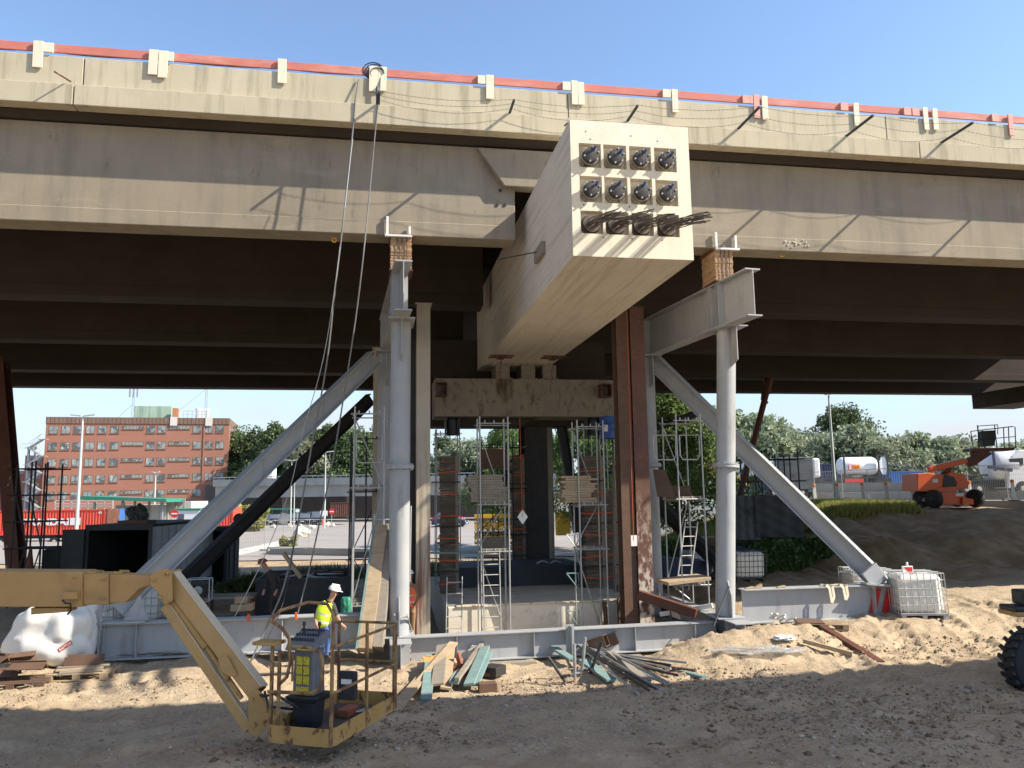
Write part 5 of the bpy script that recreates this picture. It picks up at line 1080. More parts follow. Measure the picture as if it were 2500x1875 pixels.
for i, (x0, y0, x1, y1) in enumerate(((1075, 1588, 1190, 1575), (1090, 1600, 1175, 1583), (1130, 1575, 1160, 1612), (1158, 1560, 1200, 1600), (1060, 1580, 1120, 1600))):
    lying('steel_prop', x0, y0, x1, y1, .045, .045, m_galv, 'short galvanised tube behind the plank heap', 'tube', .2, .22, 'short tubes behind the plank heap', tube=True)
# tube heap
GT = 'heap of scaffold tubes in front of the tie girder'
for i in range(17):
    f = i/16; x0 = 1400+random.uniform(-14, 14)+60*f; y0 = 1575+random.uniform(0, 22)+25*(f > .5); x1 = 1545+75*random.random()+70*f; y1 = 1706-70*f+random.uniform(-8, 8)
    lying('scaffold_tube', x0, y0, x1, y1, .05, .05, m_darksteel if i % 3 == 0 else m_galv, ('dark' if i % 3 == 0 else 'galvanised')+' scaffold tube in the heap right of centre', 'scaffold tube', .22-.1*random.random(), .02+.12*random.random(), GT, tube=True)
for i, (x0, y0, x1, y1, w2, z0, z1, mt) in enumerate(((1332, 1598, 1398, 1625, .2, .28, .12, m_teal), (1425, 1632, 1495, 1672, .24, .16, .06, m_teal), (1490, 1620, 1580, 1678, .18, .26, .1, m_greywood), (1520, 1612, 1720, 1660, .14, .08, .03, m_teal), (1530, 1625, 1700, 1645, .08, .05, .04, m_darkwood))):
    lying('plank', x0, y0, x1, y1, w2, .05, mt, {0: 'turquoise plank sticking out left of the tube heap', 1: 'turquoise plank across the front of the tube heap', 2: 'grey plank lying along the tube heap', 3: 'long thin turquoise plank right of the tube heap', 4: 'dark batten right of the tube heap'}[i], 'plank', z0, z1)
for i, (x, y) in enumerate(((1462, 1608), (1490, 1600))):
    c = gp(x, y, .38); M_ = Matrix.Rotation(rad(-25+10*i), 3, 'Z')@Matrix.Rotation(rad(-20), 3, 'Y'); mb = MB()
    for (a, b_, cc, d) in ((0, .14, .22, .008), (0, -.14, .22, .008)): mb.ob(c+M_@Vector((0, a+b_, 0)), .22, .008, .13, M_)
    mb.ob(c+M_@Vector((0, 0, .13)), .22, .148, .008, M_).ob(c-M_@Vector((0, 0, .138)), .22, .148, .008, M_)
    solo('box_section', mb, m_darkwood, ('left' if i == 0 else 'right')+' rusty square box section on top of the tube heap', 'steel section', group='rusty box sections')
for i, (x, y, dx, dy, h) in enumerate(((1404, 1660, 0, 0, .75), (1420, 1648, .1, 0, .8), (1380, 1665, -.35, .1, .5), (1438, 1650, .3, 0, .7))):
    c = gp(x, y, 0); solo('upright_tube', MB().tube([c, c+Vector((dx, dy, h))], .035, 8).tube([c+Vector((-.08, 0, .12)), c+Vector((.1, 0, .14))], .03, 6), m_galv if i < 2 else m_darksteel, 'short tube sticking up at the left end of the tube heap', 'tube', group='upright tubes in the heap', smooth=True)
lying('angle_bar', 1450, 1560, 1510, 1505, .07, .02, m_greywood, 'loose angle bar leaning over the tie girder', 'bar', .0, 1.0)
# bucket, small ladder, bags, film
t = thing('bucket', 'round dark mortar tub beside the left column foot', 'bucket', gp(1038, 1590)); c = gp(1038, 1588)
part('tub', MB().tube([c+UP*.0, c+UP*.01, c+UP*.36, c+UP*.36, c+UP*.05], [.16, .165, .22, .20, .155], 22, caps=False).tube([c+UP*.0, c+UP*.012], .16, 22), m_dkbox, t, smooth=True); part('rim', MB().tube([c+UP*.36+Vector((.22*math.cos(a*.3), .22*math.sin(a*.3), 0)) for a in range(22)], .014, 6), m_dkbox, t)
a = gp(1012, 1596, .02); ladder('small aluminium step ladder beside the left column foot', a, PN(978, 1500, 19.6), .28, group='step ladder')
cloth('black_bag', gp(1655, 1545, .12), .42, .22, .16, 5, m_tarp, 'crumpled black sack on the gravel by the right column foot', 'sack', amp=.5)
solo('white_bar', MB().bar(gp(1632, 1540, .14), gp(1688, 1556, .10), .10, .06), m_wht, 'white bar lying across the crumpled black sack', 'bar', bevel=.006)
cloth('plastic_film', gp(1845, 1588, .02), .75, .22, .06, 8, m_film, 'crumpled clear plastic film lying on the gravel mound', 'plastic film', amp=.7)
cloth('plastic_film', gp(1915, 1563, .03), .2, .12, .05, 9, m_wht, 'small bright white scrap of film at the mound crest', 'plastic film', amp=.7)
cloth('tarpaulin', gp(345, 1604, .03), 1.0, .25, .10, 12, m_greywood, 'crumpled grey green tarpaulin below the long left girder', 'tarpaulin', amp=.8)
cloth('sack', PN(845, 1482, 22), .13, .13, .26, 14, m_greenp, 'lime green sack standing behind the worker in the yellow vest', 'sack')
for i, (x, y, lb) in enumerate(((1500, 1600, 'x'),)): pass
mb = MB()
for i in range(9): a = PN(1880+i*6+random.uniform(-5, 5), 1512+random.uniform(-4, 6), 19.3); mb.bar(a, a+Vector((random.uniform(-.25, .25), random.uniform(-.2, .2), random.uniform(.02, .15))), .05, .03)
solo('metal_offcuts', mb, m_alu, 'small heap of pale metal offcuts before the sunlit base girder', 'offcuts')
t = thing('lifting_strap', 'cream lifting strap draped over the sunlit base girder', 'strap', PN(2035, 1430, 19.8), TH); mb = MB()
for x0, dz in ((2022, .36), (2056, .30)):
    s_, z_ = SN(x0, 1432, 19.75); P = [F(s_, 20.1, 1.56), F(s_+.02, 19.85, 1.57), F(s_+.03, 19.74, 1.5), F(s_+.06, 19.72, 1.5-dz), F(s_+.14, 19.73, 1.5-dz*.6), F(s_+.12, 19.75, 1.55), F(s_+.1, 20.0, 1.57)]
    for i in range(len(P)-1): mb.bar(P[i], P[i+1], .07, .008, tuple(UN))
mb.bar(F(SN(2010, 1430, 19.8)[0], 19.95, 1.57), F(SN(2062, 1430, 19.8)[0], 19.9, 1.57), .06, .02); part('webbing', mb, m_palewood, t)
for i, x in enumerate((1818, 1838, 1895)): s_ = SN(x, 1435, 20)[0]; solo('timber_wedge', MB().prism([F(s_, 19.9, 1.545), F(s_+.22, 19.9, 1.545), F(s_+.22, 19.9, 1.60+.06*(i == 1)), F(s_, 19.9, 1.56)], UN*.12), m_wood, 'small wooden wedge lying on the sunlit base girder', 'wedge', group='wedges on the girder', rz=TH)
solo('vertical_post', MB().bar(PN(1395, 1605, 19.7), PN(1395, 1600, 19.7), .02, .02), m_grey, 'short steel pin beside the tie girder', 'pin')
for i, (x, mt) in enumerate(((607, m_strap), (667, m_strap), (723, m_strap))):
    c = PN(x, 1500, 19.75); solo('beam_clamp', MB().fb(*(lambda s: (s-.03, s+.03))(SN(x, 1500, 19.75)[0]), 19.72, 19.77, 1.24, 1.41), mt, 'orange clamp gripping the flange of the long left girder', 'clamp', group='orange clamps on the left girder', rz=TH, bevel=.008)
# yard clutter under the deck at left
sk = thing('skip', 'long dark steel trough full of scrap behind the left girder', 'skip', PN(735, 1490, 25.5), TH); s0, z0 = SN(622, 1490, 25.5); s1, z1 = SN(852, 1408, 25.5)
part('trough', MB().fb(s0, s1, 25.5, 25.56, .2, z1).fb(s0, s1, 28.4, 28.46, .2, z1).fb(s0, s0+.06, 25.561, 28.399, .2, z1).fb(s1-.06, s1, 25.561, 28.399, .2, z1).fb(s0+.061, s1-.061, 25.561, 28.399, .2, .9).fb(s0-.03, s1+.03, 25.43, 25.499, z1-.1, z1), m_dkbox, sk)
for i in range(14):
    a = F(random.uniform(s0+.3, s1-.3), random.uniform(25.7, 28.2), z1-.15+random.uniform(0, .15)); d = Vector((random.uniform(-1, 1), random.uniform(-.5, .5), random.uniform(-.1, .3)))*random.uniform(.4, 1)
    solo('scrap_piece', MB().bar(a-d*.5, a+d*.5, random.uniform(.05, .35), .03), random.choice((m_greywood, m_galv, m_darkwood, m_grey)), 'scrap board or sheet lying in the dark trough', 'scrap', group='scrap in the trough')
solo('long_timber', MB().bar(PN(692, 1350, 25.3), PN(735, 1410, 25.2), .16, .1), m_wood, 'long timber sticking up out of the dark trough', 'timber')
wbn = thing('workbench', 'cluttered dark workbench under the deck behind the left girder', 'workbench', PN(560, 1480, 24.5), TH); s0, _ = SN(500, 1440, 24.5); s1, _ = SN(620, 1440, 24.5)
part('bench_top', MB().fb(s0, s1, 24.3, 25.3, 1.22, 1.28), m_greywood, wbn)
for a in (s0+.08, s1-.08):
    for n in (24.4, 25.2): part('leg', MB().fb(a-.04, a+.04, n-.04, n+.04, .3, 1.218), m_darkwood, wbn)
t = thing('generator', 'small dark generator in a tube frame left of the workbench', 'generator', PN(485, 1450, 24), TH); c = PN(487, 1440, 24)
mb = MB()
for a in (-.3, .3):
    for b2 in (-.22, .22): mb.tube([c+US*a+UN*b2-UP*.3, c+US*a+UN*b2+UP*.3], .02, 6)
for z in (-.3, .3): mb.tube([c-US*.3-UN*.22+UP*z, c+US*.3-UN*.22+UP*z, c+US*.3+UN*.22+UP*z, c-US*.3+UN*.22+UP*z, c-US*.3-UN*.22+UP*z], .02, 6)
part('tube_frame', mb, m_galv, t, smooth=True); part('engine', MB().ob(c-UP*.05, .2, .15, .15, RB).ob(c+UP*.16, .22, .17, .05, RB), m_darksteel, t, bevel=.02); part('fan_cover', MB().lathe(c-UN*.16, -UN, [(0, .12), (.04, .12), (.05, .05)], 14), m_galv, t)
for i, (x, y) in enumerate(((585, 1463), (598, 1463), (592, 1482), (575, 1482), (610, 1480))):
    solo('timber_block', MB().ob(PN(x, y, 23.2), .10, .2, .09, RB), m_wood, 'short squared timber in the small stack below the workbench', 'timber', group='timber blocks below the workbench', bevel=.006)
solo('dark_bin', MB().prism([PN(1618, 1362, 29.5), PN(1738, 1372, 29.5), PN(1735, 1442, 29.5), PN(1625, 1440, 29.5)][::-1], UN*1.6), m_navy, 'dark blue steel bin behind the right scaffold', 'bin', bevel=.02)
for i, (x0, y0, x1, y1, mt, lb) in enumerate(((1560, 1452, 1700, 1498, m_rust, 'rusty beam lying behind the right scaffold foot'), (1612, 1500, 1740, 1478, m_white, 'white pipe lying by the right column foot'), (1600, 1530, 1720, 1520, m_darkwood, 'dark timber by the right column foot'), (1640, 1475, 1660, 1545, m_darksteel, 'short dark I section stump beside the black sack'))):
    solo('steel_section', MB().bar(PN(x0, y0, 22.0), PN(x1, y1, 21.0), .22 if i != 1 else .1, .25 if i == 0 else .12), mt, lb, 'steel section', bevel=.01)
solo('timber_platform', MB().ob(PN(1668, 1415, 22.6), .65, .5, .05, RB@Matrix.Rotation(rad(-5), 3, 'Y')), m_wood, 'sunlit timber platform at the foot of the right scaffold', 'platform', bevel=.01)
t = thing('rigging_rope', 'black rope tied from the right column foot down to the ground', 'rope', PN(1778, 1430, 19.6)); part('rope', MB().tube([PN(1781, 1432, 19.6), PN(1760, 1480, 19.4), PN(1742, 1530, 19.2)], .02, 6), m_blackp, t)
# telehandler at the right edge
tw = thing('wheeled_loader', 'wheeled machine cut off by the right picture edge, only its front tyre showing', 'loader', PY(2545, 1700, 14.6)); wc = PY(2540, 1618, 14.9)
mb = MB().tube([wc+Vector((0, t_, 0)) for t_ in (-.22, -.2, -.12, .12, .2, .22)], [.40, .56, .62, .62, .56, .40], 48)
for k in range(24):
    a = 2*math.pi*k/24
    for sg in (-1, 1):
        aa = a+(.13 if sg > 0 else 0); d = Vector((math.cos(aa), 0, math.sin(aa))); tt_ = Vector((-math.sin(aa), 0, math.cos(aa))); c = wc+d*.625+Vector((0, sg*.11, 0)); mb.bar(c-Vector((0, .10, 0))+tt_*.03*sg, c+Vector((0, .10, 0))-tt_*.03*sg, .07, .05, tuple(d))
wp = part('tyre', mb, m_rubber, tw, smooth=True); part('rim', MB().lathe(wc-Vector((0, .235, 0)), (0, 1, 0), [(0, .1), (.01, .16), (.05, .30), (.02, .36), (.03, .39)], 24), m_yel, tw, smooth=True)
c = wc+Vector((1.1, .3, .35)); part('chassis', MB().ob(c+Vector((.1, 0, 0)), .9, .5, .3, Matrix.Identity(3)), m_yel, tw, bevel=.04)
c = PY(2490, 1475, 17.2); part('step_plate', MB().wb(c.x-.28, c.x+1.5, c.y-.3, c.y+.3, c.z-.12, c.z-.02).wb(c.x-.05, c.x+1.5, c.y-.2, c.y+.2, c.z, c.z+.3), m_blackp, tw, bevel=.03)
part('bumper', MB().wb(c.x-.30, c.x+1.5, c.y-.32, c.y+.32, c.z-.22, c.z-.122), m_yel, tw, bevel=.03)

# ---------------------------------------------------------------- people
def skin_mesh(verts, edges, radii, sub=2):
    me = bpy.data.meshes.new('body'); me.from_pydata([tuple(v) for v in verts], edges, []); o = bpy.data.objects.new('body_tmp', me); COL.objects.link(o)
    sm = o.modifiers.new('s', 'SKIN'); sm.use_smooth_shade = True
    for i, r in enumerate(radii): me.skin_vertices[0].data[i].radius = (r, r) if not isinstance(r, tuple) else r
    for i in range(len(radii)): me.skin_vertices[0].data[i].use_root = (i == 0)
    ss = o.modifiers.new('u', 'SUBSURF'); ss.levels = sub; ss.render_levels = sub
    dg = bpy.context.evaluated_depsgraph_get(); dg.update(); ev = o.evaluated_get(dg); m2 = bpy.data.meshes.new_from_object(ev)
    mb = MB(); mb.add([v.co.copy() for v in m2.vertices], [tuple(p.vertices) for p in m2.polygons]); bpy.data.objects.remove(o); return mb
def person(label, base, J, mats_, vest=None, helm=None, group=None, hair=None):
    """J: joint name -> position. body is one continuous skin mesh, clothes are children"""
    t = thing('person', label, 'person', base, 0, group); nm = [q for q in J if q != 'face']; ix = {n: i for i, n in enumerate(nm)}
    Rd = dict(pelvis=(.135, .115), belly=(.13, .11), chest=(.155, .12), neck=.058, head=.085, crown=.075, shl=.07, shr=.07, ell=.048, elr=.048, wrl=.034, wrr=.034, hal=.032, har=.032, hil=.10, hir=.10, knl=.068, knr=.068, anl=.048, anr=.048, tol=.04, tor=.04)
    E = [('pelvis', 'belly'), ('belly', 'chest'), ('chest', 'neck'), ('neck', 'head'), ('head', 'crown')]
    for sd in 'lr': E += [('chest', 'sh'+sd), ('sh'+sd, 'el'+sd), ('el'+sd, 'wr'+sd), ('wr'+sd, 'ha'+sd), ('pelvis', 'hi'+sd), ('hi'+sd, 'kn'+sd), ('kn'+sd, 'an'+sd), ('an'+sd, 'to'+sd)]
    V_ = [J[n] for n in nm]; R_ = [Rd[n] for n in nm]; Ed = [(ix[a], ix[b_]) for a, b_ in E if a in ix and b_ in ix]
    for sd in 'lr':                                         # fingers and thumb
        w_, h_ = J['wr'+sd], J['ha'+sd]; d = (h_-w_).normalized(); sx_ = d.cross(Vector((0, 1, 0))).normalized() if abs(d.y) < .9 else Vector((1, 0, 0))
        for k in range(4):
            o_ = h_+sx_*(.018*(k-1.5)); i0 = len(V_); ln = (.062, .075, .07, .055)[k]; V_ += [o_+d*ln*.5, o_+d*ln-Vector((0, 0, .015))]; R_ += [.010, .008]; Ed += [(ix['ha'+sd], i0), (i0, i0+1)]
        i0 = len(V_); V_ += [w_.lerp(h_, .6)+sx_*.04+d*.02]; R_ += [.011]; Ed += [(ix['ha'+sd], i0)]
    mb = skin_mesh(V_, Ed, R_); zones = {}
    segs_ = [(J[a], J[b_], a+b_) for a, b_ in E if a in ix and b_ in ix]
    def zone(c):
        best = None
        for a, b_, n in segs_:
            ab = b_-a; u = max(0, min(1, (c-a).dot(ab)/ab.length_squared)); d = (c-a-ab*u).length
            if best is None or d < best[0]: best = (d, n, u)
        n = best[1]
        if n in ('neckhead', 'headcrown') or n.startswith('wr'): return 0
        if n == 'chestneck': return 0 if best[2] > .7 else 1
        if n.startswith('el') or n.startswith('shlel') or n.startswith('shrel'): return mats_[4] if n.startswith('el') else 1
        if n.startswith('an'): return 3
        if n[:2] in ('hi', 'kn') or n.startswith('pelvishi'): return 2
        return 1
    mb.m = [zone(sum((mb.v[i] for i in f), Vector())/len(f)) for f in mb.f]
    part('body', mb, list(mats_[:4]), t, smooth=True)
    hd, cr = J['head'], J['crown']; fd = J.get('face', Vector((0, 1, 0)))
    ax = (cr-hd).normalized(); ears = MB(); sdv = ax.cross(fd).normalized()
    if helm:
        c = hd.lerp(cr, .75); Mh = Matrix((sdv, fd, ax)).transposed(); mbh = MB(); n = 18
        for i in range(7):
            a = math.pi/2*i/6
            for j in range(n): b_ = 2*math.pi*j/n; mbh.v.append(c+Mh@Vector((.128*math.sin(a)*math.cos(b_), .150*math.sin(a)*math.sin(b_), .125*math.cos(a))))
        for i in range(6):
            for j in range(n): mbh.f.append((i*n+j, (i+1)*n+j, (i+1)*n+(j+1) % n, i*n+(j+1) % n)); mbh.m.append(0)
        mbh.lathe(c-ax*.008, ax, [(0, .136), (.010, .138)], 18).ob(c+fd*.15-ax*.004, .07, .03, .005, Mh).bar(c-fd*.1+ax*.12, c+fd*.1+ax*.12, .02, .02)
        part('helmet', mbh, helm, t, smooth=True)
        fm = MB().ball(hd+fd*.095, .016, 8, 6)                                # nose, ears
        for sg in (-1, 1): fm.ball(hd+sdv*sg*.088, .03, 8, 6, (.4, .8, 1))
        part('nose_and_ears', fm, m_skin, t, smooth=True); em = MB()
        for sg in (-1, 1): em.ball(hd+fd*.082+sdv*sg*.03+ax*.02, .011, 6, 5)
        part('eyes', em, m_dkcl, t)
    if vest:
        vm = skin_mesh([J['pelvis'].lerp(J['belly'], .1)-(J['belly']-J['pelvis'])*.25, J['belly'], J['chest'], J['chest'].lerp(J['neck'], .55), J['shl'].lerp(J['chest'], .15), J['shr'].lerp(J['chest'], .15)], [(0, 1), (1, 2), (2, 3), (2, 4), (2, 5)], [(.25, .20), (.235, .19), (.245, .19), (.13, .12), .115, .115])
        vo = part('safety_vest', vm, vest, t, smooth=True); a = J['belly']; ax2 = (J['chest']-J['belly']).normalized()
        tp = MB(); bv = BVHTree.FromPolygons(vm.v, vm.f)
        for off in (-.06, .10):
            ring = []; cc = a+ax2*off; s1_ = ax2.orthogonal().normalized(); s2_ = ax2.cross(s1_)
            for k in range(20):
                d = s1_*math.cos(k*.314159)+s2_*math.sin(k*.314159); h = bv.ray_cast(cc+d*.5, -d); ring.append((h[0] if h[0] else cc+d*.17)+d*.004)
            tp.add([p_-ax2*.025 for p_ in ring]+[p_+ax2*.025 for p_ in ring], [(k, (k+1) % 20, (k+1) % 20+20, k+20) for k in range(20)])
        part('reflective_bands', tp, m_refl, vo, smooth=True)
    return t
def JJ(Y, d):
    o = {}
    for n, v in d.items(): o[n] = PY(v[0], v[1], Y+(v[2] if len(v) > 2 else 0))
    return o
m_boot = mat('work_boot', (.06, .045, .03), .7)
j = JJ(18.6, dict(pelvis=(787, 1530), belly=(789, 1508), chest=(797, 1482), neck=(809, 1462), head=(815, 1449), crown=(818, 1437), shl=(783, 1478, .1), ell=(770, 1502, -.05), wrl=(772, 1524, -.25), hal=(776, 1532, -.3), shr=(814, 1478, 0), elr=(822, 1503, -.1), wrr=(833, 1524, -.05), har=(840, 1530, 0),
                  hil=(778, 1538, .05), knl=(779, 1570, .1), anl=(779, 1603, .05), tol=(784, 1606, -.15), hir=(796, 1538, -.05), knr=(800, 1568, .15), anr=(797, 1602, .2), tor=(805, 1605, .05)))
j['face'] = Vector((.75, .6, -.25)).normalized()
person('worker in yellow vest, charcoal shirt and blue trousers bending over beside the column', (j['anl']+j['anr'])/2-UP*.05, j, [m_skin, m_shirt, m_jean, m_boot, 0], m_hivis, m_helm)
j = JJ(22.3, dict(pelvis=(1002, 1482), belly=(1002, 1462), chest=(1002, 1436), neck=(1000, 1418), head=(999, 1407), crown=(998, 1398), shl=(988, 1432), ell=(984, 1455), wrl=(988, 1474, -.25), hal=(990, 1482, -.3), shr=(1014, 1432), elr=(1017, 1458, 0), wrr=(1012, 1480, -.2), har=(1010, 1488, -.25),
                  hil=(996, 1490), knl=(996, 1520), anl=(995, 1552), tol=(992, 1556, -.15), hir=(1008, 1490), knr=(1008, 1520), anr=(1009, 1552), tor=(1012, 1556, -.1)))
j['face'] = Vector((-.6, .8, 0)).normalized()
person('worker in orange vest and brown trousers half hidden behind the left pipe column', (j['anl']+j['anr'])/2-UP*.05, j, [m_skin, m_khaki, m_khaki, m_boot, 1], m_hvor, m_helm)
j = JJ(24.0, dict(pelvis=(672, 1448), belly=(670, 1428), chest=(664, 1405), neck=(652, 1388), head=(645, 1381), crown=(641, 1371), shl=(656, 1402), ell=(648, 1422, -.1), wrl=(645, 1440, -.25), hal=(643, 1447, -.3), shr=(676, 1402), elr=(682, 1422), wrr=(676, 1440, -.2), har=(672, 1448, -.25),
                  hil=(665, 1455), knl=(660, 1482), anl=(662, 1512), tol=(655, 1515, -.1), hir=(679, 1455), knr=(682, 1482), anr=(680, 1512), tor=(674, 1516, -.1)))
j['face'] = Vector((-.8, -.5, -.2)).normalized()
person('worker in dark clothes with reddish helmet standing in shade by the trough', (j['anl']+j['anr'])/2-UP*.05, j, [m_skin, m_dkcl, m_dkcl, m_boot, 1], None, m_brickred)
j = JJ(34.0, dict(pelvis=(1233, 1196), belly=(1230, 1180), chest=(1232, 1158), neck=(1242, 1142), head=(1249, 1134), crown=(1252, 1125), shl=(1226, 1156, .1), ell=(1222, 1172, .1), wrl=(1232, 1178, .2), hal=(1238, 1176, .2), shr=(1242, 1152, -.1), elr=(1256, 1152, -.1), wrr=(1268, 1146, -.1), har=(1274, 1144, -.1),
                  hil=(1228, 1202), knl=(1226, 1222), anl=(1226, 1243), tol=(1232, 1246, 0), hir=(1238, 1202), knr=(1240, 1222), anr=(1239, 1243), tor=(1246, 1246, 0)))
j['face'] = Vector((.9, .3, 0)).normalized()
person('worker in black clothes reaching right on the rear scaffold of the tower', (j['anl']+j['anr'])/2-UP*.05, j, [m_skin, m_dkcl, m_dkcl, m_boot, 1], None, m_darksteel)
# ---------------------------------------------------------------- roads
rd = MB()
c0 = [PZ(2110, 1252, 2.95), PZ(2760, 1262, 2.95)]
def sheet(name, poly, z, mt, label, th=.0):
    mb = MB(); mb.add([(x, y, z) for x, y in poly], [tuple(range(len(poly)))]); return solo(name, mb, mt, label, name, kind='structure')
o = sheet('parking_lot', [(-160, 52), (14, 52), (14, 62), (24, 108), (40, 150), (-160, 150)], .06, m_asph, 'wide grey asphalt lot at left below the far viaduct')
o = sheet('raised_road', [tuple(F(s_, n_, 0))[:2] for s_, n_ in ((28.3, 39.8), (95, 39), (110, 120), (60, 128), (31, 60))], 2.96, m_asph, 'raised asphalt road carrying the orange lift')
kb = MB()
for x0, y0, x1, y1 in ((575, 1350, 700, 1322),): kb.bar(PZ(x0, y0, .2), PZ(x1, y1, .2), .4, .3)
solo('kerb', kb, m_cream, 'pale kerb running diagonally across the lot', 'kerb')
solo('kerb', MB().bar(PZ(660, 1344, .3), PZ(1010, 1350, .3), .8, .5), m_bgconc, 'grey concrete kerb wall in front of the asphalt lot', 'kerb')
solo('kerb', MB().bar(PZ(40, 1384, .2), PZ(300, 1392, .2), .4, .3), m_cream, 'pale kerb seen left of the dark containers', 'kerb')

# ---------------------------------------------------------------- brick office building
BA, BB = PY(99, 1240, 155), PY(553, 1240, 163); bu = (BB-BA); bu.z = 0; BLn = bu.length; bu.normalize(); bn = Vector((bu.y, -bu.x, 0)); brz = math.atan2(bu.y, bu.x)
def bq(px, py): p = PP(px, py, BA, bn); return (p-BA).dot(bu), p.z
def bb(mb, u0, u1, d0, d1, z0, z1):
    def P(u, d, z): return Vector((BA.x, BA.y, 0))+bu*u-bn*d+UP*z
    return mb.hexa([P(u0, d0, z0), P(u1, d0, z0), P(u1, d1, z0), P(u0, d1, z0), P(u0, d0, z1), P(u1, d0, z1), P(u1, d1, z1), P(u0, d1, z1)])
ob = thing('office_building', 'long red brick office block with five rows of windows and flat roof behind the lot', 'office building', (BA.x, BA.y, 0), brz)
m_brick = mat('red_brick', (.31, .135, .09), .85, var=.06, vs=.25, bump=0, layers=[((.36, .19, .13), (.3, .3, 2.5), .5, .8, .5)])
m_brown = mat('brown_roof_band', (.17, .105, .075), .85, var=.15, vs=.5, layers=[((.27, .19, .14), (2, 2, .3), .5, .7, .6)])
ztop = bq(300, 1019)[1]; zb1 = bq(300, 1035)[1]; DP = 15
part('brick_wall', bb(MB(), 0, BLn, 0, DP, -.5, zb1), m_brick, ob)
mb = MB(); bb(mb, -.05, BLn+.05, -.12, DP+.1, zb1+.001, ztop)
for i in range(46): bb(mb, i*BLn/46+.1, i*BLn/46+.55, -.17, -.121, zb1+.05, ztop-.05)
part('roof_band', mb, m_brown, ob)
cols = [(350, 404), (435, 492), (517, 577), (604, 662), (690, 746), (777, 832), (1027, 1082), (1103, 1160), (1350, 1407), (1433, 1485), (1510, 1562)]; wide = [(862, 1000), (1187, 1321)]
rowz = [(457, 512), (572, 627), (688, 743), (805, 862), (918, 975)]
wproto = pproto = None
for r_, (y0, y1) in enumerate(rowz):
    for ci, (x0, x1) in enumerate(cols+wide):
        cx = (x0+x1)/2; t_ = (cx-350)/1180; yy0 = y0-(4+4*r_)*t_-r_*1.2*t_; yy1 = yy0+(y1-y0)*(1-.05*t_); xx = cx-(6*r_)*(1-t_)*(1.1)
        u, za = bq(xx/2.861, 880+yy0/2.861); _, zb = bq(xx/2.861, 880+yy1/2.861); W = 1.62 if ci < 11 else 4.0
        if ci >= 11: zb = za-(za-zb)*.48
        zc = (za+zb)/2; H = za-zb; key = 'n' if ci < 11 else 'w'
        base = Vector((BA.x, BA.y, 0))+bu*u+UP*zc
        if ci in (0, 11) and r_ == 0:
            fr = MB(); 
            for (a, b_, c, d) in ((-W/2, W/2, H/2-.09, H/2), (-W/2, W/2, -H/2, -H/2+.09)): bb(fr, u+a, u+b_, -.05, .02, zc+c, zc+d)
            nm_ = 2 if ci < 11 else 6
            for k in range(nm_+1): x_ = -W/2+(W-.09)*k/nm_; bb(fr, u+x_, u+x_+.09, -.05, .02, zc-H/2+.091, zc+H/2-.091)
            bb(fr, u-W/2-.08, u+W/2+.08, -.14, -.051, zc-H/2-.1, zc-H/2-.02)
            if ci < 11: fw0 = part('window', fr, m_brown, ob); pn0 = part('pane', bb(MB(), u-W/2+.04, u+W/2-.04, -.03, -.01, zc-H/2+.04, zc+H/2-.04), m_pane, fw0); bs0 = (u, zc)
            else: fw1 = part('window', fr, m_brown, ob); pn1 = part('pane', bb(MB(), u-W/2+.04, u+W/2-.04, -.03, -.01, zc-H/2+.04, zc+H/2-.04), m_pane, fw1); bs1 = (u, zc)
        else:
            src, bs_ = (fw0, bs0) if ci < 11 else (fw1, bs1); c = dup(src, parent=ob); c.location = (u-bs_[0], 0, zc-bs_[1])
for r_ in range(5):                                   # end wall windows
    for k in range(3):
        mb = MB(); z = bq(557, 880+(rowz[r_][0]-4-5*r_*1.0)/2.861)[1]; bb(mb, BLn+.001, BLn+.04, 2+k*3.8, 3.0+k*3.8, z-1.5, z); part('window', mb, m_glass, ob)
u0, z0 = bq(318, 1018); u1, z1 = bq(412, 988); rp = MB(); bb(rp, u0, u1, 3, 9, ztop, z1); part('roof_plant_room', rp, m_oxide, ob)
u0, _ = bq(418, 1018); u1, z1 = bq(433, 995); rp = MB(); bb(rp, u0, u1, 1, 2.4, ztop, z1); part('chimney', rp, m_copper, ob)
for a, b_ in ((416, 433), (502, 519)): u0, _ = bq(a, 1030); u1, _ = bq(b_, 1030); z1 = bq(425, 1018)[1]; rp = MB(); bb(rp, u0, u1, -.3, -.18, zb1-.3, z1); part('light_panel', rp, m_cream, ob)
u0, _ = bq(497, 1100); part('downpipe', bb(MB(), u0-.12, u0+.12, -.16, -.01, 0, zb1-.05), m_brick, ob)
rp = MB()
for px in (470, 480, 490, 500): u0, z1 = bq(px, 992); bb(rp, u0, u0+.55, 4, 4.6, ztop, z1)
part('vent_pipes', rp, m_wht, ob); rp = MB()
u0, _ = bq(443, 1015); u1, z1 = bq(510, 1001)
for i in range(7): u = u0+(u1-u0)*i/6; bb(rp, u-.04, u+.04, 2, 2.08, ztop, z1)
bb(rp, u0, u1, 2, 2.08, z1-.08, z1); bb(rp, u0, u1, 2, 2.08, (z1+ztop)/2, (z1+ztop)/2+.06); part('roof_railing', rp, m_galv, ob)
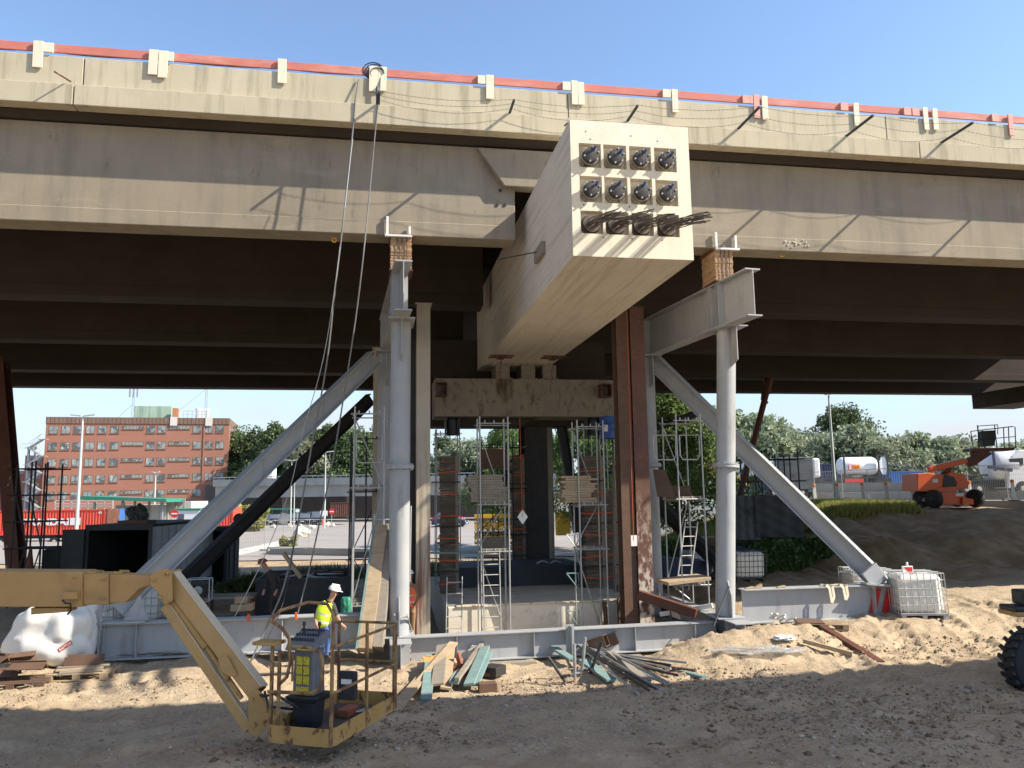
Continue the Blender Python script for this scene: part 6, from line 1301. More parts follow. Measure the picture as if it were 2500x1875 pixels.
for px, zt_px, k in ((321, 905, 3), (502, 880, 2)):
    u, zt_ = bq(px, zt_px); P0 = Vector((BA.x, BA.y, ztop))+bu*u-bn*3; mb = MB()
    for a in (-.25, .25): mb.bar(P0+bu*a, Vector((P0.x, P0.y, zt_))+bu*a*.3, .09, .09)
    for j in range(16): f = j/16; f2 = (j+1)/16; sg = 1 if j % 2 else -1; mb.bar(P0.lerp(Vector((P0.x, P0.y, zt_)), f)+bu*sg*.25*(1-.7*f), P0.lerp(Vector((P0.x, P0.y, zt_)), f2)-bu*sg*.25*(1-.7*f2), .05, .05)
    if k == 3:
        for a in (-.7, 0, .7): mb.bar(Vector((P0.x, P0.y, zt_-5))+bu*a, Vector((P0.x, P0.y, zt_-1.5))+bu*a, .28, .28)
        mb.bar(P0-bu*3, Vector((P0.x, P0.y, ztop+3)), .08, .08)
    else: mb.bar(P0-bu*7, Vector((P0.x, P0.y, ztop+6.5)), .06, .06)
    t = thing('antenna_mast', ('cluster antenna mast on the roof left of the green plant room', 'slim lattice mast on the roof at the right end')[k == 2], 'antenna', P0); part('lattice', mb, m_galv, t)
# stair tower and annex
an = thing('brick_annex', 'lower brick annex left of the office block behind the steel stair', 'building', PY(84, 1245, 160)); a, b_ = PY(62, 1112, 160), PY(113, 1112, 160); mb = MB().wb(a.x, b_.x, 160, 172, -.5, a.z); part('brick_wall', mb, m_brick, an)
mb = MB()
for i in range(4):
    for k in range(2): z = 2+3.1*i; mb.wb(a.x+.8+k*1.7, a.x+1.7+k*1.7, 159.95, 159.999, z, z+1.3)
part('windows', mb, m_glass, an)
an2 = thing('brick_annex', 'small brick building at the far left edge behind the scaffold', 'building', PY(20, 1245, 165)); a, b_ = PY(-60, 1160, 165), PY(58, 1165, 165); part('brick_wall', MB().wb(a.x, b_.x, 165, 175, -.5, a.z), m_brick, an2); part('roof_edge', MB().wb(a.x-.1, b_.x+.1, 164.8, 175, a.z+.01, a.z+.8), m_bgconc, an2)
st = thing('fire_stairs', 'zigzag steel fire stairs at the left end of the office block', 'stairs', PY(85, 1245, 153)); a, b_ = PY(60, 1090, 153), PY(107, 1090, 153); mb = MB()
for x in (a.x+.6, (a.x+b_.x)/2): mb.wb(x, x+.35, 153, 153.35, 0, a.z)
part('columns', mb, m_grey, st); mb = MB(); z = 1.0; k = 0
while z < a.z: 
    x0, x1 = (a.x+1.2, b_.x) if k % 2 == 0 else (b_.x, a.x+1.2); mb.bar((x0, 152.6, z), (x1, 152.6, z+1.62), .9, .22, (0, 0, 1)); mb.bar((x0, 152.2, z+1.05), (x1, 152.2, z+2.67), .05, .05); mb.wb(x1-.7, x1+.7, 152.2, 153.4, z+1.55, z+1.68); z += 1.62; k += 1
part('flights', mb, m_galv, st); mb = MB()
for i in range(9): x = a.x-.3+i*.45; mb.bar((x, 152.2, a.z-.6), (x, 152.2, a.z+.5+max(0, (i-4)*.45)), .04, .04)
mb.bar((a.x-.3, 152.2, a.z+.5), (a.x+1.6, 152.2, a.z+.5), .05, .05).bar((a.x+1.6, 152.2, a.z+.5), (b_.x, 152.2, a.z+2.4), .05, .05); part('railings', mb, m_galv, st)

# ---------------------------------------------------------------- containers and vehicles
def corr(mb, x0, x1, y, z0, z1, pitch=.28, d=.05, sgn=-1):
    """corrugated sheet in the x,z plane at depth y, facing -y"""
    k = max(1, int((x1-x0)/pitch)); P = []
    for i in range(k):
        a = x0+(x1-x0)*i/k; w_ = (x1-x0)/k; P += [(a, 0), (a+w_*.3, 0), (a+w_*.5, d), (a+w_*.8, d)]
    P.append((x1, 0)); o = len(mb.v)
    for x, dy in P: mb.v += [Vector((x, y+dy, z0)), Vector((x, y+dy, z1))]
    for i in range(len(P)-1): mb.f.append((o+2*i, o+2*i+2, o+2*i+3, o+2*i+1)); mb.m.append(mb.mi)
    return mb
def container(name, label, x0, x1, y0, z0, z1, mt, dep=2.44, cat='container', group=None, doors=False):
    t = thing(name, label, cat, ((x0+x1)/2, y0, z0), 0, group)
    mb = MB(); corr(mb, x0+.12, x1-.12, y0+.02, z0+.16, z1-.1)
    mb.wb(x0, x1, y0+.08, y0+dep, z0+.02, z1-.02)
    part('corrugated_shell', mb, mt, t)
    mb = MB().wb(x0-.01, x1+.01, y0-.01, y0+.10, z1-.12, z1).wb(x0-.01, x1+.01, y0-.01, y0+.10, z0, z0+.16)
    for x in (x0, x1-.14): mb.wb(x-.012, x+.152, y0-.012, y0+.11, z0+.161, z1-.121)
    part('frame', mb, mt, t); return t
def wheel(t, c, r, w_=.28, mt=None, ax=(0, 1, 0)):
    p_ = part('wheel', MB().lathe(Vector(c)-Vector(ax)*w_/2, ax, [(0, r*.6), (.01, r*.94), (.05, r), (w_-.05, r), (w_-.01, r*.94), (w_, r*.6)], 20), m_rubber, t, smooth=True)
    part('rim', MB().lathe(Vector(c)-Vector(ax)*(w_/2+.01), ax, [(0, r*.2), (.01, r*.35), (.06, r*.4), (.03, r*.58)], 14), mt or m_alu, p_, smooth=True); return p_
# red semi with lettering
Y = 78.0; L_ = PY(258, 1243, Y); z1 = L_.z; z0 = PY(130, 1306, Y).z; x1 = L_.x; x0 = x1-13.7
t = container('container_trailer', 'bright red container lettered HYUNDAI on a trailer in front of the office block', x0, x1, Y, z0, z1, m_redbox, cat='container trailer')
lh = (PY(170, 1266, Y).z-PY(170, 1284, Y).z)
def put(txt, xa, xb, py0, py1, Yf, mt, parent, nm='lettering', bold=.03, d=.01):
    a, b_ = PY(xa, py1, Yf), PY(xb, py0, Yf); m0 = text_mb(txt, 1, (0, 0, 0), (1, 0, 0), (0, 0, 1), 0, bold); xs_ = [v.x for v in m0.v]; zs_ = [v.z for v in m0.v]
    sx_ = (b_.x-a.x)/(max(xs_)-min(xs_)); sz_ = (b_.z-a.z)/(max(zs_)-min(zs_))
    m0.v = [Vector((a.x+(v.x-min(xs_))*sx_, Yf-d, a.z+(v.z-min(zs_))*sz_)) for v in m0.v]; return part(nm, m0, mt, parent)
put('HYUNDAI', 40, 169, 1265, 1284, Y, m_wht, t, bold=.045, d=.03); put('45', 240, 249, 1248, 1254.5, Y, m_wht, t, bold=.02, d=.03)
a, b_ = PY(171, 1282, Y), PY(197, 1264, Y); part('white_patch', MB().wb(a.x, b_.x, Y-.035, Y-.02, a.z, b_.z), m_wht, t)
part('door_end', MB().wb(x1+.012, x1+.20, Y, Y+2.4, z0, z1), m_rust, t)
part('chassis', MB().wb(x0+.5, x1-.3, Y+.5, Y+.9, z0-.35, z0-.005).wb(x0+.5, x1-.3, Y+1.6, Y+2.0, z0-.35, z0-.005), m_darksteel, t); part('side_guard', MB().wb(x0+3, PY(115, 1310, Y).x, Y, Y+.05, z0-.75, z0-.62).wb(x0+3, PY(115, 1310, Y).x, Y, Y+.05, z0-1.02, z0-.9), m_wht, t)
for px in (131, 160, 0): wheel(t, (PY(px, 1316, Y).x, Y+.2, z0-.62), .5)
for (nm, lb, xa, xb, ya, yb, Y, mt) in (('container', 'blue container glimpsed right of the red trailer', 264, 279, 1242, 1280, 84, m_bluebox), ('container', 'red container standing behind the two braces', 492, 570, 1238, 1290, 80, m_redbox), ('container', 'blue corrugated container roof line beyond the road at right', 2164, 2258, 1150, 1178, 100, m_bluebox), ('container', 'dark navy container left of the white tank', 2006, 2056, 1132, 1170, 98, m_navy), ('container', 'bright yellow container seen through the black scaffold', 1808, 1862, 1135, 1186, 72, m_yelbox), ('container', 'orange red container behind the trees left of the right column flange', 1724, 1760, 1120, 1172, 80, m_orange), ('container', 'dark red container under the far viaduct', 806, 858, 1226, 1262, 112, m_rust)):
    a, b_ = PY(xa, yb, Y), PY(xb, ya, Y); container(nm, lb, a.x, b_.x, Y, a.z, b_.z, mt, group='stacked and parked containers')
# dark open containers on site
def open_box(label, xa, xb, ya, Y, dep, side=m_greybox):
    a, b_ = PY(xa, ya, Y), PY(xb, ya, Y); x0, x1, z1 = a.x, b_.x, a.z; z0 = z1-2.6; t = thing('open_container', label, 'container', ((x0+x1)/2, Y, z0), 0, 'dark open site containers')
    mb = MB().wb(x0, x1, Y, Y+dep, z1-.1, z1).wb(x0, x1, Y, Y+dep, z0, z0+.12).wb(x0, x0+.06, Y, Y+dep, z0+.121, z1-.101).wb(x0+.061, x1-.061, Y+dep-.06, Y+dep, z0+.121, z1-.101)
    part('shell', mb, m_inside, t); mb = MB()
    o_ = len(mb.v); k = int(dep/.3)
    for i in range(k):
        a_ = Y+dep*i/k; w_ = dep/k; mb.wb(x1-.05+(.04 if i % 2 else 0), x1+(.04 if i % 2 else 0), a_, a_+w_-.001, z0+.121, z1-.101)
    part('side_wall', mb, side, t)
    part('front_frame', MB().wb(x0-.02, x1+.03, Y-.06, Y-.002, z1-.2, z1+.01).wb(x0-.02, x0+.12, Y-.06, Y-.002, z0, z1-.201).wb(x1-.1, x1+.03, Y-.06, Y-.002, z0, z1-.201), m_dkbox, t); return t, x0, x1, z0, z1
t, x0, x1, z0, z1 = open_box('dark open container with one door swung out to the left, behind the boom', 212, 372, 1282, 30, 6)
a = PY(153, 1293, 29.8); mb = MB().wb(a.x, PY(206, 1293, 29.8).x, 29.8, 29.88, z0, a.z)
for z in (.7, 1.4, 2.0): mb.wb(a.x+.06, PY(206, 1293, 29.8).x-.06, 29.77, 29.799, z0+z, z0+z+.05)
part('open_door', mb, m_dkbox, t)
part('roof_edge_boards', MB().wb(PY(280, 1275, 30).x, x1-.3, 30.2, 31, z1+.01, z1+.14), m_darkwood, t)
cloth('tarpaulin_bundle', PY(334, 1262, 30.6), .28, .3, .36, 22, m_tarp, 'dark green tarpaulin bundle on the container roof', 'tarpaulin', amp=.5)
open_box('second dark open container farther back behind the diagonal braces', 440, 556, 1288, 36, 1.6, m_dkbox)
t = thing('waste_bin', 'dark wheeled waste container left of the open container door', 'waste bin', PY(128, 1395, 31)); a, b_ = PY(105, 1346, 31), PY(153, 1400, 31); part('bin_body', MB().wb(a.x, b_.x, 31, 32.1, b_.z-.3, a.z), m_dkbox, t, bevel=.02); part('lid', MB().prism([(a.x-.02, 30.95, a.z+.002), (b_.x+.02, 30.95, a.z+.002), (b_.x+.02, 30.95, a.z+.2), (a.x+.2, 30.95, a.z+.12)], (0, 1.2, 0)), m_blackp, t)
# gatehouse, canopy, cabin
Y = 90; t = thing('gatehouse', 'pale beige gatehouse under the green canopy behind the dark container', 'building', PY(340, 1290, Y)); a, b_ = PY(279, 1290, Y), PY(401, 1232, Y); part('wall', MB().wb(a.x, b_.x, Y, Y+6, 0, b_.z), m_cream, t); c = PY(407, 1225, Y); part('wall_extension', MB().wb(b_.x+.01, PY(458, 1230, Y).x, Y+1, Y+6, 0, c.z), m_cream, t)
mb = MB()
for px in (300, 330, 365, 395, 410, 430, 450): x = PY(px, 1230, Y).x; part('roof_post', MB().wb(x-.12, x+.12, Y-.12, Y-.002, b_.z-2, b_.z+.6), m_bgconc, t)
t = thing('green_canopy', 'long dark green canopy roof above the gatehouse', 'canopy', PY(300, 1225, 86)); a, b_, c, d = PY(195, 1219, 86), PY(407, 1226, 86), PY(405, 1218, 86), PY(195, 1211, 86); part('fascia', MB().prism([d, c, b_, a][::-1], (0, 5, 0)), m_greenp, t)
mb = MB()
for px in (230, 300, 395): x = PY(px, 1230, 88).x; mb.wb(x-.12, x+.12, 88, 88.24, 0, PY(px, 1226, 88).z)
part('posts', mb, m_galv, t)
Y = 84; t = thing('white_cabin', 'small white site cabin with a dark window and green roof edge', 'cabin', PY(452, 1285, Y)); a, b_ = PY(420, 1290, Y), PY(487, 1246, Y); part('cabin_wall', MB().wb(a.x, b_.x, Y, Y+3, 0, b_.z), m_wht, t); part('roof_edge', MB().wb(a.x-.1, b_.x+.1, Y-.1, Y+3.1, b_.z+.001, b_.z+.2), m_greenp, t)
c = PY(434, 1255, Y); d = PY(449, 1275, Y); part('window', MB().wb(c.x, d.x, Y-.04, Y-.002, d.z, c.z), m_glass, t)
t = thing('gantry_frame', 'light metal railing frame on the roof line left of the green canopy', 'railing', PY(210, 1250, 92)); mb = MB()
for i in range(8): p_, q2 = PY(135+i*20, 1222, 92), PY(135+i*20, 1243, 92); mb.bar(p_, q2, .1, .1)
for y in (1222, 1230, 1236): mb.bar(PY(135, y, 92), PY(275, y, 92), .1, .1)
part('rails', mb, m_cream, t)
# cars
def car(label, px, pyb, Y, mt, hgt=1.5, rz=0.0, L_=1.9, D_=4.3):
    b0 = PY(px, pyb, Y); b0.z = .08 if Y < 200 else b0.z; t = thing('parked_car', label, 'car', b0, rz, 'cars parked at the far side of the lot'); M = Matrix.Rotation(rz, 3, 'Z')
    g = lambda x, y, z: b0+M@Vector((x, y, z)); w_ = L_/2
    def loft(secs, nm, mt_, bev=.05):
        mb = MB(); k = len(secs[0]); o_ = 0
        for s_ in secs: mb.v += [g(*q) for q in s_]
        for i in range(len(secs)-1):
            for j in range(k): mb.f.append((i*k+j, i*k+(j+1) % k, (i+1)*k+(j+1) % k, (i+1)*k+j)); mb.m.append(0)
        mb.f.append(tuple(reversed(range(k)))); mb.f.append(tuple((len(secs)-1)*k+j for j in range(k))); mb.m += [0, 0]
        return part(nm, mb, mt_, t, bevel=bev)
    loft([[(-w_, y, .25), (w_, y, .25), (w_, y, zz), (-w_, y, zz)] for y, zz in ((0, .55), (.08, .78), (1.0, .92), (D_-.4, .98), (D_, .7))], 'body', mt)
    loft([[(-w_+.08+i_, y, .9), (w_-.08-i_, y, .9), (w_-.25-i_, y, zz), (-w_+.25+i_, y, zz)] for y, zz, i_ in ((.85, .93, 0), (1.55, hgt-.03, 0), (3.3, hgt, 0), (4.0, 1.0, 0))], 'glasshouse', m_glass)
    loft([[(-w_+.24, y, hgt-.01), (w_-.24, y, hgt-.01), (w_-.3, y, hgt+.04), (-w_+.3, y, hgt+.04)] for y in (1.6, 3.25)], 'roof', mt, .02)
    for x in (-w_+.28, w_-.28): part('headlight', MB().ob(g(x, .02, .66), .18, .03, .08, M), m_alu, t)
    part('number_plate', MB().ob(g(0, -.02, .45), .26, .015, .06, M), m_wht, t)
    for x in (-w_+.02, w_-.02):
        for y in (.8, D_-.9): wheel(t, g(x, y, .33), .33, .2, ax=tuple(M@Vector((1, 0, 0))))
    return t
m_cb = mat('dark_blue_car_paint', (.03, .045, .09), .25, .3, var=.05); m_ck = mat('black_car_paint', (.02, .022, .03), .25, .3, var=.05); m_cs = mat('silver_car_paint', (.4, .41, .42), .3, .4, var=.05); m_cw = mat('white_car_paint', (.75, .75, .75), .3, var=.03); m_cr = mat('red_car_paint', (.4, .03, .05), .3, var=.05)
car('white car nose just below the dark brace', 618, 1290, 105, m_cw, rz=rad(60)); car('silver blue car beside the white one', 640, 1281, 114, m_cs); car('black car with a sunlit bonnet, third from the left of the row', 660, 1281, 114, m_ck)
car('dark car partly behind the round grey disc', 690, 1281, 115, m_cb); car('dark green estate right of the round disc', 717, 1280, 115, m_cb, 1.6); car('black car behind the thick cable', 738, 1280, 115, m_ck, 1.55)
car('dark car between the cable and the black van', 753, 1278, 118, m_cb, 1.65); car('black van like car at the right end of the row', 768, 1279, 115, m_ck, 1.8, L_=2.0)
car('dark blue car seen in the tower opening', 1140, 1277, 100, m_cb, rz=rad(80)); car('red car behind the dark blue one in the tower opening', 1132, 1270, 112, m_cr, rz=rad(80))
# stones, posts, fences, signs of the lot
for i, (px, py, s_) in enumerate(((607, 1295, 1.0), (636, 1289, .8), (667, 1288, .7), (705, 1288, .7), (733, 1286, .6), (757, 1287, .6), (765, 1291, .7), (799, 1285, .8), (812, 1286, .7), (737, 1312, 1.6))):
    p = PZ(px, py, .06); mb = MB().ball(p+UP*.25*s_, .5*s_, 9, 6, (1.2, .8, .7)); mb.v = [v+Vector((noise.noise(v*1.7), noise.noise(v*1.9+Vector((5, 0, 0))), noise.noise(v*2.1)))*.3*s_ for v in mb.v]
    solo('boulder', mb, m_cap, 'pale boulder in the row before the parked cars' if i < 9 else 'largest pale boulder lying alone nearer in the lot', 'boulder', group='boulders in the lot')
def lamp_post(label, px, pyb, pyt, Y, arms=2, r=.09, w_=1.2):
    b0 = PY(px, pyb, Y); top_ = Vector((b0.x, Y, PY(px, pyt, Y).z)); t = thing('street_lamp', label, 'street lamp', b0, 0, 'street lamps')
    part('pole', MB().tube([b0, b0.lerp(top_, .5), top_], [r*1.3, r, r*.6], 10), m_pole, t, smooth=True)
    for sg in ((-1, 1) if arms == 2 else (1,)):
        part('lamp_head', MB().prism([top_+Vector((sg*.1, -.15, .0)), top_+Vector((sg*w_, -.12, .10)), top_+Vector((sg*w_, .12, .10)), top_+Vector((sg*.1, .15, 0))], UP*.10), m_pole, t)
    return t
b0 = PY(181, 1380, 62); lamp_post('tall pale street lamp in front of the office block', 184, 1330, 1017, 70, r=.13, w_=1.1); lamp_post('street lamp with orange glow pole near the canopy', 376, 1250, 1155, 100, r=.1, w_=.5)
lamp_post('double headed floodlight mast above the cars left', 709, 1282, 1125, 100, r=.08, w_=.9); lamp_post('slim mast right beside the double headed one', 717, 1285, 1175, 98, r=.06, w_=.3); lamp_post('pale lamp post with one head above the cars right', 792, 1290, 1105, 95, 1, r=.09, w_=.9)
lamp_post('tall street lamp rising from the road right of the willow trees', 2040, 1215, 964, 52, r=.09, w_=.45); lamp_post('faint street lamp behind the right scaffold', 1735, 1200, 1095, 95, 1, r=.08, w_=.5)
def sign(label, px, py, pyb, Y, kind, s_=.35):
    c = PY(px, py, Y); b0 = Vector((c.x, Y, PY(px, pyb, Y).z)); t = thing('traffic_sign', label, 'sign', b0); part('pole', MB().tube([b0, c+UP*s_], .04, 6), m_galv, t)
    if kind == 'noentry': part('disc', MB().lathe(c-Vector((0, .06, 0)), (0, 1, 0), [(0, s_), (.03, s_)], 20), m_red, t); part('white_bar', MB().wb(c.x-s_*.7, c.x+s_*.7, Y-.07, Y-.062, c.z-s_*.16, c.z+s_*.16), m_wht, t)
    elif kind == 'disc': part('disc', MB().lathe(c-Vector((0, .06, 0)), (0, 1, 0), [(0, s_), (.03, s_)], 20), m_galv, t)
    elif kind == 'dark': part('disc', MB().lathe(c-Vector((0, .06, 0)), (0, 1, 0), [(0, s_), (.03, s_)], 20), m_blackp, t)
    else: part('panel', MB().wb(c.x-s_, c.x+s_, Y-.06, Y-.03, c.z-s_*.7, c.z+s_*.7), m_wht, t)
sign('round no entry sign by the white cabin', 426, 1254, 1290, 82, 'noentry', .42); sign('round red sign on a thin pole under the far viaduct', 810, 1249, 1283, 105, 'noentry', .38); sign('grey round back of a sign in front of the cars', 693, 1266, 1330, 62, 'disc', .42)
sign('black round back of a sign between the two braces', 584, 1267, 1370, 45, 'dark', .32); sign('pair of white sign boards on the lamp post right of the cars', 791, 1253, 1290, 94, 'panel', .42); sign('small white sign behind the cars', 727, 1247, 1280, 112, 'panel', .3); sign('red and white road sign left of the right column flange', 1738, 1136, 1180, 70, 'noentry', .3)
t = thing('bollard', 'orange bollard below the white sign boards', 'bollard', PZ(788, 1282, .06)); c = PZ(788, 1282, .06); part('cone', MB().lathe(c, UP, [(0, .3), (.05, .3), (.06, .2), (.7, .12), (.72, .05)], 12), m_orange, t)
cn_ = PZ(75, 1392, .3); t = thing('traffic_cone', 'dull red traffic cone beside the black scaffold at the left edge', 'traffic cone', PY(71, 1395, 29)); c = PY(71, 1395, 29); part('cone', MB().lathe(c, UP, [(0, .2), (.03, .2), (.04, .15), (.8, .05), (.82, .02)], 12), m_rust, t)
def fence(label, pts, h, Y0=None, zf=None):
    t = thing('mesh_fence', label, 'fence', pts[0]); 
    for i in range(len(pts)-1):
        a, b_ = pts[i], pts[i+1]; mb = MB(); k = 22
        for z in (.12, h): mb.tube([a+UP*z, b_+UP*z], .02, 5)
        for j in range(k+1): p_ = a.lerp(b_, j/k); mb.bar(p_+UP*.12, p_+UP*h, .008, .008)
        for j in range(7): mb.bar(a+UP*(.12+(h-.12)*j/7), b_+UP*(.12+(h-.12)*j/7), .008, .008)
        part('mesh_panel', mb, m_galv, t)
    for p_ in pts: part('post', MB().tube([p_, p_+UP*(h+.02)], .025, 6), m_galv, t); part('foot_block', MB().ob(p_+UP*.06, .30, .11, .06, Matrix.Identity(3)), m_bgconc, t)
fence('light mesh fence panels across the left lot', [PY(560, 1352, 55), PY(646, 1345, 55), PY(754, 1340, 56), PY(860, 1340, 57)], 2.0)
zr = 2.96; ZV = 3.3
def rz_(px, Y, z=None): p = PY(px, 1200, Y); return Vector((p.x, Y, ZV if z is None else z))
mb = MB(); vp = [rz_(1960, 62), rz_(2057, 54), rz_(2196, 49.0), rz_(2365, 46.8), rz_(2700, 42)]
for i in range(4):
    a, b_ = vp[i], vp[i+1]; mb.hexa([Vector((a.x, a.y-1.0, 2.6)), Vector((b_.x, b_.y-1.0, 2.6)), Vector((b_.x, b_.y+3.5, 2.6)), Vector((a.x, a.y+3.5, 2.6)), Vector((a.x, a.y-.7, ZV)), Vector((b_.x, b_.y-.7, ZV)), Vector((b_.x, b_.y+3.5, ZV)), Vector((a.x, a.y+3.5, ZV))])
solo('verge', mb, m_bgconc, 'raised kerb verge under the fence and delineators', 'verge', kind='structure')
fence('mesh fence along the raised road right of the slope', [rz_(1990, 58), rz_(2057, 55), rz_(2120, 52), rz_(2196, 49.5), rz_(2290, 48)], 2.0)
fence('leaning mesh fence at the right edge of the road', [rz_(2365, 47.5), rz_(2460, 46), rz_(2560, 45)], 2.0)
for i, (px, Y, w_) in enumerate(((1990, 56, .2), (2046, 51, .2), (2108, 50, .2), (2166, 48.5, .2), (2230, 47.5, .2), (2370, 47, .2), (2476, 43.5, .2))):
    p = rz_(px, Y); t = thing('delineator_post', ['white delineator post with amber lamp half hidden in grass at the left of the row', 'white delineator with amber lamp beside the tall street lamp', 'white delineator with amber lamp, third of the row along the road', 'white delineator with amber lamp left of the orange lift, second nearest to it', 'white delineator with amber lamp nearest left of the orange lift', 'white delineator with amber lamp half behind the orange lift', 'large white delineator with amber lamp right of the orange lift'][i], 'delineator', p, 0, 'delineator posts along the road')
    part('post', MB().prism([p+Vector((-.11, 0, .05)), p+Vector((.11, 0, .05)), p+Vector((.05, 0, .95)), p+Vector((-.15, 0, .95))], Vector((0, .05, 0))), m_wht, t, bevel=.012)
    part('lamp', MB().lathe(p+Vector((-.05, .02, .955)), UP, [(0, .05), (.03, .10), (.16, .10), (.2, .05)], 12), m_lampo, t, smooth=True); part('base', MB().wb(p.x-.25, p.x+.25, p.y-.15, p.y+.2, ZV+.004, ZV+.05), m_rubber, t)
bw_ = thing('concrete_barrier', 'long grey concrete crash barrier beyond the mesh fence along the road', 'barrier', rz_(2250, 60)); a, b_ = rz_(1985, 66, 2.9), rz_(2620, 54, 2.9)
part('barrier_wall', MB().bar(a+UP*.45, b_+UP*.45, .5, .9), m_bgconc, bw_, bevel=.03); part('upper_wall', MB().bar(a+UP*1.28+Vector((0, 1.2, 0)), b_+UP*1.28+Vector((0, 1.2, 0)), .3, .7), m_bgconc, bw_)
# tank container on chassis
Y = 86; t = thing('tank_container', 'white cylindrical tank container with red and orange logo on a trailer beyond the road', 'tank container', PY(2110, 1200, Y)); a = PY(2058, 1162, Y); b_ = PY(2145, 1113, Y); r = (b_.z-a.z)/2*.95; zc = (a.z+b_.z)/2
part('tank', MB().lathe((a.x, Y+1.2, zc), (1, 0, 0), [(0, r*.5), (.12, r*.8), (.4, r), (b_.x-a.x-.3, r), (b_.x-a.x, r*.85)], 28), m_wht, t, smooth=True)
x1 = b_.x; x2 = PY(2166, 1130, Y).x; fr = MB()
for (x, y) in ((x1-.1, Y-.05), (x2, Y-.05), (a.x+.2, Y-.05), (x1-.1, Y+2.4), (x2, Y+2.4)): fr.wb(x-.07, x+.07, y-.07, y+.07, a.z-.1, b_.z+.12)
for z in (a.z-.1, b_.z+.05): fr.wb(x1-.1, x2, Y-.1, Y+.02, z, z+.1)
fr.wb(a.x+.2, x2, Y-.1, Y+.0, a.z-.22, a.z-.12); part('frame', fr, m_darksteel, t)
oc = [((x1+x2)/2+math.cos(k*math.pi/4+.39)*.95*(x2-x1)/2*1.05, Y-.02, zc+math.sin(k*math.pi/4+.39)*r*1.02) for k in range(8)]; part('end_plate', MB().prism(oc, (0, .1, 0)), m_wht, t)
def lt(xa, xb, ya, yb, d, mt, nm): a_, c_ = PY(xa, yb, Y), PY(xb, ya, Y); part(nm, MB().wb(a_.x, c_.x, Y+1.2-r-d, Y+1.2-r+.12, a_.z, c_.z), mt, t)
lt(2083, 2101, 1134, 1145, .02, mat('logo_orange', (.75, .33, .02), .6), 'logo_panel'); lt(2073, 2081.5, 1134.5, 1146, .02, m_redpr, 'logo_panel')
put('Stolt', 2085, 2099.5, 1136, 1144, Y, m_redpr, t, bold=.03, d=r-1.2+.05); put('S', 2074.5, 2080.5, 1135.5, 1145.2, Y, m_wht, t, bold=.04, d=r-1.2+.05)
mb = MB().wb(PY(1995, 1170, Y).x, PY(2180, 1170, Y).x, Y+.3, Y+2, a.z-.75, a.z-.25); part('chassis', mb, m_darksteel, t)
for px in (2003, 2015, 2027, 2042): wheel(t, (PY(px, 1185, Y).x, Y+.2, a.z-1.0), .45)
c = PY(2088, 1173, Y-.5); part('rear_lights', MB().wb(c.x-1.0, c.x+1.0, Y-.3, Y-.2, c.z-.18, c.z+.18), m_red, t)
# white box trailer and lorries
Y = 62; t = thing('box_trailer', 'grey and white box trailer behind the black scaffold on the road', 'lorry trailer', PY(1930, 1200, Y)); a, b_ = PY(1905, 1196, Y), PY(1984, 1116, Y); part('grey_box', MB().wb(a.x, b_.x, Y, Y+8, a.z, b_.z), m_mesh_g, t, bevel=.05); c = PY(2003, 1118, Y); e = PY(1984, 1166, Y)
part('white_front', MB().wb(b_.x+.01, c.x, Y+.1, Y+2.4, e.z, c.z), m_wht, t, bevel=.15); a2, b2 = PY(1868, 1160, Y), PY(1904, 1119, Y); part('white_side', MB().wb(a2.x, b2.x, Y+.5, Y+8, a2.z, b2.z), m_wht, t, bevel=.1)
for px in (1890, 1960): wheel(t, (PY(px, 1190, Y).x, Y+.2, a.z-.2), .45)
Y = 56; t = thing('white_lorry', 'white tanker lorry with silver cab at the right edge beyond the barrier', 'lorry', PY(2460, 1200, Y)); a, b_ = PY(2405, 1183, Y), PY(2600, 1098, Y)
ca, cb2 = PY(2462, 1190, Y), PY(2600, 1096, Y)
prof = [PY(2462, 1192, Y), PY(2700, 1194, Y), PY(2700, 1096, Y), PY(2490, 1098, Y), PY(2472, 1112, Y), PY(2462, 1125, Y)]
part('cab', MB().prism(prof, Vector((0, 2.4, 0))), m_cw, t, bevel=.08)
part('side_window', MB().prism([PY(2464, 1120, Y-.03), PY(2498, 1118, Y-.03), PY(2498, 1136, Y-.03), PY(2488, 1138, Y-.03), PY(2466, 1134, Y-.03)][::-1], Vector((0, .02, 0))), m_blackp, t)
p0_, p1_ = PY(2400, 1135, Y+1.2), PY(2462, 1135, Y+1.2); part('tank', MB().lathe(p0_, p1_-p0_, [(0, .6), (.3, 1.1), (.6, 1.25), ((p1_-p0_).length, 1.25)], 22), m_cw, t, smooth=True)
mb = MB().bar(PY(2412, 1140, Y-.2), PY(2470, 1148, Y-.2), .2, .22).bar(PY(2424, 1100, Y-.2), PY(2430, 1150, Y-.2), .12, .12); part('pipework', mb, m_navy, t)
part('chassis', MB().wb(PY(2340, 1175, Y).x, PY(2462, 1175, Y).x, Y+.4, Y+2, a.z-.2, a.z+.25).wb(PY(2355, 1165, Y).x, PY(2420, 1165, Y).x, Y+.3, Y+.42, a.z+.6, a.z+.72), m_darksteel, t)
for px in (2497, 2360, 2390): wheel(t, (PY(px, 1190, Y).x, Y+.1, PY(2490, 1192, Y).z), .5)
